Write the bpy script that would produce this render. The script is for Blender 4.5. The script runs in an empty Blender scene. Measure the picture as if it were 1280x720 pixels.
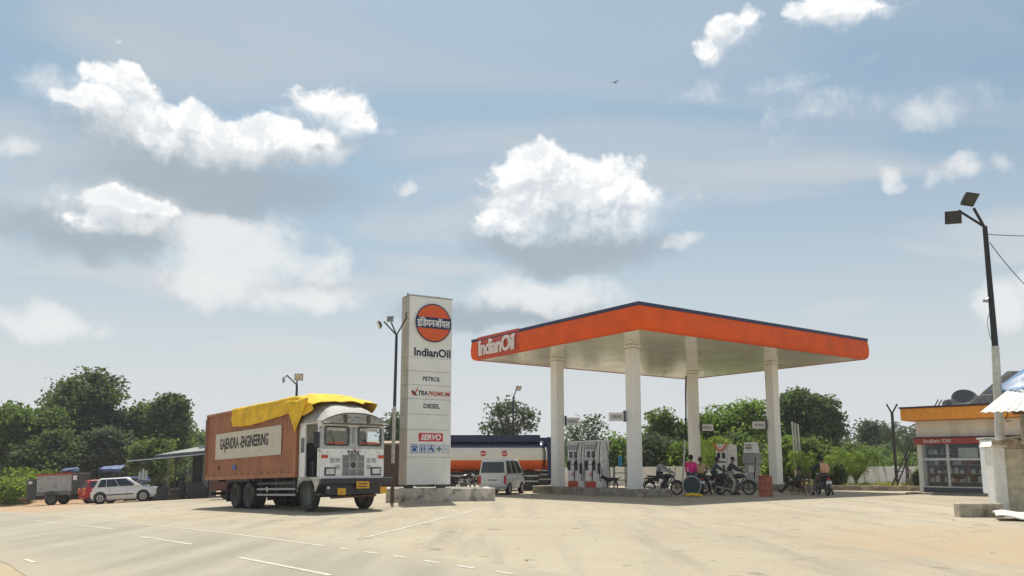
import bpy, bmesh, math, random
import numpy as np
from mathutils import Vector, Matrix, Euler

R = math.radians
random.seed(7)
rng = np.random.default_rng(7)
S = bpy.context.scene
COL = S.collection

# ------------------------------------------------------------------ camera
EYE = 1.5
PITCH = R(8.2)
FPX = 989.0
cam_d = bpy.data.cameras.new("camera")
cam = bpy.data.objects.new("camera", cam_d)
COL.objects.link(cam)
cam.location = (0, 0, EYE)
cam.rotation_euler = (R(90) + PITCH, 0, 0)
cam_d.sensor_width = 36
cam_d.lens = FPX / 1280 * 36
cam_d.shift_y = 77 / 1280
cam_d.clip_start = 0.1
cam_d.clip_end = 5000
S.camera = cam

# ------------------------------------------------------------------ light
SUN = Vector((-0.06, 0.42, 0.90)).normalized()
SKY_STRENGTH = 0.1
EXPOSURE = 1.02
S.view_settings.view_transform = 'Standard'
S.view_settings.look = 'None'
S.view_settings.gamma = 1
S.view_settings.exposure = EXPOSURE
sun_d = bpy.data.lights.new("sun", 'SUN')
sun_d.energy = 2.7
sun_d.angle = R(0.8)
sun_d.color = (1.0, 0.95, 0.87)
sun = bpy.data.objects.new("sun", sun_d)
COL.objects.link(sun)
sun.rotation_euler = SUN.to_track_quat('Z', 'Y').to_euler()

def ray(u, v):
    """direction ratios (X/Y, (Z-eye)/Y) of the line of sight through a point of the photograph"""
    xc = (u - 640) / FPX
    yc = (437 - v) / FPX
    y = math.cos(PITCH) - yc * math.sin(PITCH)
    z = math.sin(PITCH) + yc * math.cos(PITCH)
    return xc / y, z / y

world = bpy.data.worlds.new("World")
S.world = world
world.use_nodes = True
WT = world.node_tree
WT.nodes.clear()

class NT:
    def __init__(s, t): s.t = t
    def n(s, kind, **kw):
        nd = s.t.nodes.new(kind)
        for k, v in kw.items(): setattr(nd, k, v)
        return nd
    def put(s, sock, v):
        if isinstance(v, bpy.types.NodeSocket): s.t.links.new(v, sock)
        elif v is not None: sock.default_value = v
    def m(s, op, a, b=None, c=None, clamp=False):
        nd = s.n('ShaderNodeMath', operation=op, use_clamp=clamp)
        for i, x in enumerate((a, b, c)):
            if x is not None: s.put(nd.inputs[i], x)
        return nd.outputs[0]
    def v(s, op, a, b=None, out=0):
        nd = s.n('ShaderNodeVectorMath', operation=op)
        s.put(nd.inputs[0], a)
        if b is not None: s.put(nd.inputs[1], b)
        return nd.outputs[out]
    def noise(s, vec, scale, detail=6, rough=0.55, dist=0.0):
        nd = s.n('ShaderNodeTexNoise')
        s.put(nd.inputs['Vector'], vec)
        nd.inputs['Scale'].default_value = scale
        nd.inputs['Detail'].default_value = detail
        nd.inputs['Roughness'].default_value = rough
        nd.inputs['Distortion'].default_value = dist
        return nd.outputs[0]
    def ramp(s, x, lo, hi, a=0.0, b=1.0, smooth=True):
        nd = s.n('ShaderNodeMapRange')
        if smooth: nd.interpolation_type = 'SMOOTHSTEP'
        s.put(nd.inputs[0], x)
        nd.inputs[1].default_value = lo; nd.inputs[2].default_value = hi
        nd.inputs[3].default_value = a; nd.inputs[4].default_value = b
        return nd.outputs[0]
    def mix(s, f, a, b, mode='MIX'):
        nd = s.n('ShaderNodeMix', data_type='RGBA', blend_type=mode)
        s.put(nd.inputs[0], f)
        s.put(nd.inputs[6], a if isinstance(a, bpy.types.NodeSocket) else (*a, 1))
        s.put(nd.inputs[7], b if isinstance(b, bpy.types.NodeSocket) else (*b, 1))
        return nd.outputs[2]

def build_sky():
    w = NT(WT)
    out = w.n('ShaderNodeOutputWorld'); bg = w.n('ShaderNodeBackground')
    WT.links.new(bg.outputs[0], out.inputs[0])
    sky = w.n('ShaderNodeTexSky', sky_type='NISHITA')
    sky.sun_disc = False
    sky.sun_elevation = math.asin(SUN.z)
    sky.sun_rotation = math.atan2(SUN.x, SUN.y)
    sky.air_density = 1.0; sky.dust_density = 2.0; sky.ozone_density = 1.2
    d = w.n('ShaderNodeTexCoord').outputs['Generated']
    sep = w.n('ShaderNodeSeparateXYZ'); w.put(sep.inputs[0], d)
    X, Y, Z = sep.outputs
    az = w.m('ARCTAN2', X, Y)
    el = w.m('ARCSINE', Z)
    cmb = w.n('ShaderNodeCombineXYZ'); w.put(cmb.inputs[0], az); w.put(cmb.inputs[1], el)
    P2 = cmb.outputs[0]
    def ae(u, v):
        a, e = ray(u, v)
        return math.atan2(a, 1), math.atan2(e, math.hypot(a, 1))
    # domain warp so that the clouds' outlines billow
    wn = w.n('ShaderNodeTexNoise'); w.put(wn.inputs['Vector'], d)
    wn.inputs['Scale'].default_value = 9; wn.inputs['Detail'].default_value = 4
    wn2 = w.n('ShaderNodeTexNoise'); w.put(wn2.inputs['Vector'], d)
    wn2.inputs['Scale'].default_value = 34; wn2.inputs['Detail'].default_value = 5
    warp = w.v('ADD', w.v('MULTIPLY', w.v('SUBTRACT', wn.outputs['Color'], (0.5, 0.5, 0.5)), (0.12, 0.08, 0)), w.v('MULTIPLY', w.v('SUBTRACT', wn2.outputs['Color'], (0.5, 0.5, 0.5)), (0.030, 0.026, 0)))
    PW = w.v('ADD', P2, warp)
    def blob(P, u, v, ru, rv, k=1.0):
        a, e = ae(u, v)
        a2, _ = ae(u + ru, v); _, e2 = ae(u, v - rv)
        q = w.v('MULTIPLY', w.v('SUBTRACT', P, (a, e, 0)), (1 / max(abs(a2 - a), 1e-4), 1 / max(abs(e2 - e), 1e-4), 0))
        L = w.v('LENGTH', q, out=1)
        r = w.m('SUBTRACT', 1.0, w.m('MULTIPLY', L, L))
        r = w.m('MAXIMUM', r, -2.0)
        return r if k == 1.0 else w.m('SUBTRACT', r, k)
    def field(P, lst):
        f = None
        for b in lst:
            q = blob(P, *b)
            if f is None: f = q
            else:
                nd = w.n('ShaderNodeMath', operation='SMOOTH_MAX')
                w.put(nd.inputs[0], f); w.put(nd.inputs[1], q); nd.inputs[2].default_value = 0.5
                f = nd.outputs[0]
        return f
    fine = w.noise(d, 15, 12, 0.66, 0.25)
    fine_up = w.noise(w.v('ADD', d, (-0.004, 0, 0.014)), 15, 6, 0.62, 0.25)
    mid = w.noise(d, 4.5, 6, 0.55)
    # high thin veil, seen in perspective on a flat layer
    inv = w.m('DIVIDE', 1.0, w.m('ADD', w.m('MAXIMUM', Z, 0.0), 0.12))
    flat = w.v('MULTIPLY', d, (1, 1, 0))
    sc = w.n('ShaderNodeVectorMath', operation='SCALE'); w.put(sc.inputs[0], flat); w.put(sc.inputs[3], inv)
    veil_n = w.noise(w.v('MULTIPLY', sc.outputs[0], (0.55, 1.1, 1)), 1.3, 6, 0.5, 0.6)
    veil = w.ramp(veil_n, 0.36, 0.64, 0.24, 0.95)
    low = w.ramp(Z, 0.0, 0.48, 0.97, 0.22)
    veil = w.m('MAXIMUM', veil, low)
    glow = w.v('DOT_PRODUCT', d, tuple(SUN), out=1)
    veil = w.m('MULTIPLY', veil, w.ramp(glow, 0.72, 1.0, 1.0, 0.25))
    skyc = w.v('SCALE', sky.outputs[0]); skyc.node.inputs[3].default_value = SKY_STRENGTH
    tint = w.mix(1.0, skyc, (0.40, 0.52, 0.505), 'MULTIPLY')
    veil_col = w.mix(w.ramp(Z, 0.0, 0.5), (0.352, 0.360, 0.370), (0.252, 0.284, 0.312))
    base = w.mix(veil, tint, veil_col)
    # grey undersides and soft far cloud
    grey = field(PW, [(190, 178, 150, 34), (330, 175, 120, 28), (130, 285, 120, 34), (715, 312, 130, 30),
                      (640, 395, 120, 22), (255, 230, 190, 40)])
    gm = w.m('ADD', grey, w.m('MULTIPLY', w.m('SUBTRACT', mid, 0.5), 1.5))
    base = w.mix(w.ramp(gm, -0.7, 0.8, 0.0, 0.82), base, (0.182, 0.218, 0.248))
    soft = field(PW, [(500, 240, 16, 12), (1200, 206, 32, 18, .2), (1268, 212, 34, 20, .45), (270, 290, 70, 30), (370, 332, 60, 26), (300, 320, 105, 55), (275, 365, 60, 32), (690, 368, 115, 28), (140, 262, 85, 36), (1265, 372, 60, 40),
                      (380, 380, 80, 25), (860, 300, 40, 14, .3), (1110, 226, 24, 14, .35), (1200, 212, 48, 20, .5), (1090, 140, 330, 44, .75), (960, 105, 200, 30, .8),
                      (10, 180, 35, 16), (60, 400, 90, 30), (230, 160, 230, 46)])
    sm = w.m('ADD', soft, w.m('MULTIPLY', w.m('SUBTRACT', fine, 0.5), 3.2))
    base = w.mix(w.ramp(sm, -0.2, 1.1, 0.0, 0.80), base, (0.430, 0.434, 0.436))
    BR = [(155, 108, 58, 32), (95, 136, 62, 17), (230, 142, 75, 27), (330, 158, 95, 23), (410, 126, 68, 34), (450, 150, 38, 24),
                        (135, 250, 60, 20, .15), (110, 268, 50, 18, .3), (180, 262, 40, 18, .3),
                        (710, 240, 112, 50), (660, 222, 50, 36), (770, 250, 62, 48), (630, 275, 48, 24),
                        (935, 38, 44, 34, .35), (903, 66, 26, 20, .3), (1050, 8, 70, 26, .25), (1010, 20, 30, 14, .4), (168, 92, 30, 14, .1), (120, 128, 50, 16), (200, 170, 50, 26), (385, 168, 44, 14)]
    bright = field(PW, BR)
    bm = w.m('ADD', bright, w.m('MULTIPLY', w.m('SUBTRACT', fine, 0.5), 3.3))
    PU = w.v('ADD', PW, (-0.004, 0.018, 0))
    top = w.m('SUBTRACT', bright, field(PU, BR))
    tf = w.ramp(top, -0.05, 0.30, 0.0, 1.0)
    crisp = w.ramp(bm, -0.20, 0.45); soft_e = w.ramp(bm, -0.75, 1.15)
    cov = w.m('ADD', w.m('MULTIPLY', crisp, tf), w.m('MULTIPLY', soft_e, w.m('SUBTRACT', 1.0, tf)))
    lit = w.m('SUBTRACT', fine_up, fine)            # the side turned to the sun is thinner upwards
    lit = w.ramp(lit, -0.11, 0.07, 1.0, 0.0)
    depth = w.ramp(bm, 0.2, 1.7, 0.0, 1.0)
    lit2 = w.m('SUBTRACT', w.m('ADD', w.m('MULTIPLY', lit, 0.62), 0.55), w.m('MULTIPLY', depth, 0.48), clamp=True)
    shade = field(PW, [(715, 296, 120, 26), (740, 272, 80, 26, .2), (390, 150, 34, 16), (180, 176, 120, 20), (330, 192, 110, 14), (150, 284, 80, 18), (300, 372, 60, 16), (460, 176, 30, 14)])
    shade = w.m('ADD', shade, w.m('MULTIPLY', w.m('SUBTRACT', fine, 0.5), 2.2))
    lit2 = w.m('SUBTRACT', w.m('ADD', lit2, w.m('MULTIPLY', tf, 0.22)), w.ramp(shade, -0.6, 1.2, 0.0, 0.60), clamp=True)
    cl = w.mix(lit2, (0.26, 0.292, 0.325), (0.53, 0.528, 0.523))
    base = w.mix(w.m('MULTIPLY', cov, 0.95), base, cl)
    # below the horizon: plain haze
    base = w.mix(w.ramp(Z, -0.06, 0.0), (0.28, 0.27, 0.25), base)
    WT.links.new(base, bg.inputs[0])
    bg.inputs[1].default_value = 1.0
build_sky()

# ------------------------------------------------------------------ helpers
def srgb(r, g, b, k=1.0):
    def f(c):
        c /= 255
        return (c / 12.92 if c <= 0.04045 else ((c + 0.055) / 1.055) ** 2.4) * k
    return (f(r), f(g), f(b))

MATS = {}
def mat(name, col, rough=0.6, metal=0.0, var=0.12, scale=6.0, bump=0.0, bscale=40.0, dirt=None, dirt_amt=0.0, dirt_scale=2.0,
        spec=0.5, emit=None, streak=False):
    if name in MATS: return MATS[name]
    m = bpy.data.materials.new(name); m.use_nodes = True
    t = NT(m.node_tree)
    b = m.node_tree.nodes['Principled BSDF']
    co = t.n('ShaderNodeTexCoord').outputs['Object']
    n1 = t.noise(co, scale, 6, 0.6)
    dark = tuple(c * (1 - var * 1.6) for c in col)
    light = tuple(min(1, c * (1 + var)) for c in col)
    c = t.mix(t.ramp(n1, 0.3, 0.7), dark, light)
    if dirt:
        vec = co
        if streak: vec = t.v('MULTIPLY', co, (1, 1, 0.16))
        n2 = t.noise(vec, dirt_scale, 8, 0.65, 0.3)
        c = t.mix(t.ramp(n2, 0.62 - 0.30 * dirt_amt, 0.80 - 0.15 * dirt_amt, 0.0, min(1, 0.5 + 0.5 * dirt_amt)), c, dirt)
    t.put(b.inputs['Base Color'], c)
    rr = t.ramp(n1, 0.2, 0.8, max(0.03, rough - 0.08), min(1, rough + 0.08))
    t.put(b.inputs['Roughness'], rr)
    b.inputs['Metallic'].default_value = metal
    b.inputs['Specular IOR Level'].default_value = spec
    if bump > 0:
        bp = t.n('ShaderNodeBump'); bp.inputs['Strength'].default_value = bump; bp.inputs['Distance'].default_value = 0.02
        t.put(bp.inputs['Height'], t.noise(co, bscale, 6, 0.6))
        t.put(b.inputs['Normal'], bp.outputs[0])
    MATS[name] = m
    return m

def leaf_mat(name, c1, c2, trans=0.35):
    if name in MATS: return MATS[name]
    m = bpy.data.materials.new(name); m.use_nodes = True
    t = NT(m.node_tree); m.node_tree.nodes.clear()
    out = t.n('ShaderNodeOutputMaterial')
    geo = t.n('ShaderNodeNewGeometry')
    co = t.n('ShaderNodeTexCoord').outputs['Object']
    f = t.m('ADD', t.m('MULTIPLY', t.m('POWER', geo.outputs['Random Per Island'], 1.6), 0.75), t.m('MULTIPLY', t.ramp(t.noise(co, 0.9, 4), 0.42, 0.62), 0.5), clamp=True)
    c = t.mix(f, c1, c2)
    di = t.n('ShaderNodeBsdfPrincipled'); t.put(di.inputs['Base Color'], c); di.inputs['Roughness'].default_value = 0.75; di.inputs['Specular IOR Level'].default_value = 0.15
    tr = t.n('ShaderNodeBsdfTranslucent'); t.put(tr.inputs['Color'], t.mix(0.5, c, tuple(min(1, x * k) for x, k in zip(c2, (1.6, 1.8, 0.7)))))
    mx = t.n('ShaderNodeMixShader'); mx.inputs[0].default_value = trans
    t.put(mx.inputs[1], di.outputs[0]); t.put(mx.inputs[2], tr.outputs[0]); t.put(out.inputs[0], mx.outputs[0])
    MATS[name] = m
    return m

def glass_mat(name, tint=(0.02, 0.025, 0.03), rough=0.06):
    if name in MATS: return MATS[name]
    m = bpy.data.materials.new(name); m.use_nodes = True
    b = m.node_tree.nodes['Principled BSDF']
    b.inputs['Base Color'].default_value = (*tint, 1); b.inputs['Roughness'].default_value = rough
    b.inputs['Specular IOR Level'].default_value = 0.8
    MATS[name] = m
    return m

def clear_glass(name):
    if name in MATS: return MATS[name]
    m = bpy.data.materials.new(name); m.use_nodes = True
    t = NT(m.node_tree); m.node_tree.nodes.clear()
    out = t.n('ShaderNodeOutputMaterial'); g = t.n('ShaderNodeBsdfGlossy'); g.inputs['Roughness'].default_value = 0.03
    tr = t.n('ShaderNodeBsdfTransparent'); tr.inputs[0].default_value = (0.86, 0.9, 0.9, 1)
    mx = t.n('ShaderNodeMixShader')
    mx.inputs[0].default_value = 0.035; t.put(mx.inputs[1], tr.outputs[0]); t.put(mx.inputs[2], g.outputs[0]); t.put(out.inputs[0], mx.outputs[0])
    MATS[name] = m
    return m

def tag(o, label=None, cat=None, group=None, kind=None):
    if label: o['label'] = label
    if cat: o['category'] = cat
    if group: o['group'] = group
    if kind: o['kind'] = kind
    return o

def empty(name, loc=(0, 0, 0), rz=0.0, label=None, cat=None, group=None):
    o = bpy.data.objects.new(name, None); COL.objects.link(o)
    o.empty_display_size = 0.2
    o.location = loc; o.rotation_euler = (0, 0, rz)
    return tag(o, label, cat, group)

def children(o): return [c for c in bpy.data.objects if c.parent == o]

def copy_tree(o, parent=None, kids=None):
    if kids is None:
        kids = {}
        for x in bpy.data.objects:
            if x.parent: kids.setdefault(x.parent.name, []).append(x)
    c = o.copy(); COL.objects.link(c)
    if parent: c.parent = parent
    for ch in kids.get(o.name, []): copy_tree(ch, c, kids)
    return c

_T = None
def gz(x):
    return float(np.interp(x, GX, GZ))
_px = [-400, -90, -60, -40, -31, -23.6, -19, -10.5, -6.8, -3, 0, 10, 400]
_pz = [-3.6, -3.4, -2.7, -1.75, -1.24, -0.83, -0.55, -0.22, -0.08, 0, 0, 0.1, 0.1]
GX = np.arange(-400, 401, 1.0)
_g = np.interp(GX, _px, _pz)
_k = np.exp(-0.5 * (np.arange(-5, 6) / 1.6) ** 2); _k /= _k.sum()
GZ = np.convolve(np.pad(_g, 5, mode='edge'), _k, mode='valid')

def on_ground(u, v):
    """the point of the ground seen at a point of the photograph"""
    rx, rz = ray(u, v)
    z = 0.0
    for _ in range(30):
        y = (z - EYE) / rz
        z = 0.5 * z + 0.5 * gz(rx * y)
    return Vector((rx * y, y, z))

def at(u, Y, v=600):
    """ground point in the direction u at depth Y"""
    x = ray(u, v)[0] * Y
    return Vector((x, Y, gz(x)))

def zat(v, Y): return EYE + ray(640, v)[1] * Y

def seat(o, x, y, rz, dz=0.0, tilt=True):
    """stand a thing on the sloping ground"""
    s = math.atan((gz(x + 1) - gz(x - 1)) / 2) if tilt else 0
    M = Matrix.Rotation(-s, 4, 'Y') @ Matrix.Rotation(rz, 4, 'Z')
    o.rotation_euler = M.to_euler(); o.location = (x, y, gz(x) + dz)
    return o

def frame(origin, right, up):
    r = Vector(right).normalized(); u = Vector(up).normalized(); n = r.cross(u).normalized(); u = n.cross(r)
    M = Matrix((r, u, n)).transposed().to_4x4(); M.translation = Vector(origin)
    return M

class MB:
    def __init__(s): s.v = []; s.f = []
    def add(s, vs, fs, M=None):
        b = len(s.v)
        s.v += [tuple(M @ Vector(p)) if M is not None else tuple(p) for p in vs]
        s.f += [tuple(b + i for i in f) for f in fs]
        return s
    def box(s, c, d, M=None, rot=None):
        x, y, z = (k / 2 for k in d)
        vs = [Vector((i * x, j * y, k * z)) for i in (-1, 1) for j in (-1, 1) for k in (-1, 1)]
        if rot is not None:
            q = Euler(rot).to_matrix(); vs = [q @ p for p in vs]
        vs = [p + Vector(c) for p in vs]
        return s.add(vs, [(0, 1, 3, 2), (4, 6, 7, 5), (0, 4, 5, 1), (2, 3, 7, 6), (0, 2, 6, 4), (1, 5, 7, 3)], M)
    def bx(s, x0, x1, y0, y1, z0, z1, M=None):
        return s.box(((x0 + x1) / 2, (y0 + y1) / 2, (z0 + z1) / 2), (abs(x1 - x0), abs(y1 - y0), abs(z1 - z0)), M)
    def tube(s, pts, r, n=8, M=None, cap=True, closed=False):
        pts = [Vector(p) for p in pts]; k = len(pts)
        rs = r if isinstance(r, (list, tuple)) else [r] * k
        vs = []; prev = None
        for i, p in enumerate(pts):
            if closed: t = pts[(i + 1) % k] - pts[i - 1]
            else: t = pts[min(i + 1, k - 1)] - pts[max(i - 1, 0)]
            t = t.normalized() if t.length > 1e-9 else Vector((0, 0, 1))
            if prev is None:
                a = t.cross(Vector((0, 0, 1)))
                if a.length < 1e-3: a = t.cross(Vector((0, 1, 0)))
            else:
                a = prev - t * prev.dot(t)
            a.normalize(); prev = a; b = t.cross(a)
            for j in range(n):
                q = 2 * math.pi * j / n + (math.pi / n)
                vs.append(p + (a * math.cos(q) + b * math.sin(q)) * rs[i])
        fs = []
        for i in range(k if closed else k - 1):
            i2 = (i + 1) % k
            for j in range(n):
                j2 = (j + 1) % n
                fs.append((i * n + j, i * n + j2, i2 * n + j2, i2 * n + j))
        if cap and not closed:
            fs.append(tuple(range(n - 1, -1, -1))); fs.append(tuple((k - 1) * n + j for j in range(n)))
        return s.add(vs, fs, M)
    def cyl(s, a, b, r, n=12, M=None): return s.tube([a, b], r, n, M)
    def ring(s, c, R_, r, axis='Y', n=20, k=8, M=None, arc=None):
        a0, a1 = arc or (0, 2 * math.pi)
        pts = []
        m = n if arc is None else n + 1
        for i in range(m):
            q = a0 + (a1 - a0) * i / n
            if axis == 'Y': p = (math.cos(q) * R_, 0, math.sin(q) * R_)
            elif axis == 'X': p = (0, math.cos(q) * R_, math.sin(q) * R_)
            else: p = (math.cos(q) * R_, math.sin(q) * R_, 0)
            pts.append(Vector(c) + Vector(p))
        return s.tube(pts, r, k, M, closed=arc is None)
    def lathe(s, prof, c=(0, 0, 0), axis='Z', n=20, M=None, closed=False):
        vs = []; c = Vector(c)
        for (r, h) in prof:
            for j in range(n):
                q = 2 * math.pi * j / n
                a, b = math.cos(q) * r, math.sin(q) * r
                p = {'Z': (a, b, h), 'Y': (a, h, b), 'X': (h, a, b)}[axis]
                vs.append(c + Vector(p))
        fs = []
        k = len(prof)
        for i in range(k if closed else k - 1):
            i2 = (i + 1) % k
            for j in range(n):
                j2 = (j + 1) % n
                fs.append((i * n + j, i * n + j2, i2 * n + j2, i2 * n + j))
        if not closed:
            fs.append(tuple(range(n))); fs.append(tuple((k - 1) * n + j for j in range(n)))
        return s.add(vs, fs, M)
    def loft(s, secs, M=None, cap=True, ring=True):
        n = len(secs[0]); vs = [p for q in secs for p in q]; fs = []
        for i in range(len(secs) - 1):
            for j in range(n if ring else n - 1):
                j2 = (j + 1) % n
                fs.append((i * n + j, i * n + j2, (i + 1) * n + j2, (i + 1) * n + j))
        if cap and ring:
            fs.append(tuple(range(n))); fs.append(tuple((len(secs) - 1) * n + j for j in range(n)))
        return s.add(vs, fs, M)
    def prism(s, poly, y0, y1, M=None, plane='XZ'):
        def P(a, b, h): return {'XZ': (a, h, b), 'XY': (a, b, h), 'YZ': (h, a, b)}[plane]
        return s.loft([[P(a, b, y0) for a, b in poly], [P(a, b, y1) for a, b in poly]], M)
    def quad(s, a, b, c, d, th=0.01, M=None):
        a, b, c, d = map(Vector, (a, b, c, d))
        n = (b - a).cross(d - a).normalized() * th
        return s.loft([[a, b, c, d], [a + n, b + n, c + n, d + n]], M)
    def build(s, name, m, parent=None, bevel=0.0, smooth=False, segs=1, recalc=True):
        me = bpy.data.meshes.new(name); me.from_pydata(s.v, [], s.f)
        bm = bmesh.new(); bm.from_mesh(me)
        if recalc: bmesh.ops.recalc_face_normals(bm, faces=bm.faces)
        if bevel > 0:
            es = [e for e in bm.edges if len(e.link_faces) == 2 and e.calc_face_angle(0) > 0.6]
            bmesh.ops.bevel(bm, geom=es, offset=bevel, segments=segs, affect='EDGES', clamp_overlap=True, profile=0.5)
        if smooth:
            for f in bm.faces: f.smooth = True
            for e in bm.edges:
                if len(e.link_faces) == 2 and e.calc_face_angle(0) > 0.7: e.smooth = False
        bm.to_mesh(me); bm.free()
        me.materials.append(m)
        o = bpy.data.objects.new(name, me); COL.objects.link(o)
        if parent is not None: o.parent = parent
        return o

def text(body, m, parent, M, w=None, h=None, off=0.0, ext=0.004, name='lettering', shear=0.0, spacing=1.0):
    c = bpy.data.curves.new('text', 'FONT'); c.body = body
    c.align_x = 'CENTER'; c.align_y = 'CENTER'; c.offset = off; c.extrude = ext; c.resolution_u = 3; c.shear = shear
    c.space_character = spacing
    o = bpy.data.objects.new('text', c); COL.objects.link(o)
    dg = bpy.context.evaluated_depsgraph_get()
    me = bpy.data.meshes.new_from_object(o.evaluated_get(dg))
    bpy.data.objects.remove(o); bpy.data.curves.remove(c)
    k = len(me.vertices); a = np.empty(k * 3, dtype=np.float32); me.vertices.foreach_get('co', a); a = a.reshape(-1, 3)
    lo, hi = a.min(0), a.max(0); ctr = (lo + hi) / 2
    sx = w / (hi[0] - lo[0]) if w else None
    sy = h / (hi[1] - lo[1]) if h else None
    sx = sx or sy; sy = sy or sx
    a[:, 0] = (a[:, 0] - ctr[0]) * sx; a[:, 1] = (a[:, 1] - ctr[1]) * sy
    me.vertices.foreach_set('co', a.ravel()); me.transform(M); me.update()
    me.materials.clear(); me.materials.append(m)
    o = bpy.data.objects.new(name, me); COL.objects.link(o); o.parent = parent
    return o

# ------------------------------------------------------------------ shared materials
white_paint = mat('white_paint', (0.78, 0.78, 0.76), 0.45, dirt=(0.42, 0.38, 0.31), dirt_amt=0.15, dirt_scale=1.2, streak=True)
clean_white = mat('clean_white', (0.74, 0.74, 0.72), 0.5, var=0.05)
black_rubber = mat('black_rubber', (0.025, 0.024, 0.023), 0.85, dirt=(0.16, 0.13, 0.10), dirt_amt=0.5, dirt_scale=5)
dark_metal = mat('dark_metal', (0.03, 0.03, 0.033), 0.5, dirt=(0.12, 0.10, 0.08), dirt_amt=0.3)
black_gloss = mat('black_gloss', (0.012, 0.012, 0.014), 0.25)
navy = mat('navy_paint', (0.014, 0.024, 0.085), 0.45)
orange = mat('orange_paint', (0.82, 0.110, 0.010), 0.6, var=0.07, scale=1.2, spec=.25)
grey_metal = mat('grey_metal', (0.32, 0.33, 0.34), 0.45, metal=0.3)
pale_metal = mat('pale_metal', (0.5, 0.51, 0.5), 0.4, metal=0.4)
rust = mat('rusty_metal', (0.16, 0.075, 0.04), 0.85, var=0.3)
tarp_blue = mat('blue_tarpaulin', (0.02, 0.08, 0.26), 0.6, var=0.25, bump=0.4, bscale=8)
text_black = mat('black_lettering', (0.012, 0.012, 0.014), 0.5, var=0.0)
text_navy = mat('navy_lettering', (0.012, 0.016, 0.05), 0.5, var=0.0)
text_white = mat('white_lettering', (0.8, 0.79, 0.77), 0.5, var=0.0)
red_paint = mat('red_paint', (0.50, 0.018, 0.014), 0.4)
yellow_plate = mat('yellow_plate', (0.75, 0.40, 0.02), 0.5)
window_dark = glass_mat('window_dark')
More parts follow.
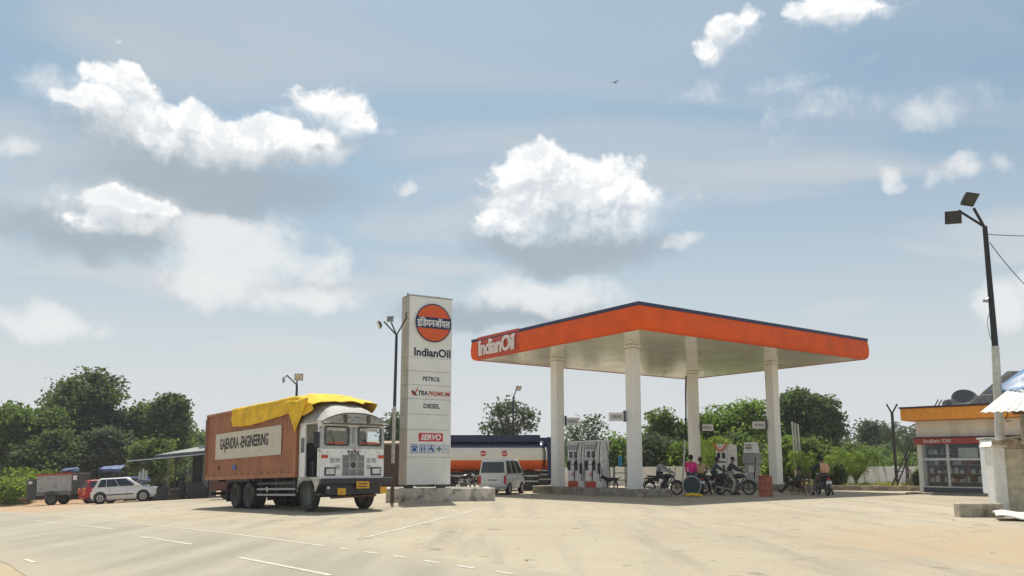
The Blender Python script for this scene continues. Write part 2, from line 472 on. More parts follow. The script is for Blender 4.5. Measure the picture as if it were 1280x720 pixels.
# ------------------------------------------------------------------ the setting: ground, road, markings
def ground_material():
    m = bpy.data.materials.new('dusty_ground'); m.use_nodes = True
    t = NT(m.node_tree); b = m.node_tree.nodes['Principled BSDF']
    co = t.n('ShaderNodeTexCoord').outputs['Object']
    big = t.noise(co, 0.12, 6, 0.6, 0.4); med = t.noise(co, 0.9, 7, 0.6); fine = t.noise(co, 9, 8, 0.7); grit = t.noise(co, 45, 4, 0.7)
    c = t.mix(t.ramp(big, 0.3, 0.7), (0.350, 0.300, 0.218), (0.435, 0.380, 0.285))
    c = t.mix(t.ramp(med, 0.35, 0.72, 0, 0.45), c, (0.345, 0.282, 0.195))
    c = t.mix(t.ramp(fine, 0.35, 0.7, 0, 0.30), c, (0.27, 0.228, 0.165))
    c = t.mix(t.ramp(grit, 0.60, 0.72, 0, 0.25), c, (0.22, 0.185, 0.14))
    # oil spots and tyre-worn streaks along the traffic
    rot = t.n('ShaderNodeMapping'); t.put(rot.inputs[0], co); rot.inputs['Rotation'].default_value = (0, 0, R(41)); rot.inputs['Scale'].default_value = (1.2, 0.10, 1)
    st = t.noise(rot.outputs[0], 1.0, 6, 0.6)
    c = t.mix(t.ramp(st, 0.48, 0.70, 0, 0.50), c, (0.24, 0.21, 0.16))
    sp = t.noise(co, 1.7, 3, 0.4)
    c = t.mix(t.ramp(sp, 0.64, 0.74, 0, 0.55), c, (0.14, 0.12, 0.09))
    # expansion joints of the old concrete apron, half buried in dust
    br = t.n('ShaderNodeTexBrick'); mp3 = t.n('ShaderNodeMapping'); t.put(mp3.inputs[0], co); mp3.inputs['Rotation'].default_value = (0, 0, R(-35.6))
    t.put(br.inputs['Vector'], mp3.outputs[0]); br.inputs['Scale'].default_value = 1.0; br.inputs['Brick Width'].default_value = 4.6; br.inputs['Row Height'].default_value = 4.2; br.inputs['Mortar Size'].default_value = 0.025; br.offset = 0.0
    c = t.mix(t.m('MULTIPLY', br.outputs['Fac'], 0.0), c, (0.22, 0.18, 0.13))
    # reddish soil on the verge to the left
    sep = t.n('ShaderNodeSeparateXYZ'); t.put(sep.inputs[0], co)
    q = t.m('ADD', t.m('MULTIPLY', sep.outputs[0], -0.05), t.m('MULTIPLY', t.m('SUBTRACT', med, 0.5), 1.2))
    c = t.mix(t.ramp(q, 0.95, 1.35, 0, 0.6), c, (0.42, 0.25, 0.13))
    # soil near the stall at the right and by the camera-side verge
    def patch(cx, cy, r, col, c, k=0.7):
        d = t.v('LENGTH', t.v('MULTIPLY', t.v('SUBTRACT', co, (cx, cy, 0)), (1 / r, 1 / r, 0)), out=1)
        d = t.m('ADD', d, t.m('MULTIPLY', t.m('SUBTRACT', med, 0.5), 1.1))
        return t.mix(t.ramp(d, 0.65, 1.15, k, 0), c, col)
    c = patch(9.6, 14.5, 4.2, (0.40, 0.30, 0.19), c)
    c = patch(-9.3, 11.5, 2.6, (0.42, 0.32, 0.19), c)
    c = patch(-13.5, 44.5, 5.5, (0.30, 0.245, 0.17), c, 0.6)
    # cracks
    vo = t.n('ShaderNodeTexVoronoi', feature='DISTANCE_TO_EDGE'); nz_ = t.n('ShaderNodeTexNoise'); t.put(nz_.inputs['Vector'], co); nz_.inputs['Scale'].default_value = 0.9; nz_.inputs['Detail'].default_value = 6; wv = t.v('ADD', co, t.v('MULTIPLY', nz_.outputs['Color'], (2.2, 2.2, 0)))
    t.put(vo.inputs['Vector'], wv); vo.inputs['Scale'].default_value = 0.16
    ck = t.m('MULTIPLY', t.ramp(vo.outputs[0], 0.0, 0.005, 1, 0), t.ramp(big, 0.42, 0.55, 0, 0.7))
    c = t.mix(ck, c, (0.17, 0.14, 0.10))
    t.put(b.inputs['Base Color'], c); b.inputs['Roughness'].default_value = 0.92; b.inputs['Specular IOR Level'].default_value = 0.25
    bp = t.n('ShaderNodeBump'); bp.inputs['Strength'].default_value = 0.35; bp.inputs['Distance'].default_value = 0.03
    t.put(bp.inputs['Height'], t.m('ADD', t.m('MULTIPLY', fine, 0.7), t.m('MULTIPLY', grit, 0.3))); t.put(b.inputs['Normal'], bp.outputs[0])
    return m

def asphalt_material():
    m = bpy.data.materials.new('dusty_asphalt'); m.use_nodes = True
    t = NT(m.node_tree); b = m.node_tree.nodes['Principled BSDF']
    co = t.n('ShaderNodeTexCoord').outputs['Object']
    mp = t.n('ShaderNodeMapping'); t.put(mp.inputs[0], co); mp.inputs['Rotation'].default_value = (0, 0, R(41)); mp.inputs['Scale'].default_value = (1.0, 0.07, 1)
    st = t.noise(mp.outputs[0], 1.1, 6, 0.55); med = t.noise(co, 1.1, 7, 0.6); fine = t.noise(co, 22, 8, 0.75); agg = t.noise(co, 110, 3, 0.7)
    c = t.mix(t.ramp(st, 0.3, 0.7), (0.262, 0.236, 0.178), (0.372, 0.330, 0.246))
    c = t.mix(t.ramp(med, 0.35, 0.75, 0, 0.4), c, (0.25, 0.228, 0.182))
    c = t.mix(t.ramp(fine, 0.3, 0.7, 0, 0.22), c, (0.22, 0.205, 0.175))
    c = t.mix(t.ramp(agg, 0.55, 0.75, 0, 0.3), c, (0.40, 0.36, 0.29))
    # dust drifted over both edges of the carriageway
    sp_ = t.n('ShaderNodeSeparateXYZ'); t.put(sp_.inputs[0], co)
    nn = t.m('ADD', t.m('MULTIPLY', sp_.outputs[0], 0.7507), t.m('MULTIPLY', sp_.outputs[1], 0.6606))
    dd = t.m('ABSOLUTE', t.m('SUBTRACT', nn, 5.2))
    dd = t.m('ADD', dd, t.m('MULTIPLY', t.m('SUBTRACT', med, 0.5), 2.2))
    c = t.mix(t.ramp(dd, 1.3, 2.9, 0, 0.9), c, (0.36, 0.308, 0.225))
    t.put(b.inputs['Base Color'], c); b.inputs['Roughness'].default_value = 0.85; b.inputs['Specular IOR Level'].default_value = 0.3
    bp = t.n('ShaderNodeBump'); bp.inputs['Strength'].default_value = 0.3; bp.inputs['Distance'].default_value = 0.01
    t.put(bp.inputs['Height'], agg); t.put(b.inputs['Normal'], bp.outputs[0])
    return m

GM = ground_material(); AM = asphalt_material()
paint_line = mat('worn_line_paint', (0.57, 0.535, 0.46), 0.8, var=0.1, dirt=(0.39, 0.35, 0.27), dirt_amt=.85, dirt_scale=5)

def sheet(name, m, xs, ys, dz=0.0, noise_amp=0.0):
    vs = []; fs = []
    for x in xs:
        for y in ys: vs.append((x, y, gz(x) + dz))
    k = len(ys)
    for i in range(len(xs) - 1):
        for j in range(k - 1): fs.append((i * k + j, (i + 1) * k + j, (i + 1) * k + j + 1, i * k + j + 1))
    me = bpy.data.meshes.new(name); me.from_pydata(vs, [], fs); me.materials.append(m)
    for p in me.polygons: p.use_smooth = True
    o = bpy.data.objects.new(name, me); COL.objects.link(o); o['kind'] = 'structure'
    return o

xs = [-2500, -1200, -600, -400] + list(np.arange(-300, -100, 10)) + list(np.arange(-100, 61, 1.0)) + list(np.arange(70, 301, 10)) + [400, 600, 1200, 2500]
GXX = xs
sheet('ground', GM, [float(x) for x in xs], [-300, -60, -10, 0, 10, 20, 30, 40, 60, 90, 140, 250, 600, 1500, 3000])

# road: runs from lower right to far left, RD along, RN across
RD = Vector((-0.66, 0.75, 0)).normalized(); RN = Vector((RD.y, -RD.x, 0))
def road_pt(n, t, dz):
    p = RN * n + RD * t
    return (p.x, p.y, gz(p.x) + dz)
def strip(name, m, n0, n1, t0, t1, dz, step=1.0, wob=0.0, kind='structure'):
    k = max(1, int(abs(t1 - t0) / step)); vs = []; fs = []
    cols = max(1, int((n1 - n0) / 0.8))
    for i in range(k + 1):
        t = t0 + (t1 - t0) * i / k
        w0 = (math.sin(t * 1.3) + math.sin(t * 0.37 + 1)) * wob; w1 = (math.sin(t * 0.9 + 2) + math.sin(t * 2.3)) * wob
        for j in range(cols + 1): vs.append(road_pt((n0 + w0) + (n1 + w1 - n0 - w0) * j / cols, t, dz))
    q = cols + 1
    for i in range(k):
        for j in range(cols): fs.append((i * q + j, i * q + j + 1, (i + 1) * q + j + 1, (i + 1) * q + j))
    me = bpy.data.meshes.new(name); me.from_pydata(vs, [], fs); me.materials.append(m)
    bm = bmesh.new(); bm.from_mesh(me); bmesh.ops.recalc_face_normals(bm, faces=bm.faces)
    if bm.faces and sum(f.normal.z for f in bm.faces) < 0: bmesh.ops.reverse_faces(bm, faces=bm.faces)
    bm.to_mesh(me); bm.free()
    o = bpy.data.objects.new(name, me); COL.objects.link(o); o['kind'] = kind
    return o
strip('road', AM, 2.55, 7.85, -60, 260, 0.006, wob=0.05)
strip('edge_line', paint_line, 7.28, 7.36, 13.6, 34, 0.011)
t_ = 13.0
for i in range(12):
    strip('edge_dash', paint_line, 7.28, 7.37, t_, t_ - 0.42, 0.011, 0.2); t_ -= 0.86
for (ua, va), (ub, vb), w_ in (((180, 671), (236, 681.5), .09), ((303, 697), (408, 720.5), .09), ((104, 657), (141, 662.5), .09), ((40, 651), (75, 654), .08)):
    pa, pb = on_ground(ua, va), on_ground(ub, vb); n_ = (pa.dot(RN) + pb.dot(RN)) / 2
    strip('centre_dash', paint_line, n_ - w_ / 2, n_ + w_ / 2, pa.dot(RD), pb.dot(RD), 0.011, .3)
strip('near_edge_dash', paint_line, 2.92, 3.0, 15.3, 16.1, 0.011, 0.2)
strip('near_edge_dash', paint_line, 2.92, 3.0, 20, 21.5, 0.011, 0.2)
def line(name, a, b, w, m=paint_line, dz=0.006):
    a = Vector(a); b = Vector(b); d = (b - a).normalized(); n = Vector((d.y, -d.x, 0)) * w / 2
    k = 12; vs = []; fs = []
    for i in range(k + 1):
        p = a + (b - a) * i / k
        for q in (p - n, p + n): vs.append((q.x, q.y, gz(q.x) + dz))
    for i in range(k): fs.append((2 * i, 2 * i + 1, 2 * i + 3, 2 * i + 2))
    me = bpy.data.meshes.new(name); me.from_pydata(vs, [], fs); me.materials.append(m)
    o = bpy.data.objects.new(name, me); COL.objects.link(o); o['kind'] = 'structure'
line('forecourt_line', on_ground(457, 672), on_ground(598, 637), 0.09)

# loose stones and grit
def pebbles(name, spots, m):
    mb = MB()
    for (x, y, r) in spots:
        vs = []
        for k in range(6):
            q = k * math.pi / 3 + random.random() * .5
            vs.append((x + math.cos(q) * r * random.uniform(.7, 1.2), y + math.sin(q) * r * random.uniform(.7, 1.2), gz(x) - .004))
        top = [(x + (a - x) * .5, y + (b - y) * .5, gz(x) + r * random.uniform(.15, .4)) for a, b, _ in vs]
        mb.loft([vs, top])
    o = mb.build(name, m); o['kind'] = 'stuff'; o['label'] = 'loose stones and grit scattered on the dusty ground'; o['category'] = 'gravel'
sp = []
for i in range(320):
    x = random.gauss(9.8, 2.2); y = random.gauss(15.6, 2.0); sp.append((x, y, random.uniform(.005, .020)))
for i in range(420):
    p = RN * (8.0 + abs(random.gauss(0, .7))) + RD * random.uniform(-2, 30); sp.append((p.x, p.y, random.uniform(.006, .02)))
for i in range(200):
    p = RN * (2.2 - abs(random.gauss(0, .6))) + RD * random.uniform(6, 24); sp.append((p.x, p.y, random.uniform(.006, .02)))
for i in range(300):
    sp.append((random.uniform(-9, 15), random.uniform(12, 34), random.uniform(.006, .016)))
pebbles('gravel', sp, mat('pebble_stone', (0.42, 0.35, 0.25), 0.9, var=0.3))

lt = MB(); rl = random.Random(12)
for i in range(46):
    x, y = rl.uniform(-9, 15), rl.uniform(12, 33); a = rl.uniform(0, 6.28); r = rl.uniform(.02, .06); z = gz(x)
    c, d = math.cos(a) * r, math.sin(a) * r
    lt.add([(x - c, y - d, z + .012), (x + d * .6, y - c * .6, z + .02), (x + c, y + d, z + .03), (x - d * .6, y + c * .6, z + .014)], [(0, 1, 2, 3)])
o = lt.build('litter', mat('litter_pale', (.42, .36, .26), .8, var=.4, scale=1)); o['kind'] = 'stuff'; o['label'] = 'scraps of dry leaf and paper blown over the forecourt'; o['category'] = 'litter'
# ------------------------------------------------------------------ canopy over the pumps
CX, CY = 5.14, 31.5
CANG = math.atan2(0.582, 0.813)
HU = 6.9
soffit_m = mat('cream_soffit', (0.88, 0.86, 0.76), 0.14, spec=0.8, var=0.03, scale=0.6, dirt=(0.78, 0.73, 0.58), dirt_amt=0.2, dirt_scale=0.5)
column_m = mat('column_paint', (0.86, 0.855, 0.81), 0.5, var=0.03, dirt=(0.55, 0.49, 0.38), dirt_amt=0.25, dirt_scale=1.3, streak=True)
concrete = mat('stained_concrete', (0.33, 0.29, 0.23), 0.9, var=0.25, scale=3, bump=0.4, dirt=(0.12, 0.095, 0.07), dirt_amt=0.6, dirt_scale=2.2)
LX, LY = 16.4, 12.2
canopy = empty('petrol_station_canopy', (CX, CY, 0), CANG, 'large orange and navy edged canopy over the fuel pumps on square columns', 'canopy')
m_ = MB(); m_.bx(0.05, LX - 0.05, 0.05, LY - 0.05, HU, HU + 0.12); m_.build('soffit', soffit_m, canopy)
m_ = MB(); m_.bx(0.1, LX - 0.1, 0.1, LY - 0.1, HU + 0.13, HU + 0.95); m_.build('roof_deck', mat('roof_sheet', (0.25, 0.26, 0.27), 0.6), canopy)
lamp_m = mat('lamp_housing', (0.55, 0.54, 0.5), 0.3)
for i in range(3):
    for j in range(2):
        m_ = MB(); x, y = 3 + i * 5.2, 3.6 + j * 5.2
        m_.lathe([(0.0, HU - .05), (0.17, HU - .05), (0.22, HU)], (x, y, 0), n=20); m_.build('ceiling_lamp', lamp_m, canopy, smooth=True)
prof = [(0.08, 7.845)]
for k in range(0, 15):
    q = k / 14
    prof.append((0.12 + .04 * math.sin(math.pi * q) if q < .5 else .16 * math.sqrt(max(0, 1 - ((q - .5) * 2) ** 2.4)), 7.84 - q * (7.84 - HU + 0.02)))
prof.append((-0.12, HU - 0.02))
def band(mb, prof, x0=0, x1=LX, y0=0, y1=LY):
    secs = []
    for (o_, z) in prof: secs.append([(x0 - o_, y0 - o_, z), (x1 + o_, y0 - o_, z), (x1 + o_, y1 + o_, z), (x0 - o_, y1 + o_, z)])
    mb.loft(secs, cap=False)
m_ = MB(); band(m_, prof); m_.build('orange_fascia', orange, canopy, smooth=True)
m_ = MB(); band(m_, [(0.02, 7.846), (0.14, 7.85), (0.145, 7.99), (0.0, 8.0)]); m_.build('navy_top_trim', navy, canopy)
# the redder name panel at the far end of the left-hand fascia
m_ = MB(); secs = []
P2 = [(o_ + 0.012, z) for o_, z in prof[1:-1]]; P2 = [(0.160, 8.03)] + P2
for y in (8.05, 11.75): secs.append([(-o_, y, z) for o_, z in P2] + [(-o_ + 0.02, y, z) for o_, z in P2[::-1]])
m_.loft(secs); m_.build('name_panel', mat('red_orange_panel', (0.56, 0.06, 0.02), 0.45, var=0.05), canopy, smooth=True)
fm = frame((-0.235, 9.9, 7.42), (0, -1, 0), (0, 0, 1))
text('IndianOil', mat('panel_lettering', (0.80, 0.72, 0.67), 0.5, var=0), canopy, fm, w=3.15, h=0.80, off=0.030, ext=0.02, spacing=0.92)
for (x, y) in ((2.9, 3.4), (2.9, 8.9), (13.1, 3.4), (13.1, 8.9)):
    m_ = MB(); m_.bx(x - .25, x + .25, y - .25, y + .25, 0.30, HU - .05)
    cl = m_.build('column', column_m, canopy, bevel=0.02)
    m_ = MB(); m_.bx(x - .262, x + .262, y - .262, y + .262, HU - .16, HU - .02); m_.build('column_collar', soffit_m, cl)
    m_ = MB(); m_.bx(x - .256, x + .256, y - .256, y + .256, HU - .185, HU - .165); m_.build('joint', rust, cl)
    m_ = MB(); m_.bx(x - .31, x + .31, y - .31, y + .31, 0.30, 0.38); m_.build('column_base', concrete, cl, bevel=.015)

def loc(x, y):      # canopy frame -> world
    c, s = math.cos(CANG), math.sin(CANG)
    return CX + c * x - s * y, CY + s * x + c * y

def island(x, y0, y1, label, hw=0.62):
    px, py = loc(x, (y0 + y1) / 2)
    m = MB(); hl = (y1 - y0) / 2
    ring = []
    for sx, sy in ((1, 1), (-1, 1), (-1, -1), (1, -1)):
        for k in range(4):
            q = math.atan2(sy, sx) + (k - 1.5) * 0.35
            ring.append((sx * (hw - .18) + .18 * math.cos(q) * 1.1, sy * (hl - .18) + .18 * math.sin(q) * 1.1))
    m.loft([[(a, b, -0.12) for a, b in ring], [(a, b, 0.30) for a, b in ring], [(a * .97, b * .995, 0.34) for a, b in ring]])
    o = m.build('pump_island', concrete); tag(o, label, 'kerb island', 'raised concrete islands under the canopy')
    o.location = (px, py, gz(px)); o.rotation_euler = (0, 0, CANG)
island(2.9, 1.7, 10.3, 'raised stained concrete island under the left pair of columns and two white pumps')
island(13.1, 1.6, 10.3, 'raised dark concrete island under the right pair of columns behind the red barrel')

# fuel grade plates fixed on the columns: things of their own on their own bracket
def grade_sign(body, x, y, z, dx, label):
    px, py = loc(x, y)
    t = empty('fuel_grade_sign', (px, py, z), 0.05, label, 'sign', 'fuel grade plates on the columns')
    s = 1 if dx > 0 else -1
    m = MB(); m.box((s * .40, 0, 0), (.74, .16, .38)); m.build('sign_box', clean_white, t, bevel=.02)
    m = MB(); m.box((s * .06, 0, .03), (.09, .22, .5)); m.build('bracket', dark_metal, t)
    text(body, mat('dull_lettering', (0.10, 0.12, 0.15), .5, var=0), t, frame((s * .42, -.083, 0), (1, 0, 0), (0, 0, 1)), w=.50, h=.15, off=.02)
c_, s_ = math.cos(CANG), math.sin(CANG)
grade_sign('DIESEL', 2.9 + .25, 8.9 - .25, zat(527, 40.6), 1, 'white DIESEL plate projecting right from the leftmost canopy column')
grade_sign('DIESEL', 2.9 - .25, 3.4 + .25, zat(521.5, 36.3), -1, 'white DIESEL plate projecting left from the second canopy column')
grade_sign('PETROL', 13.1 + .25, 8.9 - .25, zat(535, 46.8), 1, 'white PETROL plate projecting right from the third canopy column')
grade_sign('PETROL', 13.1 - .25, 3.4 + .25, zat(532, 42.5), -1, 'white PETROL plate projecting left from the rightmost canopy column')

# ------------------------------------------------------------------ fuel dispensers
disp_m = mat('dispenser_white', (0.78, 0.78, 0.75), 0.4, dirt=(0.35, 0.32, 0.26), dirt_amt=.25, streak=True)
disp_grey = mat('dispenser_grey', (0.30, 0.31, 0.32), 0.45)
screen_m = glass_mat('screen_glass', (0.015, 0.018, 0.02), 0.15)
def dispenser(x, y, label):
    px, py = loc(x, y)
    t = empty('fuel_dispenser', (px, py, gz(px) + .33), CANG, label, 'fuel pump', 'white fuel dispensers on the left island')
    # y runs along the island; the display side looks to -x
    m = MB(); m.bx(-.30, .30, -.30, .50, 0, 2.12); m.build('cabinet', disp_m, t, bevel=.02)
    m = MB(); m.bx(-.26, .26, -.62, -.31, 0.0, 2.2); sc = m.build('hose_tower', disp_m, t, bevel=.03)
    m = MB(); m.bx(-.34, .34, -.64, .52, 2.14, 2.22); m.build('top_cap', disp_m, t, bevel=.02)
    m = MB(); m.bx(-.315, -.302, -.27, .47, .02, .30); m.build('red_band', mat('faded_red', (.52, .06, .03), .5), t)
    m = MB(); m.bx(-.309, -.302, -.24, .44, 1.78, 2.05); m.build('header_panel', disp_grey, t)
    for a in (-.22, .12):
        m = MB(); m.bx(-.312, -.301, a, a + .25, 1.40, 1.72); sc2 = m.build('display', screen_m, t)
    m = MB(); m.bx(-.309, -.302, -.24, .44, 1.05, 1.34); kp = m.build('keypad_panel', disp_grey, t)
    m = MB(); m.bx(-.316, -.310, -.02, .22, 1.10, 1.30); m.build('key_pad', clean_white, kp)
    m = MB(); m.lathe([(0, -.318), (.085, -.318), (.085, -.303)], (0, .10, .62), axis='X', n=20); em = m.build('emblem', red_paint, t)
    m = MB(); m.bx(-.321, -.3185, .035, .165, .60, .64); m.build('emblem_bar', clean_white, em)
    for a in (-.24, .30):
        m = MB(); m.bx(-.36, -.302, a, a + .14, .82, 1.26); nz = m.build('nozzle_boot', dark_metal, t, bevel=.01)
        m = MB(); m.tube([(-.37, a + .07, 1.24), (-.44, a + .07, 1.16), (-.42, a + .07, .95), (-.40, a + .03, .82)], [.03, .035, .03, .015], 8); m.build('nozzle', black_rubber, nz, smooth=True)
    for k, (a, s) in enumerate(((-.36, 1), (-.60, 1))):
        pts = []
        for i in range(15):
            q = i / 14
            z = 2.16 * (1 - q) ** 1.2 + .9 * q - 1.45 * math.sin(math.pi * q) * q
            pts.append((-.30 - .14 * math.sin(math.pi * q), a + (.35 if k == 0 else -.12) * q, max(.02 if k else -.28, z)))
        m = MB(); m.tube(pts, .02, 6); m.build('hose', black_rubber, t, smooth=True)
    pts = [(.1 - .1 * math.cos(q * math.pi), -.66 - .10 * math.sin(q * math.pi), 2.1 - 1.9 * q + .25 * math.sin(q * 6)) for q in [i / 12 for i in range(13)]]
    m = MB(); m.tube(pts, .02, 6); m.build('hose', black_rubber, t, smooth=True)
    m = MB(); m.bx(-.30, -.262, -.55, -.38, .65, 1.15); m.build('nozzle_boot', dark_metal, t, bevel=.01)
    return t
dispenser(2.9, 5.95, 'white fuel dispenser with black hoses, nearer of the two on the left island')
dispenser(2.9, 7.25, 'white fuel dispenser beside the leftmost canopy column, farther of the two')

# right island: a white pump with a marigold garland, and an old grey pump
px, py = loc(13.1, 6.6)
t = empty('fuel_dispenser', (px, py, gz(px) + .33), CANG, 'white fuel pump hung with an orange flower garland', 'fuel pump')
m = MB(); m.bx(-.3, .3, -.25, .5, 0, 2.15); m.build('cabinet', disp_m, t, bevel=.03)
m = MB(); m.bx(-.26, .26, -.55, -.26, 0, 2.1); m.build('hose_tower', disp_m, t, bevel=.03)
for a in (-.16, .18):
    m = MB(); m.bx(-.312, -.301, a, a + .22, 1.35, 1.66); m.build('display', screen_m, t)
m = MB(); m.bx(-.309, -.302, -.2, .42, 1.12, 1.2); m.build('name_strip', dark_metal, t)
m = MB(); m.bx(-.34, -.302, -.12, .02, .45, 1.0); m.build('nozzle_boot', dark_metal, t, bevel=.01)
m = MB()
for i in range(26):
    q = i / 25
    c = (-.36, -.32 + .9 * q, 2.18 - .42 * math.sin(math.pi * q))
    m.lathe([(.0, -.04), (.045, -.02), (.045, .02), (0, .04)], c, n=7)
tag(m.build('flower_garland', mat('marigold', (.80, .16, .01), .8)), 'orange marigold garland draped across the white pump', 'garland')
bpy.data.objects['flower_garland'].location = (px, py, gz(px) + .33); bpy.data.objects['flower_garland'].rotation_euler = (0, 0, CANG)
px, py = loc(13.1, 4.9)
t = empty('old_fuel_pump', (px, py, gz(px) + .33), CANG, 'old grey fuel pump with a white lettered head beside the rightmost column', 'fuel pump')
m = MB(); m.prism([(-.36, 1.62), (.36, 1.62), (.30, 2.22), (-.26, 2.22)], -.24, .24, plane='YZ'); hd = m.build('sign_head', disp_m, t, bevel=.02)
text('XTRA', mat('maroon_lettering', (.2, .02, .03), .5, var=0), hd, frame((-.246, 0, 2.04), (0, -1, 0), (0, 0, 1)), w=.38, h=.11, off=.02)
text('PREMIUM', text_black, hd, frame((-.246, 0, 1.90), (0, -1, 0), (0, 0, 1)), w=.42, h=.10, off=.02)
m = MB(); m.bx(-.28, .28, -.42, .42, 1.05, 1.6); m.build('meter_box', disp_grey, t, bevel=.03)
m = MB(); m.bx(-.24, .24, -.33, .30, .05, 1.04); m.build('lower_cabinet', mat('pump_grey', (.42, .43, .43), .5), t, bevel=.02)
m = MB(); m.bx(-.262, -.242, -.28, .02, .62, .95); m.build('meter_window', clean_white, t)
m = MB(); m.tube([(-.26, -.46, 1.4), (-.36, -.5, 1.1), (-.38, -.46, .6), (-.36, -.40, .25), (-.3, -.36, .6)], .022, 6); m.build('hose', black_rubber, t, smooth=True)

# coil of hose, small rack with a blue bottle, oil drum
px, py = loc(2.55, 9.75)
tag(MB().ring((0, 0, .22), .22, .025, 'Y', 18, 6).ring((.03, .05, .2), .19, .025, 'Y', 18, 6).build('hose_coil', black_rubber, smooth=True), 'coiled black hose leaning at the foot of the leftmost column', 'hose')
bpy.data.objects['hose_coil'].location = (px + .75, py - .45, gz(px) + .34)
px, py = loc(3.25, 4.75)
t = empty('metal_rack', (px, py, gz(px) + .34), .1, 'dark metal rack standing on the island left of the second column', 'rack')
for sx in (-.28, .28):
    for sy in (-.14, .14):
        m = MB(); m.cyl((sx, sy, 0), (sx, sy, 1.0), .022, 6); m.build('leg', dark_metal, t)
for z in (.35, .68, 1.0):
    m = MB(); m.bx(-.30, .30, -.16, .16, z - .015, z + .015); m.build('shelf', dark_metal, t)
o = tag(MB().lathe([(0, 0), (.10, 0), (.10, .20), (.05, .25), (.10, .28), (.10, .40), (.04, .46), (0, .46)], n=14).build('water_bottle', mat('cyan_plastic', (.01, .30, .50), .3), smooth=True), 'bright blue water bottle standing on the dark metal rack', 'bottle')
o.location = (px + .03, py, gz(px) + 1.36)
# red barrel
bp = at(957, 34.6, 610)
t = empty('oil_barrel', (bp.x, bp.y, gz(bp.x)), .3, 'rust-red steel barrel standing in front of the rightmost canopy column', 'barrel')
red_b = mat('barrel_red', (.36, .10, .06), .6, dirt=(.14, .04, .02), dirt_amt=.4)
m = MB(); pr = [(0, .0), (.29, .0), (.30, .02), (.285, .05)]
for zc in (.30, .58): pr += [(.285, zc - .03), (.302, zc), (.285, zc + .03)]
pr += [(.285, .84), (.30, .87), (.30, .89), (.27, .885), (.27, .86), (0, .86)]
m.lathe(pr, n=28); m.build('drum', red_b, t, smooth=True)
m = MB(); m.lathe([(0, .86), (.04, .86), (.04, .88), (0, .88)], (.15, .1, 0), n=12); m.build('bung', dark_metal, t)
text('OIL', mat('faded_lettering', (.55, .35, .28), .7, var=0), t, frame((.11, -.288, .42), (1, .33, 0), (0, 0, 1)), w=.16, h=.07, off=.01) if False else None

# ------------------------------------------------------------------ the tall price sign
SY = 32.2
sx0 = ray(508, 600)[0] * SY
SA = R(30)
sr = Vector((math.cos(SA), math.sin(SA), 0)); sb = Vector((-math.sin(SA), math.cos(SA), 0))
SW, SD = 1.95, 0.80
so = Vector((sx0, SY, 0)) + sr * SW / 2 + sb * SD / 2
sign = empty('totem_sign', (so.x, so.y, 0), SA, 'tall grey fuel station totem sign with an orange disc at its top', 'sign')
sign_m = mat('sign_grey', (0.80, 0.81, 0.78), 0.45, var=.04, scale=1, dirt=(.48, .45, .38), dirt_amt=.2, dirt_scale=1.2, streak=True)
sign_side = mat('sign_side', (0.42, 0.415, 0.37), 0.55, var=.1, scale=1, dirt=(.17, .14, .10), dirt_amt=.55, dirt_scale=1.2, streak=True)
Y32 = 32.6
zb, zt = zat(606, Y32), zat(371.5, Y32)
m = MB(); m.bx(-SW / 2 + .01, SW / 2 - .01, -SD / 2 + .03, SD / 2, zb, zt); m.build('sign_core', sign_side, sign)
lv = [zat(v, Y32) for v in (606, 571.5, 537, 518, 499, 481.5, 464.5, 447.5)] + [zt]
for a, b in zip(lv[:-1], lv[1:]):
    m = MB(); m.bx(-SW / 2, SW / 2, -SD / 2, -SD / 2 + .028, a + .008, b - .008); m.build('panel', sign_m, sign, bevel=.006)
    m = MB(); m.bx(-SW / 2 - .018, -SW / 2 + .008, -SD / 2 + .03, SD / 2 - .01, a + .01, b - .01); m.build('side_panel', sign_side, sign)
m = MB(); m.bx(-SW / 2 - .02, SW / 2 + .02, -SD / 2 - .01, SD / 2 + .02, zt, zt + .05); m.build('top_cap', sign_side, sign)
for x in (-.72, .72):
    m = MB(); m.bx(x - .11, x + .11, -.25, .25, -.3, zb); m.build('leg', mat('dark_leg', (.09, .085, .075), .7), sign)
for x in (-.9, .5):
    m = MB(); m.cyl((x, 0, zt + .05), (x, 0, zt + .17), .03, 6); m.build('lifting_bolt', dark_metal, sign)
yf = -SD / 2
def sface(fx, z, d=0.002): return frame((-SW / 2 + fx * SW, yf - d, z), (1, 0, 0), (0, 0, 1))
def disc(r, d0, d1, c, name, mt, par, n=56):
    return MB().lathe([(0, d1), (r, d1), (r, d0), (0, d0)], c, axis='Y', n=n).build(name, mt, par)
zc = zat(403.5, Y32); dx = -SW / 2 + .545 * SW
dsc = disc(.86, yf - .06, yf, (dx, 0, zc), 'disc_rim', clean_white, sign)
disc(.82, yf - .070, yf - .060, (dx, 0, zc), 'navy_ring', navy, dsc)
disc(.765, yf - .080, yf - .070, (dx, 0, zc), 'orange_disc', mat('disc_orange', (.72, .10, .008), .45, var=.04), dsc)
m = MB(); hb = .235; hw_ = .80
m.bx(dx - hw_, dx + hw_, yf - .092, yf - .08, zc - hb, zc + hb); m.build('navy_band', navy, dsc)
text('\u0907\u0902' + '\u093f' + '\u0921\u092f\u0928\u0911\u092f\u0932', text_white, dsc, frame((dx, yf - .094, zc + .005), (1, 0, 0), (0, 0, 1)), w=1.50, h=.44, off=.022)
text('IndianOil', text_navy, sign, sface(.545, zat(440.5, Y32)), w=1.66, h=.36, off=.034, spacing=1.0)
text('PETROL', text_navy, sign, sface(.535, zat(473.5, Y32)), w=.80, h=.19, off=.026)
text('DIESEL', text_navy, sign, sface(.545, zat(507.5, Y32)), w=.74, h=.19, off=.026)
zx = zat(491.5, Y32)
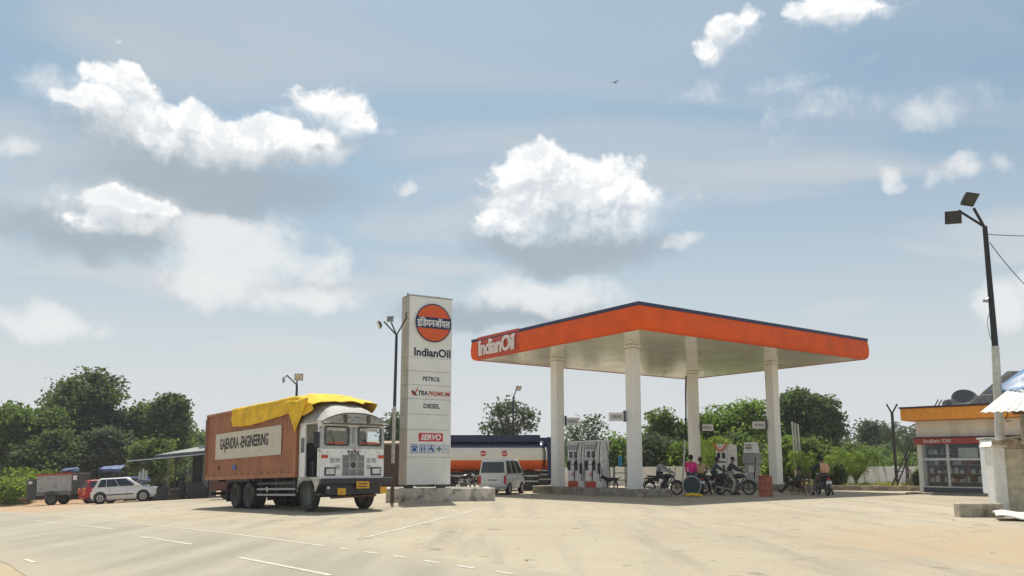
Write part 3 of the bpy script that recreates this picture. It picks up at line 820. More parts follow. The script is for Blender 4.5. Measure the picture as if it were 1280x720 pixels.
text('TRA', text_navy, sign, sface(.335, zx), w=.42, h=.20, off=.035, shear=.2)
text('PREMIUM', mat('red_lettering', (.45, .03, .02), .5, var=0), sign, sface(.715, zx - .01), w=1.0, h=.19, off=.02, shear=.2)
m = MB(); q = -SW / 2 + .13 * SW
m.prism([(q - .12, zx + .10), (q - .04, zx + .10), (q + .16, zx - .12), (q + .07, zx - .12)], yf - .016, yf - .011); m.build('letter_stroke', text_navy, sign)
m = MB(); m.prism([(q - .13, zx + .04), (q - .06, zx + .05), (q + .01, zx - .02), (q + .17, zx + .23), (q + .20, zx + .22), (q + .05, zx - .11), (q - .03, zx - .11)], yf - .010, yf - .007); m.build('tick_mark', mat('tick_orange', (.65, .08, .01), .5, var=0), sign)
zs = zat(546.5, Y32); xs_ = -SW / 2 + .535 * SW
m = MB(); m.bx(xs_ - .54, xs_ + .54, yf - .012, yf - .002, zs - .17, zs + .17); sv = m.build('red_plate', mat('logo_red', (.55, .012, .03), .45, var=.03), sign)
text('SERVO', text_white, sv, frame((xs_, yf - .014, zs), (1, 0, 0), (0, 0, 1)), w=.92, h=.24, off=.04, shear=.25)
# pictogram plates
zi = zat(561, Y32); blue_i = mat('pictogram_blue', (.03, .10, .42), .5, var=0); pale_i = mat('pictogram_ground', (.62, .66, .70), .5, var=.02)
def plate(fx, frame_m=blue_i, name='pictogram_plate'):
    x = -SW / 2 + fx * SW
    o = MB().bx(x - .155, x + .155, yf - .008, yf - .002, zi - .175, zi + .175).build(name, frame_m, sign)
    MB().bx(x - .135, x + .135, yf - .012, yf - .008, zi - .155, zi + .155).build('plate_face', pale_i, o)
    return x, o
x, o = plate(.16)
m = MB(); m.prism([(x - .10, zi - .10), (x + .10, zi - .10), (x + .07, zi + .03), (x - .07, zi + .03)], yf - .018, yf - .0125); m.prism([(x - .12, zi + .03), (x - .07, zi + .03), (x - .06, zi + .06), (x + .06, zi + .06), (x + .07, zi + .03), (x + .12, zi + .03), (x + .12, zi + .09), (x + .08, zi + .115), (x - .08, zi + .115), (x - .12, zi + .09)], yf - .0178, yf - .0127); m.build('telephone_mark', blue_i, o)
x, o = plate(.355)
m = MB()
for s in (-.065, .065):
    m.lathe([(0, yf - .018), (.028, yf - .018), (.028, yf - .013)], (x + s, 0, zi + .09), axis='Y', n=12)
    m.prism([(x + s - .02, zi + .05), (x + s + .02, zi + .05), (x + s + (.05 if s < 0 else .03), zi - .04), (x + s + .015, zi - .04), (x + s + .015, zi - .12), (x + s - .015, zi - .12), (x + s - .015, zi - .04), (x + s - (.05 if s < 0 else .03), zi - .04)], yf - .018, yf - .0125)
m.bx(x - .004, x + .004, yf - .017, yf - .0124, zi - .13, zi + .13)
m.build('restroom_mark', blue_i, o)
x, o = plate(.545)
m = MB(); m.prism([(x - .11, zi + .00), (x - .11, zi - .06), (x - .02, zi - .04), (x + .03, zi - .04), (x + .05, zi - .12), (x + .12, zi - .12), (x + .09, zi + .03), (x + .03, zi + .04), (x + .02, zi + .09), (x - .03, zi + .09), (x - .03, zi + .04)], yf - .018, yf - .0125); m.bx(x - .08, x + .07, yf - .0175, yf - .0128, zi + .09, zi + .125); m.build('tap_mark', blue_i, o)
x, o = plate(.725, pale_i)
m = MB(); m.bx(x - .025, x + .025, yf - .018, yf - .0125, zi - .11, zi + .11); m.bx(x - .11, x - .0251, yf - .018, yf - .0125, zi - .027, zi + .027); m.bx(x + .0251, x + .11, yf - .018, yf - .0125, zi - .027, zi + .027); m.build('green_cross', mat('cross_green', (.0, .17, .12), .5, var=0), o)
x, o = plate(.895, mat('plate_grey', (.36, .38, .38), .5))
m = MB(); m.lathe([(0, yf - .016), (.05, yf - .016), (.05, yf - .0125)], (x, 0, zi - .01), axis='Y', n=12); m.build('faint_mark', mat('faint_grey', (.42, .45, .46), .6), o)

# stained low wall round the sign's foot
pa, pb = on_ground(482, 628.5), on_ground(619, 626)
pv = pb - pa; PL = math.hypot(pv.x, pv.y); PA = math.atan2(pv.y, pv.x)
plinth_m = mat('peeling_plinth', (0.66, 0.62, 0.54), .9, var=.12, scale=2.5, bump=.4, dirt=(0.07, 0.055, 0.04), dirt_amt=.62, dirt_scale=2.4)
o = MB().bx(0, PL, 0, .28, -.15, .56).bx(0, .28, .281, 2.6, -.15, .545).bx(PL - .28, PL, .281, 2.6, -.15, .545).bx(.281, PL - .281, 2.3, 2.58, -.15, .54).build('plinth_wall', plinth_m, bevel=.02)
o.location = (pa.x, pa.y, gz(pa.x)); o.rotation_euler = (0, 0, PA)
tag(o, 'low whitewashed plinth wall streaked with black stains at the foot of the totem sign', 'low wall')

# ------------------------------------------------------------------ flood light poles
white_old = mat('pole_white', (.52, .51, .47), .6, dirt=(.26, .2, .13), dirt_amt=.4, streak=True)
lens_m = mat('lamp_lens', (.62, .58, .42), .2)
def floodlight(name_parent, c, yaw, tiltx, s, face=lens_m, body=dark_metal):
    M = Matrix.Translation(c) @ Matrix.Rotation(yaw, 4, 'Z') @ Matrix.Rotation(tiltx, 4, 'X')
    m = MB(); m.loft([[(x * s * .5, -.10 * s, z * s * .42) for x, z in ((-1, -1), (1, -1), (1, 1), (-1, 1))], [(x * s * .42, .08 * s, z * s * .35) for x, z in ((-1, -1), (1, -1), (1, 1), (-1, 1))]], M)
    for k in range(5): m.box(((k - 2) * .16 * s, .12 * s, 0), (.02 * s, .10 * s, .5 * s), M)
    f = m.build('floodlight', body, name_parent)
    m = MB(); m.box((0, -.105 * s, 0), (.86 * s, .012, .70 * s), M); m.build('lens', face, f)
    return f
def pole(u, v, base, top, r0, r1, label, cuts, arms, height_shift=0):
    pass
# pole in front of the sign
pp = on_ground(490, 629)
t = empty('floodlight_pole', (pp.x, pp.y, gz(pp.x)), 0, 'floodlight pole with three lamps standing in front of the tall sign', 'light pole')
Yp = pp.y - .0; k0 = gz(pp.x)
def hz(v, Y=Yp): return zat(v, Y) - k0
m = MB(); m.tube([(0, 0, -.1), (0, 0, hz(579))], .075, 10); m.build('rusty_base', mat('brown_pole', (.12, .075, .05), .8, dirt=(.3, .27, .22), dirt_amt=.3), t, smooth=True)
m = MB(); m.tube([(0, 0, hz(579)), (.02, 0, hz(508))], .072, 10); m.build('white_section', white_old, t, smooth=True)
m = MB(); m.tube([(.02, 0, hz(508)), (.04, 0, hz(419))], [.066, .055], 10); m.build('dark_section', mat('dark_blue_pole', (.02, .025, .05), .5), t, smooth=True)
tp = Vector((.04, 0, hz(419)))
def pxo(u, v, Y=Yp):
    a = ray(u, v); return Vector((a[0] * Y - pp.x, Y - pp.y, EYE + a[1] * Y - k0))
m = MB(); m.tube([tp, pxo(480, 402)], .03, 7); m.build('arm', dark_metal, t)
m = MB(); m.tube([tp, pxo(489, 403)], .03, 7); m.build('arm', dark_metal, t)
m = MB(); m.tube([tp, pxo(508, 397)], .03, 7); m.build('arm', dark_metal, t)
floodlight(t, pxo(474.5, 406), R(-70), R(20), .36)
floodlight(t, pxo(487.5, 398.5), R(160), R(10), .30, body=grey_metal)
floodlight(t, pxo(509.5, 394.5), R(75), R(0), .30)

# tall pole at the right
py_ = 22.0
pr_ = at(1251, py_, 600)
t = empty('floodlight_pole', (pr_.x, pr_.y, gz(pr_.x)), 0, 'tall black and white floodlight pole rising behind the roadside stall', 'light pole')
k1 = gz(pr_.x)
def q1(u, v, Y=py_):
    a = ray(u, v); return Vector((a[0] * Y - pr_.x, Y - pr_.y, EYE + a[1] * Y - k1))
t0, tc, tt = q1(1250, 547), q1(1244, 433), q1(1231, 283)
m = MB(); m.tube([(0, 0, -.1), t0, tc], [.125, .12, .10], 12); m.build('white_section', white_old, t, smooth=True)
m = MB(); m.tube([tc, tt], [.085, .065], 12); m.build('black_section', mat('black_pole', (.014, .014, .016), .55), t, smooth=True)
for z in (.2, .6): pass
m = MB(); m.tube([tt + Vector((0, 0, -.05)), q1(1217, 260)], .04, 8); m.build('arm', black_gloss, t)
m = MB(); m.tube([tt + Vector((0, 0, -.02)), q1(1198, 263)], .035, 8); m.build('arm', black_gloss, t)
floodlight(t, q1(1211.5, 248.5), R(20), R(40), .48, face=mat('dull_lens', (.05, .048, .04), .5, spec=.2), body=black_gloss)
floodlight(t, q1(1191, 272), R(-15), R(12), .44, face=mat('dull_lens', (.05, .048, .04), .5, spec=.2), body=black_gloss)
m = MB(); m.tube([q1(1238, 371), q1(1233, 375)], .03, 6); m.lathe([(0, -.08), (.045, -.06), (.045, .06), (0, .08)], q1(1232, 376), axis='X', n=10); m.build('camera_bracket', grey_metal, t)
m = MB(); m.tube([q1(1237, 390), q1(1234, 400), q1(1235, 410), q1(1239, 425)], .008, 5); m.build('cable', dark_metal, t)
# wires from the pole to the right
def wire(name, a, b, sag, label, r=.012):
    a = Vector(a); b = Vector(b); pts = []
    for i in range(17):
        q = i / 16; p = a.lerp(b, q); p.z -= 4 * sag * q * (1 - q); pts.append(p)
    tag(MB().tube(pts, r, 5).build(name, black_rubber), label, 'wire')
W0 = q1(1235, 293) + t.location; W1 = q1(1237, 303) + t.location
a = ray(1280, 292); wire('overhead_wire', W0, W0 + (Vector((a[0] * 24, 24, EYE + a[1] * 24)) - W0) * 4, .1, 'black wire running level from the tall pole to the right')
a = ray(1280, 351); wire('overhead_wire', W1, W1 + (Vector((a[0] * 24, 24, EYE + a[1] * 24)) - W1) * 1.5, .12, 'black wire slanting down from the tall pole to the right')

# distant lamp posts
def far_pole(u, vtop, Y, label, kind):
    b = at(u, Y); kz = gz(b.x); h = zat(vtop, Y) - kz
    t = empty('lamp_post', (b.x, b.y, kz), 0, label, 'light pole')
    MB().tube([(0, 0, -.2), (0, 0, h)], [.09, .055], 8).build('post', dark_metal, t, smooth=True)
    s = Y / FPX
    if kind == 'two':
        MB().tube([(0, 0, h), (0, 0, h + 6 * s)], .035, 6).build('arm', dark_metal, t)
        MB().tube([(0, 0, h), (-13 * s, 0, h + 12 * s), (-15.5 * s, 0, h + 9 * s)], .035, 6).build('arm', dark_metal, t)
        floodlight(t, (2 * s, 0, h + 10 * s), R(15), R(20), .40); floodlight(t, (-17 * s, 0, h + 6 * s), R(-80), R(0), .32, body=grey_metal)
    else:
        MB().tube([(0, 0, h), (4.5 * s, 0, h + 11 * s)], .035, 6).build('arm', dark_metal, t)
        floodlight(t, (6.5 * s, 0, h + 12 * s), R(30), R(30), .40)
far_pole(366.5, 481, 38, 'twin floodlight post seen above the yellow tarpaulin of the truck', 'two')
far_pole(641.5, 497, 52, 'single floodlight post behind the tanker lorry', 'one')
# ------------------------------------------------------------------ wheels
def wheel(parent, x, y, z, r, w, side, hub=pale_metal, name='wheel', dish=.0, tyre_m=black_rubber, n=28):
    """side = +1 / -1: the way the rim faces along local y"""
    rr = r * .62
    wv = bpy.data.objects.new(name, None)
    m = MB(); h = w / 2
    m.lathe([(rr, -h * .9), (r * .90, -h), (r * .985, -h * .72), (r, 0), (r * .985, h * .72), (r * .90, h), (rr, h * .9)], (x, y, z), axis='Y', n=n, closed=True)
    wo = m.build(name, tyre_m, parent, smooth=True)
    m = MB(); s = side
    m.lathe([(0, s * h * (.25 - dish)), (rr * .30, s * h * (.30 - dish)), (rr * .34, s * h * (.1 - dish)), (rr * .80, s * h * (.35 - dish)), (rr * .96, s * h * .85), (rr * 1.02, s * h * .8), (rr * 1.01, -s * h * .8), (0, -s * h * .7)], (x, y, z), axis='Y', n=n)
    m.build('rim', hub, wo, smooth=True)
    return wo

# ------------------------------------------------------------------ the big truck
TA = math.atan2(-.758, .652)
truck = empty('container_truck', (0, 0, 0), 0, 'white-cabbed goods truck with a brown corrugated container body under a yellow tarpaulin', 'truck')
_c = Vector((-6.8, 26.7, 0)) + Vector((.758, .652, 0)) * 1.13
truck.location = (_c.x, _c.y, gz(_c.x) + .02)
truck.rotation_euler = (Matrix.Rotation(TA, 4, 'Z') @ Matrix.Rotation(R(-1.6), 4, 'Y')).to_euler()
brown = mat('brown_container', (0.37, 0.15, 0.07), .6, var=.12, scale=1.5, dirt=(.24, .10, .05), dirt_amt=.4, dirt_scale=1.1, streak=True)
cab_white = mat('cab_white', (0.80, 0.80, 0.78), .4, var=.05, dirt=(.42, .37, .28), dirt_amt=.35, dirt_scale=2, streak=True)
cab_cream = mat('cab_cream', (.56, .55, .47), .5, dirt=(.33, .29, .2), dirt_amt=.35, dirt_scale=2)
XB, XF, ZB, ZT, HW = -9.15, -0.62, 1.13, 3.83, 1.22
# corrugated side walls
def corr(y, s):
    vs = []; fs = []; n = 40; per = (XF - XB - .24) / n; k = 0
    xs = []
    for i in range(n):
        a = XB + .12 + i * per
        xs += [(a, 0), (a + per * .30, 0), (a + per * .42, .024), (a + per * .88, .024)]
    xs.append((XF - .12, 0))
    m = MB(); top = [(x, y - s * d, ZT - .1) for x, d in xs]; bot = [(x, y - s * d, ZB + .14) for x, d in xs]
    return m.loft([top, bot], ring=False).build('corrugated_wall', brown, body)
m = MB(); m.bx(XB + .06, XF - .02, -HW + .06, HW - .06, ZB, ZT - .03)
body = m.build('container', brown, truck)
corr(-HW, -1); corr(HW, 1)
for s in (-1, 1):
    m = MB(); y = s * HW
    m.bx(XB, XF, y - .055, y + .055, ZB - .02, ZB + .14); m.build('bottom_rail', brown, body, bevel=.01)
    m = MB(); m.bx(XB, XF, y - .055, y + .055, ZT - .1, ZT); m.build('top_rail', brown, body, bevel=.01)
    for x in (XB + .06, XF - .06):
        m = MB(); m.bx(x - .06, x + .06, y - .06, y + .06, ZB + .142, ZT - .102); m.build('corner_post', brown, body, bevel=.01)
m = MB(); m.bx(XB - .06, XB + .03, -HW - .03, HW + .03, ZB + .02, ZT - .12); m.build('rear_door', dark_metal, body, bevel=.01)
m = MB(); m.bx(XB - .03, XB + .05, -HW - .075, -HW - .055, ZB - .1, ZT - .2); m.build('hinge_post', mat('dull_grey', (.1, .1, .095), .7), body)
for i in range(15):
    x = XB + .3 + i * .58
    m = MB(); m.lathe([(0, 0), (.035, 0), (.035, -.012), (0, -.012)], (x, -HW - .056, ZB + .17), axis='Y', n=8); m.build('reflector', mat('amber_reflector', (.62, .30, .03), .3), body)
pan = MB().bx(-8.05, -1.85, -HW - .035, -HW - .012, 1.92, 2.96).build('name_board', mat('cream_board', (.58, .54, .44), .7, var=.06, dirt=(.45, .38, .27), dirt_amt=.2), body)
text('GAJENDRA -ENGINEERING', mat('sign_black', (.03, .022, .02), .7, var=0), pan, frame((-5.25, -HW - .037, 2.46), (1, 0, 0), (0, 0, 1)), w=4.65, h=.58, off=.030, shear=0)
MB().bx(-6.15, -5.85, -HW - .05, -HW - .03, 1.50, 1.66).build('blue_plate', mat('plate_blue', (.03, .12, .4), .5), body)
MB().bx(-7.75, -7.6, -HW - .05, -HW - .03, 1.50, 1.66).build('mud_spot', rust, body)
# chassis
m = MB()
for s in (-1, 1): m.bx(-8.6, 1.0, s * .42 - .05, s * .42 + .05, .78, 1.02)
for x in (-8, -6.5, -4.5, -2.5, -.8): m.bx(x - .06, x + .06, -1.1, 1.1, 1.025, 1.11)
m.build('chassis_frame', dark_metal, truck)
m = MB(); m.bx(-2.6, -1.2, .5, 1.1, .45, 1.0); m.build('fuel_tank', dark_metal, truck, bevel=.08)
m = MB(); m.bx(-3.9, -2.9, .5, 1.1, .45, 1.0); m.build('battery_box', dark_metal, truck, bevel=.03)
m = MB(); m.tube([(-4.7, 0, .55), (-.4, 0, .72)], .06, 8); m.build('drive_shaft', dark_metal, truck)
for s in (-1, 1):
    for z in (.52, .72, .92):
        m = MB(); m.bx(-4.0, -.85, s * 1.14 - .02, s * 1.14 + .02, z - .035, z + .035); m.build('side_rail', grey_metal if z < .9 else dark_metal, truck)
    for x in (-3.8, -2.4, -1.0):
        m = MB(); m.bx(x - .03, x + .03, s * 1.10 - .02, s * 1.10 + .018, .45, 1.1); m.build('rail_bracket', dark_metal, truck)
m = MB(); m.bx(-7.2, -4.9, -1.1, -.1, 1.03, 1.1); m.build('mudguard', dark_metal, truck)
for x in (-6.95,):
    for s in (-1, 1): MB().bx(x - .02, x + .02, s * .85 - .3, s * .85 + .3, .25, 1.0).build('mud_flap', black_rubber, truck)
for x in (-8.7,):
    m = MB(); m.bx(x - .05, x + .05, -1.15, 1.15, .5, .62); m.build('under_run_bar', dark_metal, truck)
hubg = mat('hub_grey', (.11, .12, .10), .7, dirt=(.2, .17, .12), dirt_amt=.5)
for x in (-4.85, -6.1):
    m = MB(); m.tube([(x, -1, .5), (x, 1, .5)], .1, 8); m.build('axle', dark_metal, truck)
    for s in (-1, 1):
        wheel(truck, x, s * 1.02, .5, .5, .25, s, hubg, dish=.9)
        wheel(truck, x, s * .72, .5, .5, .25, -s, hubg, dish=.9)
m = MB(); m.tube([(0, -.95, .5), (0, .95, .5)], .08, 8); m.build('axle', dark_metal, truck)
for s in (-1, 1): wheel(truck, 0, s * 1.02, .5, .52, .28, s, hubg, dish=.1)
# cab
CB, CF, C0, C1 = -.56, 1.0, 1.02, 2.86
m = MB()
sec = lambda x, w0, w1, z0, z1: [(x, -w0, z0), (x, w0, z0), (x, w0, (z0 + z1) / 2), (x, w1, z1), (x, -w1, z1), (x, -w0, (z0 + z1) / 2)]
m.loft([sec(.93, 1.19, 1.19, C0, 2.02), sec(1.03, 1.19, 1.19, C0, 2.02)])
cabf = m.build('front_panel', cab_white, truck, bevel=.02)
m = MB(); m.bx(-.56, .925, -1.19, 1.19, 1.0, 1.10); m.build('cab_floor', cab_cream, truck)
m = MB(); m.bx(-.56, -.48, -1.19, 1.19, 1.11, C1); m.build('cab_back', cab_cream, truck)
m = MB(); m.bx(-.56, 1.0, -1.19, 1.19, C1, C1 + .05); m.build('cab_roof', cab_white, truck)
for s in (-1, 1):
    # side: rear quarter panel with a small window, open doorway, and the A pillar
    y = s * 1.17
    qp = MB().bx(-.475, -.10, y - .025, y + .025, 1.11, 1.92).bx(-.475, -.10, y - .025, y + .025, 2.42, C1).bx(-.475, -.42, y - .025, y + .025, 1.921, 2.419).bx(-.14, -.10, y - .025, y + .025, 1.921, 2.419).build('quarter_panel', cab_white, truck)
    MB().bx(-.42, -.14, y - .012, y + .012, 1.921, 2.419).build('quarter_window', window_dark, qp)
    MB().bx(.30, .92, y - .025, y + .025, 1.11, 1.55).build('door_lower', cab_white, truck) if s > 0 else None
    MB().bx(.80, .925, y - .03, y + .03, 1.555 if s > 0 else 1.11, C1).build('front_pillar', cab_white, truck)
    # wheel arch and step
    arch = [(-.72, 1.0), (-.72, .72)] if False else None
    m = MB(); pts = []
    for i in range(9):
        q = math.pi * i / 8; pts.append((-.0 + math.cos(q) * .66, .62 + math.sin(q) * .50))
    outer = [(.95, .98), (-.56, .98)]
    poly = [(.66, .62), (.96, .62), (.98, .99), (-.58, .99), (-.66, .62)] + pts[::-1]
    m = MB()
    # build the panel as quads between arch and top line
    top = [(.98 - (1.56) * i / 8, .99) for i in range(9)]
    secs = [[(a, y - .02, b), (c, y - .02, d), (c, y + .02, d), (a, y + .02, b)] for (a, b), (c, d) in zip(pts, top)]
    m.loft(secs); m.build('wheel_arch', cab_cream, truck)
    MB().bx(.67, .96, y - .26 * s - .02, y + .02, .50, .56).build('step', dark_metal, truck)
if True:
    # near-side door drawn open inside: dark doorway; seat and interior
    MB().bx(-.35, .1, -1.0, -.45, 1.11, 1.65).build('seat', dark_metal, truck, bevel=.04)
    MB().bx(-.35, .1, .3, 1.0, 1.11, 1.65).build('seat', dark_metal, truck, bevel=.04)
    MB().bx(-.42, -.3, -1.0, -.45, 1.66, 2.25).build('seat_back', dark_metal, truck, bevel=.04)
    MB().ring((.55, -.6, 1.95), .24, .018, 'X', 20, 6).build('steering_wheel', black_gloss, truck)
    MB().bx(.6, .92, -1.12, 1.12, 1.6, 1.98).build('dashboard', dark_metal, truck, bevel=.04)
# windscreen surround: posts, header, sill
m = MB(); m.bx(.94, 1.02, -1.19, 1.19, 2.021, 2.12); m.build('windscreen_sill', mat('cab_grey', (.45, .47, .46), .5), truck)
MB().bx(.94, 1.02, -1.19, 1.19, 2.74, C1 - .002).build('windscreen_header', cab_white, truck)
for y0, y1 in ((-1.19, -1.06), (-.17, .17), (1.06, 1.19)):
    MB().bx(.94, 1.02, y0, y1, 2.121, 2.739).build('windscreen_post', mat('cab_grey'.strip(), (.45, .47, .46), .5), truck)
cg = clear_glass('windscreen_glass')
for s in (-1, 1):
    y0, y1 = (-1.06, -.17) if s < 0 else (.17, 1.06)
    g = MB().bx(.965, .975, y0, y1, 2.121, 2.739).build('windscreen_pane', cg, truck)
    # rubber gasket
    pts = []
    for (cy, cz, a0) in ((y1 - .09, 2.65, 0), (y0 + .09, 2.65, 90), (y0 + .09, 2.21, 180), (y1 - .09, 2.21, 270)):
        for k in range(4):
            q = R(a0 + k * 30); pts.append((1.028, cy + math.cos(q) * .085, cz + math.sin(q) * .085))
    MB().tube(pts, .022, 6, closed=True).build('gasket', black_gloss, g)
    MB().bx(.985, .989, y0 + .1, y1 - .1, 2.60, 2.70).build('banner', mat('banner_pale', (.55, .52, .5), .6), g)
    MB().bx(.985, .989, y0 + .12, y1 - .12, 2.16, 2.24).build('banner', mat('banner_red', (.5, .12, .07), .6), g)
    MB().tube([(1.05, (y0 + y1) / 2 - .1, 2.13), (1.06, (y0 + y1) / 2 - .28, 2.62)], .012, 5).build('wiper', black_gloss, truck)
MB().bx(1.03, 1.05, -.05, .05, 2.2, 2.7).build('centre_ornament', grey_metal, truck, bevel=.01)
# visor board arching over the windscreens, with painted panels
def arch_pts(n=17, w=1.24, z0=2.84, h=.34): return [(-w + 2 * w * i / (n - 1), z0 + h * (1 - abs(-1 + 2 * i / (n - 1)) ** 2.6)) for i in range(n)]
ap = arch_pts()
m = MB(); m.loft([[(1.16, y, z) for y, z in ap] + [(1.24, y, 2.84 - .02) for y, z in ap[::-1]], [(1.12, y, z) for y, z in ap] + [(1.20, y, 2.84 - .02) for y, z in ap[::-1]]])
vis = m.build('visor_board', mat('visor_cream', (.5, .48, .42), .6, dirt=(.2, .14, .09), dirt_amt=.45, dirt_scale=5), truck)
MB().tube([(1.15, y, z + .01) for y, z in ap], .03, 6).build('visor_rim', mat('visor_rim_grey', (.12, .11, .10), .6), vis)
MB().tube([(1.235, -1.24, 2.82), (1.235, 1.24, 2.82)], .03, 6).build('visor_rim', mat('visor_rim_grey', (.12, .11, .10), .6), vis)
for y0, y1 in ((-.95, -.55), (-.28, .30), (.58, .98)):
    MB().bx(1.205, 1.222, y0, y1, 2.90, 3.06).build('visor_panel', mat('visor_panel_paint', (.34, .33, .30), .6, var=.4, scale=14), vis)
for y in (-.42, .44):
    MB().bx(1.21, 1.26, y - .06, y + .06, 2.86, 3.12).build('visor_ornament', mat('ornament_dark', (.10, .07, .05), .6), vis)
for y in (-1.1, 1.1): MB().tube([(1.0, y, 2.8), (1.15, y, 2.84)], .02, 5).build('visor_stay', dark_metal, truck)
# wind deflector rising from the visor to the container
secs = []
for i in range(7):
    q = i / 6; x = 1.10 - 1.66 * q; zt_ = 3.12 + .60 * math.sin(q * 1.5) ** .8 if q > 0 else 3.12; w = 1.22
    secs.append([(x, -w + 2 * w * j / 12, 2.90 + (zt_ - 2.90) * (1 - abs(-1 + j / 6) ** 4.5)) for j in range(13)] + [(x, w, 2.915), (x, -w, 2.915)])
m = MB(); m.loft(secs); m.build('wind_deflector', mat('deflector_grey', (.40, .39, .35), .7, dirt=(.26, .24, .19), dirt_amt=.4), truck, smooth=True)
# front details
text('TATA', text_black, cabf, frame((1.046, .0, 1.86), (0, 1, 0), (0, 0, 1)), w=.46, h=.13, off=.03)
MB().bx(1.031, 1.038, -.26, .26, 1.93, 1.945).build('badge_line', dark_metal, cabf)
grl = MB().bx(1.031, 1.036, -.42, .42, 1.12, 1.80).build('grille_plate', mat('grille_grey', (.36, .37, .37), .5), cabf)
for i in range(3):
    for j in range(3):
        if i == 1 and j == 1: continue
        y = -.28 + i * .28; z = 1.23 + j * .235
        g = MB()
        for k in range(5): g.bx(1.038, 1.052, y - .11, y + .11, z - .085 + k * .04, z - .068 + k * .04)
        g.build('grille_vent', mat('vent_dark', (.16, .165, .17), .5), grl)
MB().lathe([(0, 1.06), (.08, 1.06), (.10, 1.037)], (0, 0, 1.47), axis='X', n=16).build('front_emblem', dark_metal, grl)
for s in (-1, 1):
    for z in (1.62, 1.40):
        for y in (.58, .78) if z > 1.5 else (.58,):
            g = MB()
            for k in range(4): g.bx(1.031, 1.044, s * y - .08, s * y + .08, z - .06 + k * .04, z - .045 + k * .04)
            g.build('side_vent', mat('vent_dark', (.16, .165, .17), .5), cabf)
    hl = MB().bx(1.031, 1.06, s * .86 - .20, s * .86 + .20, 1.13, 1.40).build('headlight', black_gloss, cabf, bevel=.03)
    MB().bx(1.061, 1.075, s * .86 - .15, s * .86 + .15, 1.175, 1.355).build('headlight_lens', mat('head_lens', (.62, .64, .64), .12), hl, bevel=.02)
    MB().bx(1.031, 1.06, s * 1.06 - .11, s * 1.06 + .11, 1.70, 1.80).build('indicator', mat('indicator_red', (.55, .05, .01), .3), cabf)
    for y in (.45, .95):
        MB().lathe([(0, 1.04), (.016, 1.04), (.016, 1.03)], (0, s * y, 1.90), axis='X', n=8).build('bolt', dark_metal, cabf)
    # mirrors
    if s < 0:
        mi = MB().bx(1.0, 1.04, -1.46, -1.24, 2.02, 2.55).build('mirror', black_gloss, truck, bevel=.02)
        MB().tube([(1.0, -1.19, 2.7), (1.02, -1.34, 2.6), (1.02, -1.34, 2.0), (1.0, -1.19, 1.9)], .012, 5).build('mirror_arm', dark_metal, mi)
MB().tube([(1.09, 0, 1.945), (1.10, 0, 2.02)], .02, 5).build('red_flag_mark', red_paint, cabf)
bmp = MB().bx(1.06, 1.22, -1.24, 1.24, .84, 1.03).build('bumper', dark_metal, truck, bevel=.03)
MB().tube([(1.16, 1.1, 1.02), (1.18, 1.42, .99)], .06, 8).build('bumper_end', dark_metal, bmp)
MB().bx(1.222, 1.235, .02, .50, .70, .93).build('number_plate', yellow_plate, truck)
for k in range(2): MB().bx(1.236, 1.239, .10, .42, .84 - k * .09, .875 - k * .09).build('plate_marks', dark_metal, truck)
MB().bx(1.12, 1.135, -.62, -.32, .50, .72).build('yellow_plate', yellow_plate, truck)
MB().bx(1.12, 1.135, .98, 1.24, .52, .74).build('yellow_plate', yellow_plate, truck)
MB().bx(.95, 1.1, -.95, 1.0, .52, .83).build('front_skirt', dark_metal, truck)
MB().tube([(1.0, -.8, .42), (1.0, .9, .46)], .035, 6).build('tie_bar', rust, truck)
MB().lathe([(0, 1.25), (.04, 1.25), (.05, 1.22)], (0, -1.0, .74), axis='X', n=10).build('spot_lamp', mat('head_lens', (.62, .64, .64), .12), truck)
MB().bx(-.05, .60, -1.205, -1.197, 1.135, 1.16).build('yellow_sticker', yellow_plate, truck) if False else None

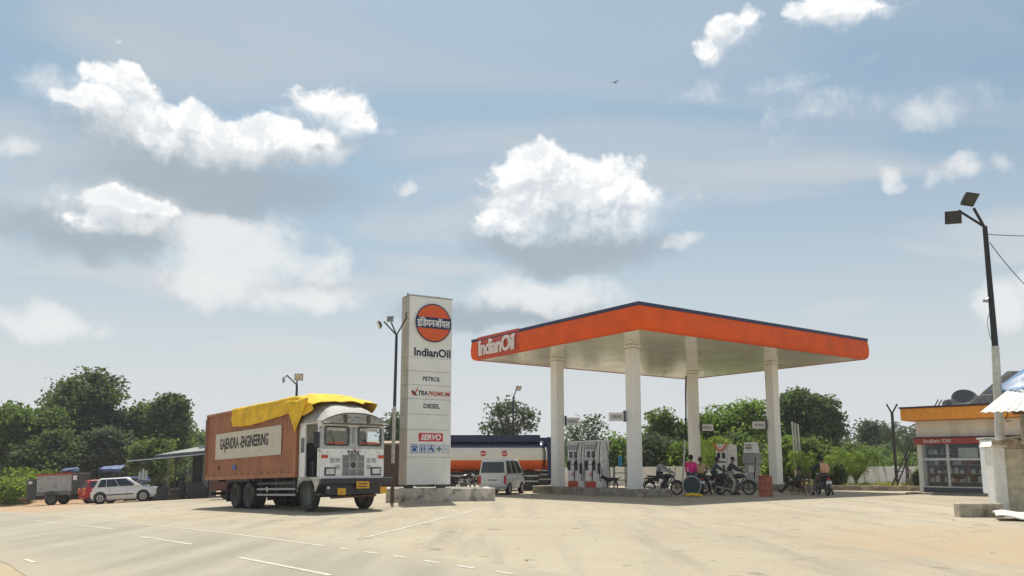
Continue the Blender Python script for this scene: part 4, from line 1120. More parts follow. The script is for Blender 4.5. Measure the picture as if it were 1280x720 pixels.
# tarpaulin over the front half of the container
def tarp():
    nx, nc = 60, 46; x0, x1 = -6.3, .45
    vs = []
    def prof_(c, q):
        # c from -1 (hem on the near side) to 1 (hem on the far side)
        hump = .12 + .02 * math.sin(q * 9) + .006 * math.sin(q * 23 + 1)
        drop = .66 + .10 * math.sin(q * 5.1 + .4) + .12 * min(1, max(0, (q - .75) / .15))
        a = abs(c)
        if a < .62:
            y = (HW + .06) * c / .62; z = ZT + .04 + hump * (1 - (a / .62) ** 2) + .010 * math.sin(c * 19 + q * 17)
        else:
            k = (a - .62) / .38; y = math.copysign(HW + .07 + .018 * math.sin(q * 34 + k * 3) * k + .02 * k, c); z = ZT + .04 - drop * k
        return y, z
    for i in range(nx + 1):
        q = i / nx; x = x0 + (x1 - x0) * q
        for j in range(nc + 1):
            c = -1 + 2 * j / nc
            y, z = prof_(c, q)
            xx = x + .06 * math.sin(c * 11)
            if x > XF + .02:                       # the free front edge sags and is gathered
                over = (x - XF) / (x1 - XF)
                z -= over * (.34 + .10 * abs(c) ** 2) - .012 * math.sin(c * 14) * over
                if abs(c) > .62: z += over * (ZT + .04 - z) * .80 - over * .30; y *= 1 - .06 * over
                if c > .35: z += .10 * over
            z += .007 * math.sin(q * 50 + c * 9) + .008 * math.sin(c * 23 + q * 13)
            if i == 0: xx += .06 * math.sin(j * 1.3)
            vs.append((xx, y, z))
    fs = []
    for i in range(nx):
        for j in range(nc): fs.append((i * (nc + 1) + j, i * (nc + 1) + j + 1, (i + 1) * (nc + 1) + j + 1, (i + 1) * (nc + 1) + j))
    m = MB(); m.v = vs; m.f = fs
    o = m.build('tarpaulin', mat('yellow_tarpaulin', (.80, .50, .035), .8, var=.14, scale=2.5, bump=.9, bscale=9, spec=.2, dirt=(.42, .26, .05), dirt_amt=.3), smooth=False)
    for p in o.data.polygons: p.use_smooth = True
    md = o.modifiers.new('thickness', 'SOLIDIFY'); md.thickness = .012
    tag(o, 'creased yellow tarpaulin thrown over the front half of the brown container', 'tarpaulin')
    o.location = truck.location; o.rotation_euler = truck.rotation_euler
    # flap hanging at the near front corner
    m = MB(); secs = []
    for i in range(9):
        q = i / 8; L_, R_ = XF - .75 + .72 * q ** .8, XF + .95 - .95 * q ** .9
        zz = ZT - .10 - q * 1.12
        secs.append([(L_ + (R_ - L_) * k / 6, -HW - .12 - .035 * math.sin(k * 1.6 + q * 4) * (1 - .5 * q), zz + .02 * math.sin(k * 2)) for k in range(7)])
    m.loft(secs, ring=False); f = m.build('flap', bpy.data.materials['yellow_tarpaulin'], o, smooth=True)
    md = f.modifiers.new('thickness', 'SOLIDIFY'); md.thickness = .012
tarp()

# ------------------------------------------------------------------ tanker lorries
def tanker(label):
    t = empty('tanker_lorry', (0, 0, 0), 0, label, 'tanker lorry', 'orange white and navy tanker lorries')
    # local x to the front, side seen is -y or +y alike
    bands = [('tank_top', navy, 25, 155), ('tank_white', mat('tank_white', (.80, .78, .72), .35, var=.04), None, None), ('tank_orange', mat('tank_orange', (.78, .12, .012), .3, var=.1), None, None)]
    A, B, zc = 1.2, .86, 1.95
    x0, x1 = -5.2, .25
    def el(q): return (A * math.copysign(abs(math.cos(q)) ** .8, math.cos(q)), zc + B * math.copysign(abs(math.sin(q)) ** .85, math.sin(q)))
    def arcs(name, m_, a0, a1, par):
        m = MB(); n = 14
        rings = []
        for x, k in ((x0 - .22, .35), (x0 - .17, .72), (x0 - .08, .93), (x0, 1), (x1, 1), (x1 + .08, .93), (x1 + .17, .72), (x1 + .22, .35)):
            rings.append([(x, el(R(a0 + (a1 - a0) * i / n))[0] * k, zc + (el(R(a0 + (a1 - a0) * i / n))[1] - zc) * k) for i in range(n + 1)])
        m.loft(rings, ring=False)
        return m.build(name, m_, par, smooth=True)
    navy_t = mat('tank_navy', (.035, .04, .09), .22, spec=.9)
    body = arcs('tank_top', navy_t, 28, 152, t)
    for s in (0, 1):
        a = (-12, 28) if s == 0 else (152, 192)
        arcs('white_band', bands[1][1], a[0], a[1], body)
        a = (-12, -15) if s == 0 else (192, 195)
        arcs('yellow_line', mat('line_yellow', (.65, .33, .02), .5), a[0], a[1], body)
    arcs('orange_belly', bands[2][1], -165, -15, body)
    for x in (x0 - .22, x1 + .22):
        MB().lathe([(0, 0), (.5, 0), (.5, .02)], (x, 0, zc), axis='X', n=20).build('end_plate', bands[1][1], body)
    # catwalk coaming along the top
    MB().bx(x0 + .1, x1 - .1, -.95, -.90, zc + .80, zc + 1.18).bx(x0 + .1, x1 - .1, .90, .95, zc + .80, zc + 1.18).bx(x0 + .1, x1 - .1, -.899, .899, zc + .82, zc + .87).build('coaming', navy, t)
    MB().bx(x0 - .62, x0 - .30, -1.2, 1.2, .75, zc + 1.05).build('rear_plate', navy, t)
    MB().bx(x0 + .4, 2.3, -.5, .5, .72, 1.05).build('chassis_frame', dark_metal, t)
    for s in (-1, 1):
        for xe in (-3.1, -1.9):
            e = MB().lathe([(0, s * 1.215), (.16, s * 1.215), (.16, s * 1.16)], (xe, 0, 2.08), axis='Y', n=24).build('round_emblem', mat('emblem_red', (.55, .03, .04), .5), t)
            MB().bx(xe - .13, xe + .13, s * 1.218, s * 1.222, 2.05, 2.11).build('emblem_bar', clean_white, e)
        for xe in (-4.4, -4.6): pass
        cr = MB(); rr_ = random.Random(2)
        for i in range(6):
            for j in range(3):
                pass
        # crates / lattice rack slung below and side guard
        rk = MB()
        for i in range(6): rk.bx(-3.9 + i * .26, -3.86 + i * .26, s * 1.08, s * 1.12, .42, .98)
        for j in range(5): rk.bx(-3.9, -2.54, s * 1.121, s * 1.16, .44 + j * .125, .47 + j * .125)
        rk.build('spare_rack', grey_metal, t)
        for (a, b) in ((-5.0, -4.2), (-2.2, .4)):
            for z in (.5, .8): MB().bx(a, b, s * 1.10 - .02, s * 1.10 + .02, z, z + .08).build('side_guard', pale_metal, t)
            k = a
            while k <= b + .01:
                MB().bx(k - .03, k + .03, s * 1.05 - .02, s * 1.05 + .02, .45, 1.05).build('guard_post', dark_metal, t); k += .8
        wheel(t, -4.5, s * .95, .5, .5, .3, s, hubg, dish=.6)
        wheel(t, 1.5, s * .98, .5, .5, .28, s, hubg, dish=.1)
    # cab
    m = MB(); m.loft([[(x - 1.75, -w, .75), (x - 1.75, w, .75), (x - 1.75, w, 1.8), (x - 1.75, w - .08, z), (x - 1.75, -w + .08, z), (x - 1.75, -w, 1.8)] for x, w, z in ((2.35, 1.15, 2.75), (3.9, 1.15, 2.8), (4.15, 1.12, 2.55))])
    cab = m.build('cab', mat('tanker_cab_paint', (.58, .09, .015), .4), t, bevel=.03)
    for s in (-1, 1): MB().bx(1.15, 1.95, s * 1.14, s * 1.16, 1.75, 2.4).build('side_window', window_dark, cab)
    MB().bx(2.35, 2.42, -1.0, 1.0, 1.7, 2.4).build('windscreen', window_dark, cab)
    MB().bx(2.35, 2.55, -1.15, 1.15, .5, .8).build('bumper', dark_metal, t)
    return t
tk = tanker('orange, white and navy tanker lorry parked behind the white van')
p = at(682, 46.0)
tk.rotation_euler = (0, 0, math.pi - R(2.5)); _d = Vector((math.cos(tk.rotation_euler.z), math.sin(tk.rotation_euler.z), 0))
_q = Vector((p.x, p.y, 0)) + _d * 5.4; tk.location = (_q.x, _q.y, gz(_q.x))
tk2 = copy_tree(tk); tk2['label'] = 'second tanker lorry mostly hidden behind the first, its end showing beside the leftmost column'
p = at(697, 51.0); _q = Vector((p.x, p.y, 0)) + _d * 5.4; tk2.location = (_q.x, _q.y, gz(_q.x))

# ------------------------------------------------------------------ cars
def car(name, label, cat, paint, L, W, prof_low, gh, wheels, wr, seams=(), glass=window_dark, group=None, lights='hatch', bump=None):
    """prof_low: stations (x, z_bottom, z_top, half width); gh: (xb0, xb1, xt0, xt1, zb, zt, wb, wt)"""
    t = empty(name, (0, 0, 0), 0, label, cat, group)
    secs = []
    for x, z0, z1, w in prof_low:
        r = min(.09, (z1 - z0) * .3)
        zm = z0 + (z1 - z0) * .55
        secs.append([(x, -w + .10, z0), (x, w - .10, z0), (x, w - .02, z0 + .10), (x, w, zm), (x, w - .035, z1 - r), (x, w - .12, z1), (x, -w + .12, z1), (x, -w + .035, z1 - r), (x, -w, zm), (x, -w + .02, z0 + .10)])
    body = MB().loft(secs).build('body', paint, t, smooth=True)
    xb0, xb1, xt0, xt1, zb, zt, wb, wt = gh
    zmid = zb + (zt - zb) * .9
    secs = [[(xb0, -wb, zb - .03), (xb0, wb, zb - .03), (xb1, wb, zb - .03), (xb1, -wb, zb - .03)],
            [(xt0 - .02, -wt, zmid), (xt0 - .02, wt, zmid), (xt1 + .03, wt, zmid), (xt1 + .03, -wt, zmid)],
            [(xt0 + .06, -wt + .08, zt), (xt0 + .06, wt - .08, zt), (xt1 - .10, wt - .08, zt), (xt1 - .10, -wt + .08, zt)]]
    cabin = MB().loft(secs).build('cabin', paint, t, bevel=.035, segs=2, smooth=True)
    def P(s, h, side):
        xa = xb0 + (xt0 - xb0) * h; xc = xb1 + (xt1 - xb1) * h
        return Vector((xa + (xc - xa) * s, side * (wb + (wt - wb) * h + .004), zb + (zmid - zb) * h))
    for side in (-1, 1):
        for (a, b) in seams:
            MB().quad(P(a, .06, side), P(b, .06, side), P(b, .97, side), P(a, .97, side), .006 * (1 if side < 0 else -1) * -1).build('side_window', glass, cabin)
    def E(x0, x1, s, h, off): return Vector((x0 + (x1 - x0) * h + off, s * (wb + (wt - wb) * h) * .88, zb + (zmid - zb) * h))
    MB().quad(E(xb1, xt1, -1, .1, .006), E(xb1, xt1, 1, .1, .006), E(xb1, xt1, 1, .92, .02), E(xb1, xt1, -1, .92, .02), .006).build('windscreen', glass, cabin)
    MB().quad(E(xb0, xt0, 1, .12, -.006), E(xb0, xt0, -1, .12, -.006), E(xb0, xt0, -1, .9, -.012), E(xb0, xt0, 1, .9, -.012), .006).build('rear_window', glass, cabin)
    hubs = mat('alloy_wheel', (.45, .46, .46), .35, metal=.4)
    for x in wheels:
        for s in (-1, 1):
            MB().lathe([(0, s * (W / 2 - .02)), (wr * 1.16, s * (W / 2 - .02)), (wr * 1.16, s * (W / 2 + .006)), (wr * 1.10, s * (W / 2 + .008)), (wr * 1.10, s * (W / 2 - .0)), (0, s * (W / 2 - .0))], (x, 0, wr + .02), axis='Y', n=24).build('wheel_arch', black_rubber, body)
            wheel(t, x, s * (W / 2 - .075), wr, wr, .18, s, hubs, dish=-.6)
    return t, body, cabin
white_car = mat('car_white', (.72, .72, .71), .18, var=.03)
low = [(0, .42, .80, .66), (.06, .30, .88, .78), (.35, .22, .98, .83), (1.0, .20, .98, .845), (2.2, .20, .95, .845), (2.75, .20, .93, .84), (3.3, .22, .84, .82), (3.65, .26, .74, .77), (3.82, .30, .62, .68), (3.86, .34, .54, .60)]
hb, hbody, hcab = car('hatchback_car', 'white hatchback car parked side-on at the roadside left of the truck', 'car', white_car, 3.86, 1.69, low, (.22, 2.95, .48, 2.12, .95, 1.50, .80, .62), (.62, 3.05), .325, ((.08, .255), (.27, .53), (.545, .90)))
for s in (-1, 1):
    MB().bx(1.0, 2.5, s * .845, s * .868, .47, .53).build('rubbing_strip', dark_metal, hbody)
    MB().box((3.62, s * .70, .70), (.34, .14, .13), rot=(0, .25, s * -.25)).build('headlight', mat('head_lens', (.62, .64, .64), .12), hbody, bevel=.03)
    MB().box((.06, s * .71, .83), (.16, .14, .22)).build('tail_light', mat('tail_red', (.45, .02, .02), .2), hbody, bevel=.02)
    MB().box((2.62, s * .90, 1.0), (.10, .16, .12)).build('wing_mirror', white_car, hbody, bevel=.02)
    for x in (1.18, 2.12): MB().bx(x - .005, x + .005, s * .846, s * .853, .30, .93).build('door_seam', dark_metal, hbody)
    for x in (1.32, 2.28): MB().bx(x, x + .15, s * .85, s * .866, .80, .83).build('door_handle', white_car, hbody)
MB().bx(3.80, 3.88, -.5, .5, .34, .48).build('grille', dark_metal, hbody)
p = at(155, 48.2, 628); seat(hb, p.x - 1.9, p.y + .25, R(7))
# red car, behind the white one, rear towards the lens
red_car = mat('car_red', (.42, .015, .025), .22, var=.05)
low = [(0, .45, .85, .66), (.07, .32, .96, .78), (.4, .24, 1.0, .83), (1.2, .22, .98, .84), (2.4, .22, .95, .84), (3.0, .24, .88, .80), (3.5, .3, .72, .72), (3.6, .36, .6, .6)]
rc, rbody, rcab = car('red_car', 'red car half hidden behind the white hatchback', 'car', red_car, 3.6, 1.66, low, (.12, 2.7, .35, 1.9, .96, 1.48, .78, .62), (.6, 2.9), .29, ((.06, .40), (.44, .86)))
for s in (-1, 1): MB().bx(-.03, .08, s * .70 - .09, s * .70 + .09, .62, .98).build('tail_light', mat('tail_amber', (.7, .22, .03), .25), rbody, bevel=.02)
MB().bx(-.05, .03, -.7, .7, .36, .50).build('rear_bumper', red_car, rbody, bevel=.02)
p = at(113, 51, 628); seat(rc, p.x - .7, p.y + .2, R(40))
# van seen from behind
van_paint = mat('van_silver', (.62, .63, .63), .3, var=.04, dirt=(.36, .33, .27), dirt_amt=.25)
low = [(0, .36, .92, .66), (.05, .30, .98, .70), (.5, .26, 1.0, .73), (2.0, .26, .98, .73), (2.9, .26, .95, .72), (3.15, .30, .86, .68), (3.25, .4, .7, .62)]
vn, vbody, vcab = car('minivan', 'silver minivan seen from behind in front of the tanker lorry', 'van', van_paint, 3.25, 1.46, low, (.03, 3.05, .16, 2.35, .98, 1.72, .70, .60), (.5, 2.55), .27, ((.05, .30), (.34, .60), (.64, .90)))
for s in (-1, 1):
    MB().bx(-.03, .04, s * .64 - .055, s * .64 + .055, .52, .92).build('tail_light', mat('tail_red', (.45, .02, .02), .2), vbody, bevel=.01)
    MB().box((2.75, s * .80, 1.12), (.08, .14, .16)).build('wing_mirror', dark_metal, vbody, bevel=.02)
vp = MB().bx(-.035, -.01, -.34, .30, .60, .82).build('number_plate', clean_white, vbody)
for k in range(7): MB().bx(-.039, -.0355, -.27 + k * .075, -.225 + k * .075, .67, .76).build('plate_mark', text_black, vp)
MB().bx(-.10, .03, -.70, .70, .28, .42).build('rear_bumper', grey_metal, vbody, bevel=.02)
MB().tube([(-.01, .1, 1.08), (-.03, -.3, 1.14)], .01, 5).build('rear_wiper', dark_metal, vbody)
p = at(615.5, 38.6, 615); seat(vn, p.x, p.y, R(90 - 17))
vn.scale = (1.02, 1.0, 1.0)

# ------------------------------------------------------------------ trailer-mounted generator
t = empty('generator_trailer', (0, 0, 0), 0, 'grey two-wheeled generator trailer with dark ends parked at the left roadside', 'trailer')
gy = mat('trailer_grey', (.36, .375, .37), .55, dirt=(.22, .2, .16), dirt_amt=.3); gd = mat('trailer_dark', (.05, .055, .055), .55)
MB().bx(-1.0, 1.25, -.8, .8, .85, 1.95).build('side_housing', gy, t, bevel=.03)
MB().bx(-1.62, -1.01, -.82, .82, .40, 1.75).build('front_cabinet', gd, t, bevel=.03)
MB().bx(1.26, 1.75, -.82, .82, .62, 2.0).build('rear_cabinet', gd, t, bevel=.03)
MB().bx(-1.0, 1.25, -.84, .84, .62, .84).build('skirt', mat('skirt_grey', (.16, .17, .16), .6), t, bevel=.01)
MB().bx(-1.1, 1.3, -.83, .83, 1.951, 2.05).build('orange_rail', mat('rail_orange', (.45, .09, .03), .7), t)
MB().bx(1.35, 1.6, -.836, -.821, 1.55, 1.85).build('white_notice', clean_white, t)
MB().bx(-1.5, -1.25, -.836, -.821, 1.45, 1.62).build('white_notice', clean_white, t)
MB().bx(.2, .3, -.83, -.801, 1.15, 1.2).build('latch', dark_metal, t)
MB().tube([(-1.6, -.4, .5), (-2.5, 0, .48)], .05, 6).tube([(-1.6, .4, .5), (-2.5, 0, .48)], .05, 6).build('drawbar', rust, t)
MB().box((-2.1, 0, .42), (.5, .3, .28)).build('tow_hitch_box', rust, t, bevel=.04)
for s in (-1, 1):
    wheel(t, 0.0, s * .86, .37, .39, .24, s, hubg, dish=0)
    MB().ring((0, s * .86, .38), .50, .04, 'Y', 12, 5, arc=(0, math.pi)).build('mudguard', gd, t)
p = at(72, 54.0, 630); seat(t, p.x, p.y, R(4))
tr_ = t
b_ = MB()
for i in range(9):
    b_.lathe([(0, -.12), (.2, -.06), (.22, .05), (.1, .14), (0, .15)], (random.uniform(-.5, .5), random.uniform(-.3, .3), random.uniform(0, .14)), n=9)
o = tag(b_.build('bundle', mat('bundle_blue', (.10, .16, .26), .8, bump=.5), smooth=True), 'blue grey cloth bundle lying on top of the generator trailer', 'bundle')
o.parent = None; o.location = tr_.matrix_basis @ Vector((.75, 0, 2.12)); o.rotation_euler = tr_.rotation_euler
# ------------------------------------------------------------------ shop at the right
SHA = math.atan2(-.70, .71)
e_ = ray(1150, 612); SHY = 38.0; shx = e_[0] * SHY
cream_wall = mat('cream_wall', (.78, .75, .66), .75, var=.05, scale=1, dirt=(.46, .41, .31), dirt_amt=.3, dirt_scale=1, streak=True)
shop = empty('petrol_station_shop', (shx, SHY, gz(shx)), SHA, 'cream shop with orange roof fascia and glazed front under a red name band', 'shop')
MB().bx(0, .17, 0, .3, 0, 3.4).bx(2.80, 9, 0, .3, 0, 3.4).bx(.171, 2.799, 0, .3, 2.42, 3.4).bx(.171, 2.799, .0, .3, 0, .30).bx(8.7, 9, .301, 6, 0, 3.4).bx(0, 8.699, 5.7, 6, 0, 3.4).bx(0, .25, .301, 5.699, 0, 3.4).build('wall', cream_wall, shop)
rf = MB().bx(-.40, 10, -.75, 6.8, 3.42, 3.98).build('roof_fascia', mat('amber_fascia', (.86, .33, .025), .55, var=.06), shop, bevel=.02)
MB().bx(-.44, 10.05, -.80, 6.85, 3.985, 4.06).build('roof_edge', mat('dark_plum', (.05, .025, .035), .6), rf)
MB().bx(-.03, 9.05, -.28, -.003, 2.30, 2.58).build('name_band', mat('brick_red_band', (.36, .05, .04), .5, var=.1), shop, bevel=.01)
MB().bx(-.04, 9.06, -.30, -.003, 2.585, 2.64).build('band_edge', mat('dark_plum', (.05, .025, .035), .6), shop)
text('Indian Oil', mat('shop_lettering', (.66, .58, .54), .5, var=0), shop, frame((.98, -.286, 2.45), (1, 0, 0), (0, 0, 1)), w=1.15, h=.17, off=.012)
MB().bx(-.3, 9.2, -1.1, -.002, -.1, .07).build('step', concrete, shop)
MB().bx(.172, 8.9, -.012, -.002, .075, .297).build('tiled_base', mat('base_dark', (.07, .07, .08), .4), shop)
alu = mat('window_frame', (.66, .66, .64), .4)
def bay(x0, x1, z0, z1):
    f = MB(); y = .06
    f.bx(x0, x0 + .05, y - .04, y + .04, z0, z1).bx(x1 - .05, x1, y - .04, y + .04, z0, z1).bx(x0 + .051, x1 - .051, y - .04, y + .04, z0, z0 + .05).bx(x0 + .051, x1 - .051, y - .04, y + .04, z1 - .05, z1)
    w_ = f.build('window', alu, shop)
    MB().bx(x0 + .052, x1 - .052, y - .006, y + .006, z0 + .052, z1 - .052).build('pane', clear_glass('shop_glass'), w_)
for a, b in ((.175, 1.30), (1.305, 2.795)):
    bay(a, b, .305, 1.60); bay(a, b, 1.605, 2.41)
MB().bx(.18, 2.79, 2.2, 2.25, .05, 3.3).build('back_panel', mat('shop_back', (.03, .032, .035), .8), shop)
MB().bx(1.75, 2.55, .08, .09, 1.68, 2.12).build('paper_notice', mat('paper', (.6, .58, .5), .7), shop)
sh = empty('display_shelf', (0, 0, 0), 0, 'metal display shelving behind the glass of the shop', 'shelf')
sh.location = shop.location; sh.rotation_euler = shop.rotation_euler
for z in (.55, .95, 1.35, 1.85): MB().bx(.3, 2.7, .45, .80, z - .02, z).build('shelf', grey_metal, sh)
for x in (.3, 1.1, 1.9, 2.68): MB().bx(x, x + .03, .44, .81, .05, 2.2).build('upright', dark_metal, sh)
cans = [mat('can_white', (.55, .54, .5), .4), mat('can_silver', (.4, .42, .42), .3), mat('can_red', (.4, .04, .03), .4), mat('can_green', (.10, .22, .16), .4)]
cm = []
for c in cans:
    o = MB().loft([[(-.09, -.05, 0), (.09, -.05, 0), (.09, .05, 0), (-.09, .05, 0)], [(-.09, -.05, .20), (.09, -.05, .20), (.09, .05, .20), (-.09, .05, .20)], [(-.03, -.03, .26), (.05, -.03, .26), (.05, .03, .26), (-.03, .03, .26)]]).build('oil_can', c)
    cm.append(o.data); bpy.data.objects.remove(o)
rc_ = random.Random(4)
for z in (.95, 1.35, .55, 1.85):
    x = .42
    while x < 2.6:
        if rc_.random() < .82:
            o = bpy.data.objects.new('oil_can', cm[rc_.choice((0, 0, 1, 1, 0, 2, 3))]); COL.objects.link(o)
            o.matrix_basis = shop.matrix_basis @ Matrix.Translation((x, .55, z + .001))
            o.scale = (1, 1, rc_.uniform(.55, 1.2))
            tag(o, 'small oil container lined up on the shelving behind the shop glass', 'can', 'oil containers on the shop shelves')
        x += rc_.choice((.19, .21, .24, .33))
# things on the roof
def sp_(u, v, Y): a = ray(u, v); return Vector((a[0] * Y, Y, EYE + a[1] * Y))
c = sp_(1206, 503, 38.2)
dsh = empty('satellite_dish', (c.x, c.y, 4.08 + gz(shx)), R(-20), 'dark mesh satellite dish on the roof of the shop', 'dish')
m = MB(); M = Matrix.Translation((0, 0, .32)) @ Matrix.Rotation(R(55), 4, 'X') @ Matrix.Rotation(R(0), 4, 'Z')
m.lathe([(0, 0), (.2, .02), (.4, .07), (.58, .16), (.59, .16), (.4, .055), (.2, .0), (0, -.02)], n=30, M=M); m.build('reflector', mat('dish_grey', (.10, .105, .10), .6), dsh, smooth=True)
MB().tube([(0, 0, 0), (0, 0, .34)], .03, 6).build('mast', dark_metal, dsh)
c = sp_(1188, 509, 38.5)
d2 = empty('satellite_dish', (c.x, c.y, 4.05 + gz(shx)), R(-20), 'smaller dish low on the shop roof left of the big one', 'dish')
MB().lathe([(0, 0), (.2, .04), (.36, .12), (.37, .12), (.2, .03), (0, -.02)], n=24, M=Matrix.Translation((0, 0, .12)) @ Matrix.Rotation(R(45), 4, 'X')).build('reflector', bpy.data.materials['dish_grey'], d2, smooth=True)
MB().tube([(0, 0, 0), (0, 0, .14)], .03, 6).build('mast', dark_metal, d2)
for (ua, va, ub, vb) in ((1166, 511.5, 1173, 499.5), (1170.5, 511, 1177, 500)):
    tag(MB().tube([sp_(ua, va, 38.6), sp_(ub, vb, 38.6)], .03, 6).build('roof_rod', dark_metal), ('left' if ua < 1168 else 'right') + ' one of two short dark rods leaning up from the shop roof edge', 'rod', 'pair of leaning rods on the shop roof')
sol = empty('solar_panel_rack', (shx + 3.4, 37.2, 4.0), 0, 'tilted solar panel rack on the shop roof seen from below', 'solar panel')
A_, B_, C_, D_ = (sp_(1208, 508, 37.6) - sol.location, sp_(1260, 464, 35.8) - sol.location, sp_(1312, 464, 33.8) - sol.location, sp_(1264, 508, 35.4) - sol.location)
n_ = (D_ - A_).cross(B_ - A_).normalized()
for i in range(5):
    for j in range(3):
        def lp(a, b): return A_.lerp(D_, a).lerp(B_.lerp(C_, a), b)
        a0, a1, b0, b1 = i / 5 + .006, (i + 1) / 5 - .006, j / 3 + .01, (j + 1) / 3 - .01
        p = MB().quad(lp(a0, b0), lp(a1, b0), lp(a1, b1), lp(a0, b1), .04).build('panel', mat('panel_back', (.16, .16, .145), .6, var=.2), sol)
for b in (0, .33, .66, 1):
    MB().tube([A_.lerp(B_, b) - n_ * .06, D_.lerp(C_, b) - n_ * .06], .035, 5).build('rail', grey_metal, sol)
for a in (0, .5, 1):
    MB().tube([A_.lerp(D_, a) - n_ * .1, B_.lerp(C_, a) - n_ * .1], .035, 5).build('rail', dark_metal, sol)
    p = B_.lerp(C_, a); MB().tube([p, (p.x, p.y, .1)], .035, 5).build('post', grey_metal, sol)
    p = A_.lerp(D_, a); MB().tube([p, (p.x, p.y, .05)], .035, 5).build('post', grey_metal, sol)

# ------------------------------------------------------------------ roadside stall on the far right
moss = mat('mossy_plaster', (.56, .50, .37), .9, var=.15, bump=.4, dirt=(.14, .125, .06), dirt_amt=.45, dirt_scale=1.1, streak=True)
lime = mat('lime_wash', (.80, .79, .75), .8, var=.06, dirt=(.34, .28, .19), dirt_amt=.3, dirt_scale=2, streak=True)
pz = on_ground(1251, 645); sx_, sy_ = pz.x, pz.y
st = empty('roadside_stall_wall', (sx_, sy_, gz(sx_)), R(-6), 'whitewashed pier and moss-stained wall of the stall at the right edge', 'wall')
MB().bx(-.08, .26, 0, .45, -.1, 1.86).build('pier', lime, st, bevel=.03)
MB().prism([(-.14, 1.86), (.30, 1.86), (.24, 1.96), (-.05, 2.0)], -.06, .62).build('pier_cap', lime, st)
MB().bx(.265, 4.6, .06, .32, -.1, 1.82).build('side_wall', moss, st, bevel=.02)
MB().bx(.245, 4.6, -.02, .44, 1.825, 1.90).build('coping', mat('coping_beige', (.45, .38, .27), .85, dirt=(.2, .15, .1), dirt_amt=.5, dirt_scale=4), st, bevel=.02)
pl = on_ground(1200, 646.5)
o = tag(MB().bx(0, (sx_ - pl.x) - .22, 0, .30, -.1, .36).build('low_plinth', mat('plinth_patchy', (.50, .44, .34), .9, dirt=(.17, .12, .08), dirt_amt=.6, dirt_scale=2.5, bump=.4), bevel=.02), 'low stained masonry plinth left of the whitewashed pier', 'low wall')
o.location = (pl.x, pl.y, gz(pl.x)); o.rotation_euler = (0, 0, R(-3))
cb = sp_(1231.5, 617, 22.4)
t = empty('utility_cabinet', (cb.x + .50, 22.4, cb.z), R(-8), 'pale blue-white utility cabinet with side louvres behind the pier', 'cabinet')
MB().bx(-.42, .42, -.2, .25, 0, 1.5).build('cabinet_box', mat('cabinet_pale', (.70, .75, .76), .5, var=.04), t, bevel=.02)
MB().bx(-.46, .46, -.24, .29, 1.505, 1.56).build('lid', mat('cabinet_lid', (.5, .5, .45), .6), t)
for k in range(12): MB().bx(-.2, .02, -.215, -.201, .08 + k * .055, .105 + k * .055).build('louvre', grey_metal, t)
MB().bx(-.10, .10, -.05, .12, -.38, -.001).build('stand', dark_metal, t)
o = tag(MB().bx(-.3, .3, -.2, .25, 0, .14).build('base_block', mat('base_brick', (.34, .22, .13), .9, var=.25, bump=.4), bevel=.03), 'small brown masonry block under the utility cabinet', 'block')
o.location = (cb.x + .42, 22.3, gz(cb.x)); 
MB()
o = tag(MB().bx(-.9, .9, -.5, .5, .0, .12).box((.2, -.1, .15), (1.0, .5, .07), rot=(0, .1, .3)).build('broken_slab', mat('slab_brown', (.35, .26, .17), .9, bump=.5, var=.3)), 'broken brown slab and sacks lying on top of the stall wall', 'slab')
q = sp_(1275, 549, 21.6); o.location = (q.x, 21.5, gz(sx_) + 1.905); o.scale = (.8, .4, 1)
# crumpled white sheet on the ground
vs = []; fs = []; nx, ny = 36, 16
A0, B0 = on_ground(1244, 648), on_ground(1300, 652)
for i in range(nx + 1):
    for j in range(ny + 1):
        a, b = i / nx, j / ny
        x = A0.x + a * 3.0 - .5 * b; y = A0.y + .1 - a * .55 - b * (1.05 + .35 * math.sin(a * 4)) + .08 * math.sin(a * 17)
        z = gz(x) + .02 + .10 * (math.sin(a * 9 + b * 3) * .5 + .5) * (1 - b * .5) + .035 * math.sin(a * 23 + b * 7) + .05
        vs.append((x, y, z))
for i in range(nx):
    for j in range(ny): fs.append((i * (ny + 1) + j, i * (ny + 1) + j + 1, (i + 1) * (ny + 1) + j + 1, (i + 1) * (ny + 1) + j))
m = MB(); m.v = vs; m.f = fs
o = m.build('plastic_sheet', mat('sheet_white', (.66, .65, .6), .6, var=.08, dirt=(.4, .33, .22), dirt_amt=.3), smooth=True)
md = o.modifiers.new('thickness', 'SOLIDIFY'); md.thickness = .03
tag(o, 'crumpled white sheet lying on the ground at the foot of the stall wall', 'sheet')
# corrugated awning
aw = empty('stall_awning', (sx_, 20.0, 0), 0, 'white corrugated awning over the roadside stall at the right edge', 'awning')
A_ = sp_(1225, 515.5, 19.6) - aw.location; C_ = sp_(1259, 488, 21.6) - aw.location
B_ = A_ + Vector((4.5, -1.6, .12)); D_ = C_ + Vector((4.0, -1.4, .12))
secs = []; n = 150
for k in range(n + 1):
    q = k / n; w = .013 * math.sin(q * n * math.pi / 2.6)
    lo = A_.lerp(B_, q) + Vector((0, 0, w)); hi = C_.lerp(D_, q) + Vector((0, 0, w))
    mid = lo.lerp(hi, .5) + Vector((0, 0, .05 * math.sin(q * 9)))
    secs.append([lo, mid, hi, hi + Vector((0, 0, -.015)), mid + Vector((0, 0, -.015)), lo + Vector((0, 0, -.015))])
MB().loft(secs).build('corrugated_sheet', mat('awning_white', (.66, .66, .62), .6, var=.05, dirt=(.38, .36, .3), dirt_amt=.3), aw, smooth=False)
for q, r in ((.12, .03), (1, .03)):
    p = A_.lerp(B_, q) + (C_ - A_) * .10; MB().tube([p + Vector((0, 0, -.05)), (p.x, p.y, gz(sx_))], .0, 4) if False else None
